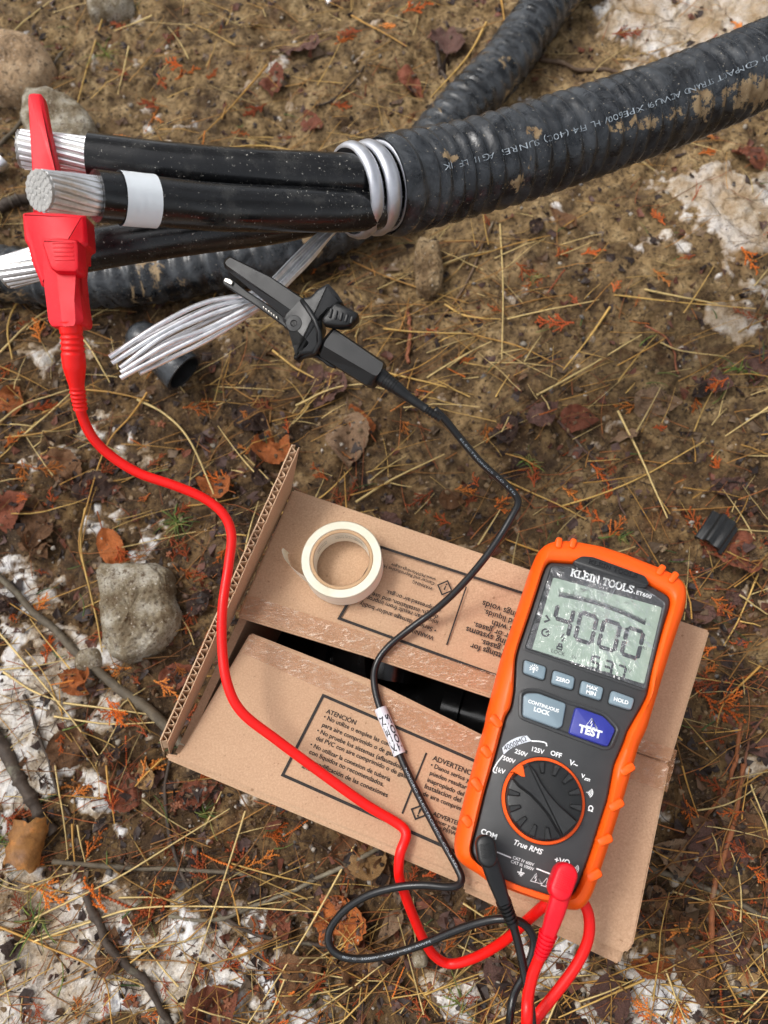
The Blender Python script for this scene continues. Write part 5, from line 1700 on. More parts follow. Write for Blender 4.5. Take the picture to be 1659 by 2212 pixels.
def plug(cap_a, cap_b, capr, body, bodyr, boot, bootr, mat, mat_w, parent, zc_):
    capz = FACE + zc_
    a, b = MP.uv(*c5(*cap_a), capz), MP.uv(*c5(*cap_b), capz)
    r = px_r(capr / 1.975 / 1.157, .39)
    d = (b - a) / np.linalg.norm(b - a); n_ = np.array([-d[1], d[0]])
    th = np.linspace(math.pi / 2, 1.5 * math.pi, 14)
    lp = [a + r * (math.cos(t) * d + math.sin(t) * n_) for t in th] + [b - r * (math.cos(t) * d + math.sin(t) * n_) for t in th]
    p = mk('plug', slab(MP, lp, [(0.0012, FACE + 0.0003), (0.0008, FACE + 0.006), (0, FACE + 0.009), (0, capz - 0.0012), (0.0006, capz - 0.0003), (0.0013, capz)]), mat, parent, True, 40)
    for k in range(9):
        q = a + (b - a) * ((k - 0.5) / 7.0)
        bar(q - n_ * r * 0.66, q + n_ * r * 0.66, 0.0005, capz - 0.0002, capz + 0.0002, mat, p, 'cap_ridge')
    bl = spline([np.array(P(*c5(u, v), ZM + FACE + z)) for u, v, z in body], 40)
    rr = np.interp(np.linspace(0, 1, 40), np.linspace(0, 1, len(bodyr)), [px_r(q / 1.975 / 1.157, .4) for q in bodyr])
    sq = lambda i, th: 1.0 / (np.abs(np.cos(th)) ** 4 + np.abs(np.sin(th)) ** 4) ** 0.25 * 0.94
    mk('plug_body', tube(bl, rr, 32, True, sq), mat, p, True, 45)
    bo = spline([np.array(P(*c5(u, v), ZM + FACE + z)) for u, v, z in boot], 90)
    t = np.linspace(0, 1, 90)
    rr = np.interp(t, [0, 1], [px_r(bootr[0] / 1.975 / 1.157, .4), px_r(bootr[1] / 1.975 / 1.157, .4)])
    rr = rr * (1 - 0.20 * (ridge(t, 0.05, 0.92, 5) > 0.55))
    mk('strain_relief', tube(bo, rr, 24), mat, p, True, 30)
    return p
plug((1298, 252), (1272, 322), 50, [(1275, 320, .013), (1248, 410, .011), (1205, 545, .006)], [44, 42, 33], [(1206, 540, .006), (1190, 590, .004), (1166, 652, .001)], [42, 29], M['red'], M['red_wire'], rl, 0.021)
mk('wire', tube(spline([P(*c5(u, v), ZM + FACE + z) for u, v, z in [(1172, 640, .0), (1150, 690, -.004), (1122, 770, -.008), (1104, 870, -.012), (1100, 988, -.016), (1085, 1200, -.06), (1060, 1480, -.16)]], 80), RW, 14), M['red_wire'], rl, True)

# ================================================================== BLACK TEST LEAD
cr_b = crop(520, 620, 2.765)
BPn = Plane(D(690, 700, 0.398), D(820, 815, 0.392) - D(500, 575, 0.402), UP)
def bp2(pts, h=0.0): return np.array([BPn.uv(*cr_b(*p), h) for p in pts])
bl_ = thing('black_test_lead', D(700, 700, .39) * [1, 1, 0] + [0, 0, ZT], 'black test lead clipped to the bare bonding strands with its wire looping to the meter', 'test lead')
CB = M['clip_black']
bclip = mk('crocodile_clip', slab(BPn, rounded(bp2([(640, 356), (716, 348), (760, 300), (836, 254), (905, 330), (936, 384), (850, 440), (792, 500), (800, 556), (776, 612), (780, 690), (735, 735), (640, 748), (612, 782), (596, 766), (632, 710), (686, 668), (566, 566), (522, 505), (540, 462)]), 0.0007, 3),
        [(0.0006, -0.008), (0, -0.007), (0, 0.0024), (0.0008, 0.0034), (0.0016, 0.0037)]), CB, bl_, True, 35)
jo = rounded(bp2([(108, 104), (118, 84), (150, 58), (420, 190), (664, 352), (546, 492), (116, 138)]), 0.0005, 3)
ji = rounded(bp2([(118, 102), (124, 90), (152, 66), (420, 198), (656, 356), (588, 438), (128, 120)], 0.0036), 0.0005, 3)
mk('jaw', stack(BPn, [(jo, -0.004), (jo, 0.0006), (ji, 0.0036)]), CB, bclip)
lj = mk('lower_jaw', slab(BPn, rounded(bp2([(98, 226), (116, 198), (150, 200), (264, 292), (430, 400), (560, 500), (690, 650), (650, 660), (510, 530), (310, 384), (104, 252)], -0.012), 0.0006, 3),
        [(0.0004, -0.017), (0, -0.016), (0, -0.0125), (0.0006, -0.012)]), CB, bclip, True, 35)
mk('jaw_teeth', slab(BPn, rounded(bp2([(116, 206), (146, 212), (172, 230), (162, 256), (132, 240), (108, 228)], -0.0105), 0.0003, 3), [(0, -0.014), (0, -0.0108), (0.0003, -0.0105)]), M['steel'], lj)
for k in range(6):
    bar(BPn.uv(*cr_b(380 + 18 * k, 400 + 14 * k), -0.010), BPn.uv(*cr_b(386 + 18 * k, 416 + 14 * k), -0.010), 0.0008, -0.014, -0.0104, M['steel'], lj, 'jaw_tooth', BPn)
hub = BPn.uv(*cr_b(592, 520), 0.004)
mk('pivot', slab(BPn, circle(hub, 0.0046, 40), [(0, -0.010), (0, 0.0032), (0.0006, 0.0040), (0.0028, 0.0041), (0.0032, 0.0037)]), CB, bclip, True, 35)
# flared finger guard rising behind the pivot
mk('guard_rim', tube(np.array([BPn.w([BPn.uv(*cr_b(x, y), h)], h)[0] for x, y, h in [(648, 362, .003), (690, 420, .005), (740, 500, .007), (772, 580, .007), (776, 650, .005), (744, 716, .002), (690, 735, 0), (612, 772, -.001)]]), 0.0013, 10), CB, bclip, True)
tab = mk('thumb_tab', slab(BPn, rounded(bp2([(790, 494), (880, 380), (960, 412), (1042, 456), (1036, 492), (978, 548), (900, 552), (802, 538)], 0.009), 0.0012, 4),
        [(0.0010, 0.0), (0, 0.006), (0, 0.0098), (0.0008, 0.0112), (0.0016, 0.0116)]), CB, bclip, True, 35)
for k in range(5):
    bar(BPn.uv(*cr_b(868 + 36 * k - 12, 410 + 14 * k + 8), 0.0116), BPn.uv(*cr_b(842 + 36 * k, 484 + 10 * k), 0.0116), 0.0014, 0.0105, 0.0124, CB, tab, 'tab_ridge', BPn)
bo_ = rounded(bp2([(790, 640), (868, 552), (1222, 790), (1208, 850), (1136, 952), (1098, 950), (772, 748)]), 0.0008, 4)
bi_ = rounded(bp2([(812, 640), (872, 564), (1212, 798), (1198, 846), (1166, 884), (1140, 876), (798, 676)], 0.005), 0.0008, 4)
mk('barrel', stack(BPn, [(inset(ccw(bo_), 0.0008), -0.011), (bo_, -0.009), (bo_, 0.0008), (bi_, 0.0050)]), CB, bclip)
mk('trigger', tube(np.array([BPn.w([BPn.uv(*cr_b(x, y), h)], h)[0] for x, y, h in [(700, 738, -.006), (760, 748, -.006), (800, 774, -.006), (840, 806, -.006), (886, 822, -.006)]]), 0.0012, 10), CB, bclip, True)
bo = spline([BPn.w([BPn.uv(*cr_b(x, y), h)], h)[0] for x, y, h in [(1160, 850, -.003), (1215, 905, -.003), (1300, 965, -.003), (1390, 1035, -.004), (1490, 1102, -.005), (1610, 1182, -.006)]], 160)
t = np.linspace(0, 1, 160)
rad = np.interp(t, [0, .14, .30, .52, .74, .78, 1.0], [px_r(q / 2.765 / 1.157, .4) for q in (58, 56, 50, 34, 30, 33, 26)])
rad = rad * (1 - 0.07 * (ridge(t, 0.16, 0.34, 5) > 0.5) - 0.22 * (ridge(t, 0.77, 0.98, 5) > 0.55))
mk('strain_relief', tube(bo, rad, 28), CB, bl_, True, 30)
BW = 0.0021
blk = [(938, 884, .258), (960, 905, .254), (995, 948, .246), (1040, 1000, .236), (1085, 1040, .226), (1112, 1068, .220), (1119, 1088, .217), (1106, 1115, .213), (1076, 1165, .207), (1040, 1215, .199), (990, 1272, .188), (940, 1318, .176), (890, 1355, .170), (840, 1396, .168), (814, 1432, .1665), (808, 1470, .1645), (818, 1520, .1635), (843, 1580, .1635),
       (872, 1650, .1635), (910, 1730, .1635), (955, 1815, .164), (988, 1875, .166), (997, 1898, .167), (990, 1912, .168), (965, 1916, .168), (915, 1912, .166), (860, 1916, .163), (800, 1932, .158), (752, 1960, .152), (720, 1995, .147), (709, 2025, .145), (718, 2052, .144), (745, 2068, .144), (790, 2071, .145), (850, 2060, .147), (920, 2037, .152), (990, 2008, .160), (1040, 1992, .166), (1080, 1985, .170), (1115, 1988, .171), (1140, 2004, .170), (1153, 2032, .168), (1148, 2066, .166), (1130, 2110, .163), (1110, 2150, .160), (1100, 2212, .155), (1090, 2320, .11), (1080, 2480, .02)]
bw_line = heights(blk, 460)
mk('wire', tube(bw_line, BW, 14), M['black_wire'], bl_, True)
pb = plug((898, 104), (908, 164), 44, [(905, 150, .013), (935, 240, .011), (985, 385, .006)], [44, 42, 32], [(984, 380, .006), (1004, 430, .003), (1032, 494, 0)], [36, 28], M['clip_black'], M['black_wire'], bl_, 0.021)
mk('wire', tube(spline([P(*c5(u, v), ZM + FACE + z) for u, v, z in [(1028, 484, .0), (1050, 560, -.004), (1078, 680, -.008), (1098, 790, -.010), (1118, 900, -.014), (1126, 1000, -.018), (1130, 1200, -.06), (1120, 1480, -.16)]], 80), BW, 14), M['black_wire'], bl_, True)

def wire_print(line, body, u0v0, u1v1, r, size, parent, flip=False, ang=0.0, name='printed_lettering', mat=None, bold=-0.006):
    """lettering wrapped along a round wire on the side that shows"""
    L = np.r_[0, np.cumsum(np.linalg.norm(np.diff(line, axis=0), axis=1))]
    uu, vv = to_uv(line[:, 0], line[:, 1], line[:, 2])
    i0 = int(np.argmin((uu - u0v0[0])**2 + (vv - u0v0[1])**2)); i1 = int(np.argmin((uu - u1v1[0])**2 + (vv - u1v1[1])**2))
    V, F = text_mesh(body, bold)
    x0_, x1_ = V[:, 0].min(), V[:, 0].max()
    q = L[i0] + (V[:, 0] - x0_) / (x1_ - x0_) * (L[i1] - L[i0])
    c = np.stack([np.interp(q, L, line[:, k]) for k in range(3)], 1)
    tg = np.stack([np.interp(q, L, np.gradient(line[:, k]) / np.maximum(1e-9, np.linalg.norm(np.gradient(line, axis=0), axis=1))) for k in range(3)], 1)
    if L[i1] < L[i0]: tg = -tg
    vw = EYE - c; vw -= tg * (vw * tg).sum(1)[:, None]; vw /= np.linalg.norm(vw, axis=1)[:, None]
    s = np.cross(vw, tg)
    h = (V[:, 1] - 0.35) * size
    a = h / r + ang
    return mk(name, (c + (r + 0.0001) * (np.cos(a)[:, None] * vw + np.sin(a)[:, None] * s), F), mat or M['ink_pale'], parent)
wire_print(bw_line, 'NINGBO  ELECTRONICS  CO  LTD', (880, 1660), (990, 1875), BW, 0.0016, bl_)
wire_print(bw_line, 'ELECTRONICS  CO  LTD', (990, 945), (1112, 1068), BW, 0.0015, bl_)
wire_print(bw_line, '80°C  2000V  VW-1  CE  AWM', (742, 2066), (930, 2034), BW, 0.0015, bl_)
# printed sleeve on the black wire
L = np.r_[0, np.cumsum(np.linalg.norm(np.diff(bw_line, axis=0), axis=1))]
uu, vv = to_uv(bw_line[:, 0], bw_line[:, 1], bw_line[:, 2])
i0 = int(np.argmin((uu - 821)**2 + (vv - 1532)**2)); i1 = int(np.argmin((uu - 866)**2 + (vv - 1632)**2))
sl = spline(bw_line[min(i0, i1):max(i0, i1) + 1], 30)
slv = mk('sleeve', tube(sl, 0.0036, 24, False), M['silver_label'], bl_, True)
mk('sleeve_lining', tube(sl, 0.0034, 24, False), M['silver_label'], slv, True)
wire_print(bw_line, 'KLEIN', (861, 1622), (826, 1546), 0.0036, 0.0036, slv, ang=0.52, bold=0.03, mat=M['segment'])
wire_print(bw_line, 'TOOLS', (863, 1622), (828, 1546), 0.0036, 0.0036, slv, ang=-0.55, bold=0.03, mat=M['segment'])

# ================================================================== LOOSE OFFCUTS
q0, q1 = P(292, 722, .024), P(398, 806, .020)
ax = q1 - q0
cl = q0 + np.linspace(0, 1, 40)[:, None] * ax
cl = cl + np.array([0, 0, 1.0]) * (0.004 * np.sin(np.linspace(0, math.pi, 40)))[:, None]
rt_ = np.interp(np.linspace(0, 1, 40), [0, .03, .08, .2, .5, 1], [.006, .012, .0155, .0178, .0175, .0205])
cap_o = mk('tube_cap', tube(cl, rt_, 36, False, lambda i, th: 1 + 0.05 * (vn(i * 0.15 + 0 * th, th, 3) - 0.5)), M['sheath'], None, True)
props(cap_o, 'black rubber tube cap with an open end lying under the bare strands', 'cap')
V, F = tube(cl, rt_ * 0.86, 36, False)
inner = mk('bore', (V, [f[::-1] for f in F]), M['black'], cap_o, True)
tt_, n0_, b0_ = frames(cl)
th = np.linspace(0, 2 * math.pi, 36, endpoint=False)
rim = [cl[-1] + rt_[-1] * k * (np.cos(th)[:, None] * n0_[-1] + np.sin(th)[:, None] * b0_[-1]) for k in (1.0, 0.86)]
mk('rim', loft(rim), M['sheath'], cap_o, True)
mk('end_cap', (np.vstack([cl[0] + rt_[0] * (np.cos(th)[:, None] * n0_[0] + np.sin(th)[:, None] * b0_[0])]), [tuple(range(36))[::-1]]), M['sheath'], cap_o)

o0, o1 = P(1566, 1122, .010), P(1528, 1178, .010)
ax = o1 - o0; n_ = np.cross(ax / np.linalg.norm(ax), [0, 0, 1.0])
a_ = np.linspace(-1.25, 1.25, 25); s_ = np.linspace(0, 1, 13)
V = []
for lay_ in (0, -0.0018):
    for t in s_:
        for a in a_:
            rr = 0.0128 + lay_ + 0.0015 * math.sin(a * 8) * (1 if lay_ == 0 else 0)
            V.append(o0 + ax * t + n_ * rr * math.sin(a) + np.array([0, 0, 1]) * (rr * math.cos(a) - 0.006 + 0.002 * math.sin(t * 3)))
F = []
for l in range(2):
    b_ = l * 13 * 25
    F += [(b_ + i * 25 + j, b_ + i * 25 + j + 1, b_ + (i + 1) * 25 + j + 1, b_ + (i + 1) * 25 + j) for i in range(12) for j in range(24)]
k = 13 * 25
F += [(i * 25, (i + 1) * 25, k + (i + 1) * 25, k + i * 25) for i in range(12)] + [(i * 25 + 24, (i + 1) * 25 + 24, k + (i + 1) * 25 + 24, k + i * 25 + 24) for i in range(12)]
F += [(j, j + 1, k + j + 1, k + j) for j in range(24)] + [(300 + j, 301 + j, k + 301 + j, k + 300 + j) for j in range(24)]
props(mk('insulation_offcut', (np.array(V), F), M['black'], None, True, 60), 'curled ribbed black insulation offcut on the ground right of the meter', 'offcut')
ob = cable_line([(702, -12, .93), (713, 10, .925)], 8)
o = mk('wire_offcut', tube(ob, 0.0036, 10), M['alu'], None, True, 40)
props(o, 'short bright aluminium wire offcut at the top edge', 'offcut')
o = mk('strand_offcut', tube(np.array([P(-40, 372, .012), P(2, 352, .02), P(8, 345, .021)]), 0.008, 14), M['alu'], None, True, 40)
props(o, 'dull aluminium conductor stub at the left edge below the red clip tip', 'offcut')

# ================================================================== DEAD LEAVES
def leaf_mesh(seed, kind):
    """toothed blade with a midrib fold, buckled and curled"""
    g = np.random.default_rng(seed)
    nu, nv = 26, 11
    asp = dict(birch=0.78, long=0.46, round=0.92, torn=0.7)[kind]
    curl = g.uniform(-1.0, 1.6); fold = g.uniform(0.05, 0.5); tw = g.normal(0, 0.5)
    V, F, UV = [], [], []
    u = np.linspace(0, 1, nu)
    prof = np.sin(math.pi * np.clip(u, 0, 1) ** 0.72) ** 0.85 * (1 - 0.25 * u)
    prof[0] = 0.02; prof[-1] = 0.015
    for i in range(nu):
        for j in range(nv):
            v = j / (nv - 1) * 2 - 1
            tooth = 1 + (0.07 * ((i * 1.0) % 2) + 0.05 * (g.random() - .5)) * (abs(v) > 0.9)
            w = prof[i] * asp * 0.5 * tooth
            if kind == 'torn': w *= 1 - 0.35 * max(0, vn(np.array(u[i] * 6), np.array(v * 1.5 + 9), seed) - 0.4) * (abs(v) > 0.5) * 2
            x, y = u[i] - 0.5, v * w
            z = fold * abs(y) * 0.6 + curl * (x * x) * 0.5 + tw * x * y + 0.22 * (vn(np.array(x * 5 + 9), np.array(y * 5 + 9), seed + 1) - 0.5) + 0.09 * (vn(np.array(x * 14 + 9), np.array(y * 14 + 9), seed + 2) - 0.5)
            V.append((x, y, z)); UV.append((u[i], (v + 1) / 2))
    for i in range(nu - 1):
        for j in range(nv - 1):
            F.append((i * nv + j, (i + 1) * nv + j, (i + 1) * nv + j + 1, i * nv + j + 1))
    # leaf stalk
    k = len(V)
    z0 = V[nv // 2][2]
    for q in range(5):
        x = -0.5 - 0.07 * q; zz = z0 + 0.02 * q
        V += [(x, 0.012 + 0.01 * q, zz), (x, -0.012 + 0.01 * q, zz), (x, 0.01 * q, zz + 0.02)]; UV += [(0, .5)] * 3
    for q in range(4):
        a = k + 3 * q
        F += [(a, a + 3, a + 4, a + 1), (a + 1, a + 4, a + 5, a + 2), (a + 2, a + 5, a + 3, a)]
    V = np.array(V); V[:, 2] -= np.percentile(V[:, 2], 12)
    me = mesh_data('dead_leaf', V, F, M['leaf'], True)
    ul = me.uv_layers.new(name='UVMap')
    vi = np.zeros(len(me.loops), np.int32); me.loops.foreach_get('vertex_index', vi)
    ul.data.foreach_set('uv', np.array(UV, np.float32)[vi].ravel())
    return me
LEAF = {}
for kd, ns in (('birch', 7), ('long', 4), ('round', 4), ('torn', 6)):
    LEAF[kd] = [leaf_mesh(900 + 17 * i + len(kd) * 101, kd) for i in range(ns)]
LC = dict(red=('reddish brown', srgb(116, 66, 46)), purple=('purplish brown', srgb(92, 66, 58)), brown=('dull brown', srgb(104, 74, 48)), dark=('very dark brown', srgb(54, 38, 31)),
          orange=('rusty orange', srgb(150, 84, 38)), grey=('grey brown', srgb(118, 96, 74)), tan=('pale tan', srgb(146, 116, 76)))
LV = [(590, 188, 78, 'red', 'birch', 20), (645, 112, 95, 'purple', 'torn', 20), (672, 268, 74, 'red', 'torn', 70), (965, 95, 95, 'purple', 'birch', 100), (890, 192, 88, 'red', 'long', 60),
      (665, 815, 74, 'purple', 'torn', 10), (712, 848, 92, 'purple', 'round', 40), (752, 962, 124, 'grey', 'birch', -40), (776, 912, 84, 'orange', 'torn', 20), (590, 968, 108, 'orange', 'birch', 100),
      (548, 915, 92, 'dark', 'torn', 90), (462, 1056, 92, 'orange', 'torn', 10), (20, 1100, 105, 'red', 'round', 30), (82, 1132, 110, 'brown', 'torn', 70), (150, 1025, 118, 'brown', 'torn', 60),
      (214, 1056, 96, 'dark', 'birch', 100), (37, 876, 84, 'orange', 'torn', 0), (86, 1182, 72, 'brown', 'torn', 120), (1172, 900, 80, 'purple', 'birch', 170), (1250, 909, 80, 'red', 'birch', -55),
      (1415, 874, 112, 'grey', 'torn', 30), (1345, 950, 64, 'grey', 'torn', 0), (1546, 824, 84, 'purple', 'torn', 60), (1634, 800, 86, 'purple', 'birch', 80), (1090, 940, 70, 'dark', 'round', 0),
      (1566, 1052, 88, 'purple', 'long', 70), (1608, 1097, 48, 'dark', 'torn', 0), (1580, 1200, 116, 'red', 'round', 25), (1612, 346, 78, 'red', 'torn', 150), (1215, 476, 74, 'brown', 'long', 110), (1158, 492, 48, 'dark', 'torn', 70),
      (1504, 1318, 92, 'purple', 'birch', 110), (1592, 1298, 62, 'purple', 'torn', 20), (1530, 1830, 150, 'purple', 'birch', 115), (1452, 1846, 84, 'grey', 'round', 150), (1570, 1765, 76, 'grey', 'long', 80), (1616, 1790, 100, 'brown', 'torn', 100),
      (1640, 1732, 74, 'grey', 'torn', 60), (1420, 1955, 76, 'brown', 'torn', 0), (1578, 2034, 96, 'purple', 'birch', 100), (1400, 2080, 84, 'orange', 'torn', 70), (1500, 2098, 120, 'brown', 'birch', -30), (1608, 2082, 86, 'tan', 'torn', 20),
      (1314, 2160, 112, 'purple', 'birch', 80), (1616, 2192, 74, 'dark', 'round', 0), (842, 2000, 80, 'grey', 'long', 70), (740, 2006, 134, 'orange', 'round', 80), (794, 2084, 112, 'brown', 'torn', 10), (1086, 2108, 104, 'purple', 'torn', 95),
      (902, 2068, 66, 'red', 'long', 75), (868, 2036, 60, 'brown', 'long', 100), (788, 1838, 124, 'tan', 'torn', 60), (824, 1884, 74, 'brown', 'torn', 0), (292, 1704, 104, 'red', 'birch', 10), (318, 1672, 66, 'tan', 'torn', 70), (430, 1710, 88, 'red', 'torn', 30),
      (466, 2170, 118, 'red', 'round', 15), (650, 2100, 116, 'brown', 'round', 40), (604, 1990, 74, 'red', 'torn', 0), (752, 1850, 92, 'brown', 'torn', 80), (176, 1622, 118, 'brown', 'birch', 40), (238, 1634, 66, 'dark', 'long', 75), (185, 1704, 48, 'brown', 'torn', 0),
      (176, 1480, 66, 'orange', 'round', 10), (434, 1306, 66, 'dark', 'birch', 70), (470, 1240, 60, 'dark', 'torn', 60), (392, 1462, 88, 'red', 'torn', 150), (250, 1202, 118, 'orange', 'long', 12), (70, 1168, 100, 'brown', 'torn', 80), (170, 1468, 80, 'orange', 'torn', 20),
      (20, 1310, 60, 'dark', 'torn', 90), (560, 1030, 60, 'dark', 'torn', 0), (840, 1128, 60, 'purple', 'torn', 40), (420, 955, 62, 'dark', 'torn', 90), (1120, 1010, 70, 'dark', 'torn', 80), (980, 1080, 66, 'brown', 'torn', 10), (40, 2040, 60, 'dark', 'torn', 70),
      (250, 2050, 92, 'brown', 'torn', 20), (560, 1935, 60, 'dark', 'torn', 60), (1240, 2190, 64, 'dark', 'torn', 0), (1480, 1990, 70, 'brown', 'torn', 140), (1560, 1480, 56, 'dark', 'torn', 60), (1640, 1620, 70, 'purple', 'torn', 30), (1020, 1985, 50, 'brown', 'torn', 30)]
gl = np.random.default_rng(44)
for i, (u, v, px, ck, kd, rot) in enumerate(LV):
    q = G(u, v); dep = (q - EYE) @ FW
    look, colr = LC[ck]
    sz = px_r(px, dep) * 1.06
    me = LEAF[kd][i % len(LEAF[kd])]
    o = lay('dead_leaf', me, u, v, R(-rot), sz, 0.16, 0.0026, tuple(np.array(colr[:3]) * gl.uniform(1.1, 1.6)) + (1,), gl)
    shape = dict(birch='toothed oval', long='narrow curled', round='broad round', torn='ragged')[kd]
    size = 'large' if px > 105 else 'small' if px < 65 else ''
    props(o, **lab((size + ' ' + look + ' ' + shape).strip(), 'dead leaf', 'leaf', u, v, 'dead leaves on the ground', (dirword(R(rot)),)))
# what is strewn later rests on the leaves
from mathutils.bvhtree import BVHTree
_lv, _lf = [], []
for o in list(COL.objects):
    if o.name.startswith('dead_leaf'):
        mw = Matrix.LocRotScale(o.location, o.rotation_euler, o.scale)
        k = len(_lv)
        _lv += [mw @ v.co for v in o.data.vertices]
        _lf += [tuple(i + k for i in p.vertices) for p in o.data.polygons]
_bvh = BVHTree.FromPolygons(_lv, _lf)
_top0 = top
def top(x, y):
    h = _top0(x, y)
    x_, y_ = np.broadcast_arrays(np.asarray(x, float), np.asarray(y, float))
    out = np.array(h, float).copy().reshape(-1)
    for i, (a, b) in enumerate(zip(x_.reshape(-1), y_.reshape(-1))):
        hit = _bvh.ray_cast(Vector((a, b, 0.2)), Vector((0, 0, -1)))[0]
        if hit is not None and hit.z > out[i]: out[i] = hit.z
    return out.reshape(np.shape(h))
crumbs('soil_crumbs', 14000, 0.0005, 0.0026, MUDS, 101, lambda u, v: 1.0, False)
crumbs('grit', 1500, 0.0008, 0.0030, [srgb(150, 140, 126), srgb(110, 104, 98), srgb(182, 172, 158), srgb(92, 70, 56)], 102,
       lambda u, v: 1.0 if (u < 800 and v > 1700) else 0.4)

strands('dead_grass', 1700, 0.012, 0.07, 0.0003, 0.0008, STRAW, 201, straw_bias, 0.10)
strands('fine_roots', 2000, 0.010, 0.040, 0.0002, 0.00045, [srgb(92, 66, 44), srgb(120, 80, 50), srgb(70, 50, 36)], 202, None, 0.6, 0.002)
strands('pine_needles', 520, 0.018, 0.05, 0.0003, 0.0005, [srgb(176, 96, 48), srgb(150, 84, 44), srgb(190, 116, 60)], 203, lambda u, v: 1.0 if v > 1100 else 0.5, 0.15, 0.003)
strands('green_blades', 110, 0.008, 0.024, 0.0003, 0.0008, [srgb(92, 118, 50), srgb(116, 134, 62), srgb(74, 98, 44)], 204, lambda u, v: 1.0 if v > 1300 or u > 1000 else 0.5, 0.5, 0.006)

# crumbled leaf bits nobody could count
def leaf_bits(name, n, seed, pal, s0, s1, bias):
    g = np.random.default_rng(seed)
    pts = scatter(n, bias, seed, 80)
    V, F, Cc, k = [], [], [], 0
    for i in range(n):
        m_ = 7
        if on_snow(pts[i, 0], pts[i, 1]) and g.random() < 0.65: continue
        s = g.uniform(s0, s1)
        a = np.sort(g.uniform(0, 6.28, m_))
        r = s * g.uniform(0.5, 1.0, m_)
        x = np.r_[0, r * np.cos(a)] * g.uniform(0.6, 1.4) + pts[i, 0]; y = np.r_[0, r * np.sin(a)] + pts[i, 1]
        if in_box(x, y, 0.001).any(): continue
        z = top(x, y)
        pl_ = z.mean() + (z - z.mean()) * 0.45 + 0.0012 + g.normal(0, 0.0012, m_ + 1)
        V.append(np.stack([x, y, np.maximum(pl_, z - 0.0005)], 1))
        F += [(k, k + 1 + j, k + 1 + (j + 1) % m_) for j in range(m_)]
        Cc.append(np.tile(np.array(pal[g.integers(len(pal))][:3]) * g.uniform(0.6, 1.15), (m_ + 1, 1)) * g.uniform(0.85, 1.1, (m_ + 1, 1)))
        k += m_ + 1
    return props(link(name, tint_mesh(name, np.vstack(V), F, np.vstack(Cc), M['bit'], False)), kind='stuff')
leaf_bits('leaf_crumbs', 3400, 501, [LC[k][1] for k in ('brown', 'dark', 'purple', 'red', 'dark', 'grey')], 0.0018, 0.0080, lambda u, v: 1.0 if (u < 560 or v > 1900 or u > 1480) else 0.5)

# curled bark and green tufts
q = G(72, 1822)
nb, nt = 22, 26
a = np.linspace(-0.9, 3.6, nt); s = np.linspace(-1, 1, nb)
gb_ = np.random.default_rng(3)
V = []
for si in s:
    for ai in a:
        rr = 0.0150 * (1 - 0.09 * ai) * (1 + 0.22 * (vn(np.array(si * 3 + 5), np.array(ai * 2), 4) - 0.5))
        L_ = 0.017 * (1 + 0.55 * (vn(np.array(ai * 3.0), np.array(si * 0.5), 6) - 0.5))
        V.append((-rr * math.cos(ai) * 1.05, si * L_, rr * math.sin(ai) * 0.9 + 0.006))
F = [(i * nt + j, i * nt + j + 1, (i + 1) * nt + j + 1, (i + 1) * nt + j) for i in range(nb - 1) for j in range(nt - 1)]
o = link('curled_bark', mesh_data('curled_bark', V, F, M['leaf'], True))
o.location = (q[0], q[1], float(top(q[0], q[1])))
o.rotation_euler = (0, 0, R(-12))
o.color = srgb(150, 104, 54)
props(o, 'curled yellow brown piece of bark at the lower left', 'bark')

def tuft(u, v, n, h, label, seed, pal):
    g = np.random.default_rng(seed)
    q = G(u, v); V, F, Cc, k = [], [], [], 0
    for i in range(n):
        a = g.uniform(0, 6.28); L = h * g.uniform(0.5, 1.1); t = np.linspace(0, 1, 6); ln = g.uniform(0.5, 1.0)
        c = np.stack([q[0] + L * ln * t * math.cos(a) + g.normal(0, .002), q[1] + L * ln * t * math.sin(a) + g.normal(0, .002), float(top(q[0], q[1])) + L * (t * 0.8 - 0.65 * t * t)], 1)
        vv_, ff_ = blade(c, g.uniform(.0004, .0008), 0.0003, g)
        V.append(vv_); F += [tuple(x + k for x in f) for f in ff_]; k += len(vv_)
        Cc.append(np.tile(np.array(pal[g.integers(len(pal))][:3]) * g.uniform(.7, 1.2), (len(vv_), 1)))
    return props(link('grass_tuft', tint_mesh('grass_tuft', np.vstack(V), F, np.vstack(Cc), M['bit'], True)), label, 'grass')
GREEN = [srgb(104, 128, 56), srgb(84, 108, 48), srgb(134, 148, 72), srgb(156, 146, 82)]
tuft(385, 1130, 34, 0.022, 'green grass tuft right of the thin stem above the grey stone', 1, GREEN)
tuft(90, 1985, 16, 0.028, 'sparse green grass blades in the snow below the curled bark', 2, GREEN)
tuft(10, 1815, 16, 0.022, 'green grass sprouting at the left edge beside the curled bark', 3, GREEN)
tuft(1598, 800, 16, 0.024, 'green and straw grass tuft beside the purple leaf at the right edge', 4, GREEN)
tuft(1340, 1160, 10, 0.016, 'few green blades just above the meter', 5, GREEN)
tuft(1140, 1000, 14, 0.018, 'small green tuft above the black wire bend', 6, GREEN)
tuft(230, 120, 16, 0.03, 'yellow green weed beside the tan boulder', 7, [srgb(150, 150, 60), srgb(110, 130, 50)])
tuft(1000, 2160, 10, 0.026, 'few green blades in the snow under the red wire bend', 8, GREEN)
tuft(1150, 600, 8, 0.014, 'tiny green blades under the main cable', 9, GREEN)
tuft(450, 1760, 12, 0.018, 'green blades below the front left box edge', 10, GREEN)
tuft(650, 640, 10, 0.03, 'straw clump beside the bare strands', 11, STRAW)

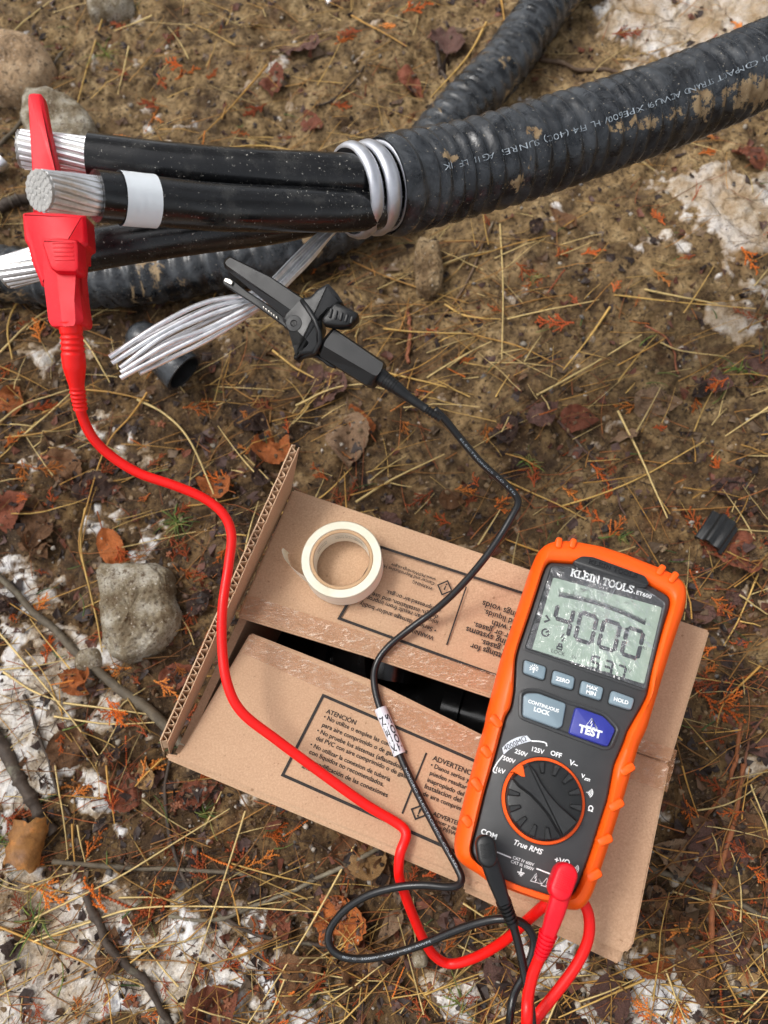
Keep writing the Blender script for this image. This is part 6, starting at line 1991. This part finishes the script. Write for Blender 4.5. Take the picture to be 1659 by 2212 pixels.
# ================================================================== TWIGS
def twig(pts, w0, w1, label, colr, seed, cat='twig', knots=True, up=0.6, name='twig'):
    g = np.random.default_rng(seed)
    c = []
    for u, v in pts:
        c.append(P(u, v, 0.003))
    c = spline(np.array(c), 60)
    dep = (c - EYE) @ FW
    t = np.linspace(0, 1, 60)
    r = (w0 + (w1 - w0) * t) / 2 * dep / FPX
    z = top(c[:, 0], c[:, 1])
    z = np.convolve(np.r_[[z[0]] * 6, z, [z[-1]] * 6], np.ones(13) / 13, 'valid')
    c[:, 2] = z + r * up + 0.001
    c[:, :2] += (np.stack([vn(t * 9, t * 0, seed), vn(t * 9, t * 0 + 9, seed)], 1) - 0.5) * 0.0022
    rr = r * (1 + 0.22 * (vn(t * 22, t * 0, seed + 3) - 0.5) + 0.3 * (vn(t * 40, t * 0, seed + 4) > 0.9))
    o = mk(name, tube(c, rr, 10, True, lambda i, th: 1 + 0.12 * (vn(i * 0.4 + 0 * th, th * 1.5, seed) - 0.5)), M['bark'], None, True)
    o.color = colr
    return props(o, label, cat)
GB, DB, RB = srgb(104, 92, 74), srgb(74, 60, 48), srgb(120, 76, 52)
twig([(-10, 1236), (90, 1336), (200, 1440), (290, 1508), (362, 1572), (420, 1640)], 13, 24, 'long bent grey twig leading to the front left box corner', GB, 1)
twig([(-20, 1570), (40, 1670), (110, 1800)], 30, 26, 'thick mossy stick at the left edge above the curled bark', DB, 2)
twig([(55, 1500), (90, 1590), (118, 1680), (146, 1764)], 8, 6, 'thin dark twig crossing the snow beside the thick stick', DB, 3)
twig([(190, 1935), (242, 2040), (320, 2130), (365, 2220)], 18, 15, 'broken dark twig stuck in the snow at the lower left', DB, 4)
twig([(368, 1620), (352, 1720), (358, 1810), (390, 1895), (450, 1962), (560, 2030), (715, 2048)], 8, 10, 'long thin dark twig running below the box towards the black wire loop', DB, 5)
twig([(110, 1862), (300, 1876), (420, 1884), (540, 1890)], 11, 8, 'straight grey twig lying right of the curled bark', GB, 6)
twig([(366, 1980), (470, 1984), (560, 1954), (700, 1890), (830, 1826)], 7, 10, 'pale lichen twig pointing to the front edge of the box', srgb(128, 118, 98), 7)
twig([(1408, 1876), (1500, 1905), (1560, 1935), (1670, 1992)], 14, 13, 'grey twig lying right of the box under the purple leaf', GB, 8)
twig([(1064, 480), (1012, 600), (975, 650), (940, 690)], 6, 4, 'thin grey twig beside the small upright stone', srgb(120, 96, 74), 9)
twig([(1168, 126), (1250, 140), (1345, 158)], 10, 8, 'brown twig between the two armoured cables', srgb(96, 74, 54), 10)
twig([(942, 112), (956, 150), (978, 195)], 9, 6, 'short dark twig under the purple leaf behind the cables', DB, 11)
twig([(1208, 905), (1289, 990), (1330, 1050), (1356, 1112)], 7, 4, 'thin dark stalk trailing from the veined leaf', srgb(92, 66, 54), 12)
twig([(670, 232), (730, 215), (790, 150)], 4, 3, 'thin dark twig left of the reddish leaf behind the conductors', DB, 13)
twig([(-10, 330), (40, 262), (90, 195), (138, 98)], 9, 6, 'grey twig behind the red clip between the two stones', GB, 14)
twig([(-20, 478), (40, 450), (72, 436)], 26, 20, 'mossy dark stick at the left edge below the red clip tip', DB, 15)
twig([(1670, 1530), (1622, 1594), (1600, 1700)], 5, 6, 'thin reddish twig at the right edge beside the box', RB, 16)
twig([(1606, 1650), (1592, 1730), (1562, 1838), (1545, 1900), (1528, 2030), (1532, 2055)], 10, 14, 'long rusty cedar twig hanging over the purple leaf', srgb(158, 94, 54), 17)
twig([(1600, 1560), (1580, 1680), (1510, 1780)], 9, 7, 'rusty scaly cedar twig right of the box', srgb(162, 96, 54), 18)
twig([(1650, 1850), (1655, 1960), (1600, 2060)], 8, 7, 'short rusty twig in the leaves at the right edge', srgb(120, 76, 50), 19)
twig([(1395, 700), (1452, 742), (1468, 800)], 5, 4, 'rusty bent needle twig above the broad brown leaf', srgb(158, 92, 60), 20)
twig([(880, 650), (884, 700), (880, 770)], 9, 8, 'upright rusty cedar stalk below the small stone', srgb(164, 98, 66), 21)

# ================================================================== SINGLE STRAWS
def straw(pts, w, label, seed, colr, up=0.003, name='straw'):
    g = np.random.default_rng(seed)
    zm = float(np.mean([G(u, v)[2] for u, v in pts]))
    c = spline(np.array([P(u, v, zm) for u, v in pts]), 24)
    z = top(c[:, 0], c[:, 1])
    zl = np.convolve(np.r_[[z[:6].mean()] * 8, z, [z[-6:].mean()] * 8], np.ones(17) / 17, 'valid') + 0.25 * (z.max() - z.mean())
    c[:, 2] = zl + up
    dep = (c - EYE) @ FW
    me_v, me_f = blade(c, w / 2 * float(dep.mean()) / FPX, w / 2 * float(dep.mean()) / FPX * 0.8, g)
    o = mk(name, (me_v, me_f), M['straw'], None, True)
    o.color = colr
    return props(o, **label)
ST = [[(245, -5), (205, 130), (158, 290)], [(280, 105), (258, 212)], [(577, 140), (500, 235), (430, 308)], [(320, 852), (285, 905), (236, 966), (196, 1092), (177, 1176), (192, 1250)], [(0, 928), (60, 880), (152, 843)], [(52, 947), (156, 850)],
      [(187, 846), (255, 853), (322, 867)], [(300, 868), (360, 900), (416, 962), (482, 1108)], [(20, 953), (100, 940), (178, 905)], [(828, 598), (1012, 662)], [(1024, 555), (1100, 535), (1186, 521)], [(1080, 484), (1086, 620), (1083, 782)],
      [(1094, 697), (1180, 676), (1292, 653)], [(1324, 643), (1480, 660), (1628, 675)], [(1390, 630), (1470, 648), (1546, 665)], [(1316, 668), (1270, 735), (1214, 806)], [(1158, 858), (1270, 798), (1382, 732)], [(828, 713), (1032, 732)], [(1030, 732), (1120, 757), (1216, 804)],
      [(1424, 745), (1470, 762), (1572, 775)], [(828, 806), (965, 840)], [(1330, 898), (1382, 1000), (1438, 1124)], [(1208, 1098), (1300, 1070), (1394, 1029), (1519, 956)], [(1090, 1040), (1150, 1070), (1206, 1095), (1264, 1124)], [(1662, 882), (1562, 948)], [(0, 1452), (90, 1442), (178, 1424)],
      [(-5, 1358), (80, 1455), (160, 1550), (222, 1633)], [(18, 1455), (80, 1495), (145, 1521)], [(145, 1521), (230, 1532), (345, 1548)], [(125, 1550), (240, 1566), (352, 1562)], [(187, 1100), (177, 1180), (200, 1280), (216, 1342), (230, 1414)], [(532, 1752), (480, 1925), (408, 2162)], [(768, 1826), (660, 2020), (536, 2214)],
      [(88, 1980), (180, 1935), (270, 1889), (380, 1820), (498, 1747)], [(86, 2030), (200, 1990), (310, 1959), (500, 1958), (692, 1970)], [(-5, 1990), (110, 2040), (226, 2100), (250, 2212)], [(408, 2153), (552, 2212)], [(130, 1655), (142, 1760), (150, 1856)], [(160, 1780), (166, 1860)], [(172, 1782), (186, 1862)],
      [(262, 1938), (330, 1938), (402, 1946)], [(1384, 2110), (1300, 2145), (1202, 2192)], [(1036, 2066), (1096, 2005)], [(916, 2145), (980, 2118), (1053, 2090)], [(1470, 1655), (1482, 1700), (1506, 1766)], [(1429, 2088), (1452, 2150), (1478, 2214)], [(1594, 1702), (1664, 1658)], [(1614, 1695), (1634, 1760), (1655, 1848)], [(1244, 2155), (1376, 2104)],
      [(1570, 2130), (1664, 2138)], [(240, 1655), (250, 1750), (252, 1780)], [(0, 110), (60, 40), (120, -5)], [(440, 340), (560, 318), (660, 330)], [(140, 700), (190, 745), (240, 830)], [(0, 770), (70, 700), (120, 665)], [(590, 760), (640, 800), (690, 830)], [(640, 880), (720, 850), (820, 842)], [(1150, 1010), (1090, 985)],
      [(600, 1120), (690, 1080), (760, 1010)], [(1180, 1200), (1120, 1180), (1090, 1170)], [(60, 620), (20, 700), (30, 780)], [(1050, 60), (1010, 130), (930, 210)], [(1080, 0), (1090, 60)], [(760, 40), (880, 120)], [(510, 330), (580, 360), (640, 372)], [(330, 40), (250, 75)], [(1640, 1230), (1600, 1330), (1560, 1400)], [(1590, 1290), (1655, 1330)],
      [(770, 1090), (850, 1040), (960, 985)], [(700, 1200), (640, 1130), (610, 1040)], [(1470, 1600), (1420, 1560)], [(1640, 1440), (1560, 1520), (1540, 1590)], [(355, 1640), (300, 1700)], [(620, 2110), (590, 2180), (560, 2214)], [(880, 2100), (950, 2190)], [(700, 2130), (770, 2200)], [(1000, 1950), (1060, 1990)], [(380, 760), (440, 700), (470, 640)], [(960, 660), (1010, 690), (1080, 700)]]
gs = np.random.default_rng(77)
for i, p in enumerate(ST):
    cu_ = p[len(p) // 2]
    ln = sum(math.dist(p[k], p[k + 1]) for k in range(len(p) - 1))
    dx, dy = p[-1][0] - p[0][0], p[-1][1] - p[0][1]
    dirn = 'level' if abs(dx) > 2.2 * abs(dy) else 'upright' if abs(dy) > 2.2 * abs(dx) else 'slanting'
    c = STRAW[int(gs.integers(0, 3))]
    l = lab('%s %s' % ('long' if ln > 170 else 'short', dirn), 'dry straw', 'straw', cu_[0], cu_[1], 'single dry straws on the ground', ('pale',))
    straw(p, gs.uniform(4.2, 6.6) if ln > 60 else 4, l, 700 + i, tuple(np.array(c[:3]) * gs.uniform(0.85, 1.15)) + (1,))

# ================================================================== CEDAR FRONDS, SEED CONES
FV = [(375, 83, 60, 25), (400, 150, 55, 30), (320, 225, 60, 60), (330, 262, 70, 20), (458, 165, 40, 20), (680, 568, 50, 100), (1195, 700, 70, 60), (1200, 610, 60, 70), (1280, 545, 50, 20), (1620, 565, 70, 60), (1160, 610, 55, 90), (1240, 970, 60, 80), (1320, 1010, 40, 100), (1317, 1062, 56, 90),
      (910, 1080, 60, 60), (1180, 900, 50, 110), (945, 1120, 50, 40), (760, 1060, 50, 60), (620, 920, 40, 60), (860, 880, 40, 40), (1560, 1130, 60, 40), (1500, 1130, 60, 20), (1545, 1000, 50, 80), (1470, 1040, 40, 20), (1330, 1140, 60, 30), (1270, 1110, 60, 10), (1655, 1170, 60, 80),
      (1500, 1260, 60, 20), (1560, 1320, 60, 10), (1520, 1480, 80, 30), (1560, 1530, 90, 40), (1620, 1460, 50, 60), (1600, 1390, 40, 60), (1490, 1760, 50, 20), (1530, 1690, 50, 30), (1430, 1990, 70, 60), (1470, 2010, 80, 20), (1510, 2060, 60, 100), (1380, 2170, 60, 70), (1560, 2180, 90, 90), (1460, 2190, 70, 20),
      (1600, 1970, 70, 60), (1650, 2020, 60, 90), (1580, 1950, 60, 0), (1640, 1890, 60, 100), (205, 1820, 70, 30), (160, 1703, 80, 80), (250, 1700, 60, 10), (250, 1725, 45, 10), (335, 1650, 90, 75), (385, 1730, 50, 60), (375, 1720, 40, 10), (40, 1790, 70, 30), (120, 1930, 100, 12), (210, 1935, 90, 20), (280, 1955, 110, 10), (330, 1960, 90, 15),
      (370, 1840, 70, 80), (430, 1870, 80, 60), (470, 1860, 80, 30), (520, 1855, 80, 20), (560, 1860, 70, 100), (600, 1810, 60, 30), (640, 1790, 60, 60), (250, 1450, 70, 90), (260, 1545, 70, 20), (300, 1560, 60, 30), (150, 1480, 60, 80), (240, 1640, 40, 40), (430, 1240, 60, 70), (510, 1240, 50, 40), (440, 1390, 60, 80), (480, 1200, 50, 60),
      (300, 1210, 40, 60), (100, 1310, 50, 20), (215, 1320, 40, 30), (30, 1330, 40, 60), (370, 1490, 60, 20), (420, 1540, 70, 60), (500, 2060, 70, 80), (590, 2090, 70, 50), (610, 2160, 80, 90), (620, 2210, 60, 60), (530, 2150, 70, 40), (430, 2090, 40, 60), (365, 2130, 40, 40), (305, 2010, 40, 70), (860, 2120, 60, 30), (900, 2170, 60, 60), (560, 2000, 50, 90),
      (1060, 1970, 60, 20), (780, 2150, 50, 60), (690, 2120, 50, 10), (120, 1020, 50, 20), (60, 1085, 50, 60), (300, 960, 40, 60), (240, 1010, 50, 60), (190, 1060, 40, 20), (310, 1080, 40, 10), (410, 1020, 50, 80), (30, 950, 50, 10), (100, 880, 50, 40), (440, 880, 60, 80), (330, 800, 50, 60), (20, 800, 60, 70), (50, 700, 50, 40), (560, 400, 40, 20), (440, 310, 50, 20), (520, 290, 40, 10), (620, 300, 40, 60), (740, 230, 40, 20), (480, 60, 50, 60), (840, 60, 60, 50), (900, 20, 60, 10), (260, 60, 40, 50), (790, 200, 40, 60), (1240, 650, 40, 40), (1330, 620, 50, 60), (1430, 600, 50, 20), (1380, 700, 40, 80), (1050, 930, 50, 60), (1000, 780, 50, 80), (930, 720, 40, 60), (1110, 780, 40, 10), (1600, 690, 40, 30), (1500, 880, 50, 60), (1480, 560, 40, 30), (1650, 350, 40, 60), (1530, 330, 40, 40), (1420, 470, 40, 60)]
gf = np.random.default_rng(55)
extra = scatter(190, lambda u, v: 1.0 if v > 1000 else 0.6, 911, 0)
FV += [(float(a[2]), float(a[3]), float(gf.uniform(26, 60)), float(gf.uniform(0, 180))) for a in extra]
for i, (u, v, px, rot) in enumerate(FV):
    q = G(u, v); dep = (q - EYE) @ FW
    if in_box(q[0], q[1], 0.004): continue
    stick = i % 4 == 3
    me = STICKS[i % 4] if stick else FRONDS[i % 9]
    sc = px_r(px, dep) / 0.021
    k = int(gf.integers(0, 5))
    c = tuple(np.array(ORANGE[k][:3]) * gf.uniform(0.5, 1.1)) + (1,)
    o = lay('cedar_stalk' if stick else 'cedar_frond', me, u, v, R(-rot), min(sc, 2.2), 0.18, 0.0012, c, gf)
    hue = ['orange', 'rusty', 'bright orange', 'reddish', 'brownish'][k]
    props(o, **lab('%s %s' % ('small' if px < 44 else 'wide' if px > 72 else 'medium', hue), 'dried cedar stalk' if stick else 'dried cedar frond', 'cedar frond', u, v, 'dried cedar fronds on the ground', (dirword(R(rot)),)))
# seed cones: a few open scales round a core
def cone_mesh(seed):
    g = np.random.default_rng(seed); parts = []
    for k in range(5):
        a = k * 1.256 + g.normal(0, .2)
        v = ico_v * [0.5, 0.28, 0.2] + [0.42, 0, 0.18]
        ca, sa = math.cos(a), math.sin(a)
        v = v @ np.array([[ca, sa, 0], [-sa, ca, 0], [0, 0, 1]])
        parts.append((v, ico_f))
    V, F = join(parts)
    return mesh_data('seed_cone', V, F, M['sprig'], True)
CN = [cone_mesh(k) for k in range(3)]
CV = [(378, 1744), (396, 1738), (655, 1855), (520, 1900), (725, 1945), (735, 1960), (700, 1942), (435, 2085), (556, 2136), (564, 2140), (932, 2128), (718, 2045), (662, 2215), (350, 918), (330, 915), (95, 995), (112, 998), (366, 1198), (362, 1326), (912, 858), (900, 852), (1080, 925), (1098, 930), (1555, 1170), (1220, 1190), (1440, 1640), (1600, 1350), (300, 2160), (500, 2160), (240, 2150), (1290, 1225)]
gc = np.random.default_rng(66)
for i, (u, v) in enumerate(CV):
    q = G(u, v)
    if in_box(q[0], q[1], 0.003): continue
    o = lay('seed_cone', CN[i % 3], u, v, gc.uniform(0, 6), gc.uniform(0.0034, 0.0052), 0.3, 0.001, tuple(np.array(srgb(150, 92, 62)[:3]) * gc.uniform(.6, 1.2)) + (1,), gc)
    props(o, **lab('small brown open', 'cedar seed cone', 'seed cone', u, v, 'cedar seed cones on the ground', ('glossy',)))

# ================================================================== TREES AROUND THE SPOT
# bare and evergreen trees stand round the place; they show only as reflections in the glossy things
def tree(x, y, h, r, seed, label, cedar):
    g = np.random.default_rng(seed)
    root = thing('cedar_tree' if cedar else 'bare_tree', (x, y, 0), label, 'tree', 'trees standing round the work spot')
    t = np.linspace(0, 1, 14)
    c = np.stack([x + 0.12 * h * (vn(t * 2, t * 0, seed) - 0.5) * t, y + 0.12 * h * (vn(t * 2, t * 0 + 5, seed) - 0.5) * t, -0.05 + h * t], 1)
    tr_ = mk('trunk', tube(c, r * (1 - 0.9 * t), 9), M['bark'], root, True)
    tr_.color = (0.16, 0.13, 0.11, 1)
    parts, lv, lf = [], [], []
    for i in range(70 if cedar else 60):
        k = g.uniform(0.18, 0.97)
        p = np.array([np.interp(k, t, c[:, q]) for q in range(3)])
        a = g.uniform(0, 6.28); L = h * (0.30 if cedar else 0.36) * (1.05 - k) * g.uniform(0.6, 1.2)
        d = np.array([math.cos(a), math.sin(a), -0.1 if cedar else 0.55])
        s = np.linspace(0, 1, 7)[:, None]
        b = p + d * L * s + np.array([0, 0, 1]) * (0.10 * L * s * s) + g.normal(0, 0.03 * L, (7, 3)) * s
        parts.append(tube(b, r * 0.28 * (1.05 - k) * (1 - 0.85 * s[:, 0]) + 0.004, 5))
        for m_ in range(9 if cedar else 7):
            f = g.uniform(0.25, 1.0)
            q0 = np.array([np.interp(f, s[:, 0], b[:, q]) for q in range(3)])
            dd = d * 0.6 + g.normal(0, 0.6, 3); dd /= np.linalg.norm(dd)
            l2 = L * 0.32 * g.uniform(0.5, 1.2)
            if cedar:
                for e in range(16):
                    qq = q0 + dd * l2 * e / 12 + g.normal(0, 0.05, 3)
                    u_ = g.normal(0, 1, 3); u_ /= np.linalg.norm(u_); w_ = np.cross(u_, g.normal(0, 1, 3)); w_ /= np.linalg.norm(w_)
                    n = len(lv); sz = g.uniform(0.03, 0.08)
                    lv += [qq, qq + u_ * sz + w_ * sz * .25, qq + u_ * sz * 1.7, qq + u_ * sz - w_ * sz * .25]; lf.append((n, n + 1, n + 2, n + 3))
            else:
                parts.append(tube(q0 + dd * l2 * np.linspace(0, 1, 4)[:, None] + g.normal(0, 0.02, (4, 3)), np.array([.007, .005, .004, .002]), 4))
    br = mk('branches', join(parts), M['bark'], root, True)
    br.color = (0.16, 0.13, 0.11, 1)
    br['kind'] = 'stuff'
    if cedar:
        cr_ = link('crown', tint_mesh('crown', np.array(lv), lf, np.tile([0.035, 0.055, 0.022], (len(lv), 1)) * np.random.default_rng(seed).uniform(0.6, 1.3, (len(lv), 1)), M['bit']), root)
        cr_['kind'] = 'stuff'
for i, (x, y, h, r, cd) in enumerate([(0.7, 3.3, 9.0, 0.12, True), (-1.6, 3.9, 10.0, 0.14, False), (2.8, 2.6, 8.5, 0.11, False), (-3.4, 1.4, 9.0, 0.13, True), (3.9, -0.6, 9.0, 0.13, True), (-2.6, -3.2, 10.0, 0.14, False), (0.6, 6.5, 11.0, 0.16, False)]):
    tree(x, y, h, r, 1200 + i, ['evergreen cedar standing beyond the cables', 'bare tree beyond the conductors on the left', 'bare tree beyond the right end of the main cable', 'cedar on the left of the work spot', 'cedar on the right of the work spot', 'bare tree behind the photographer', 'tall bare tree farthest beyond the cables'][i], cd)
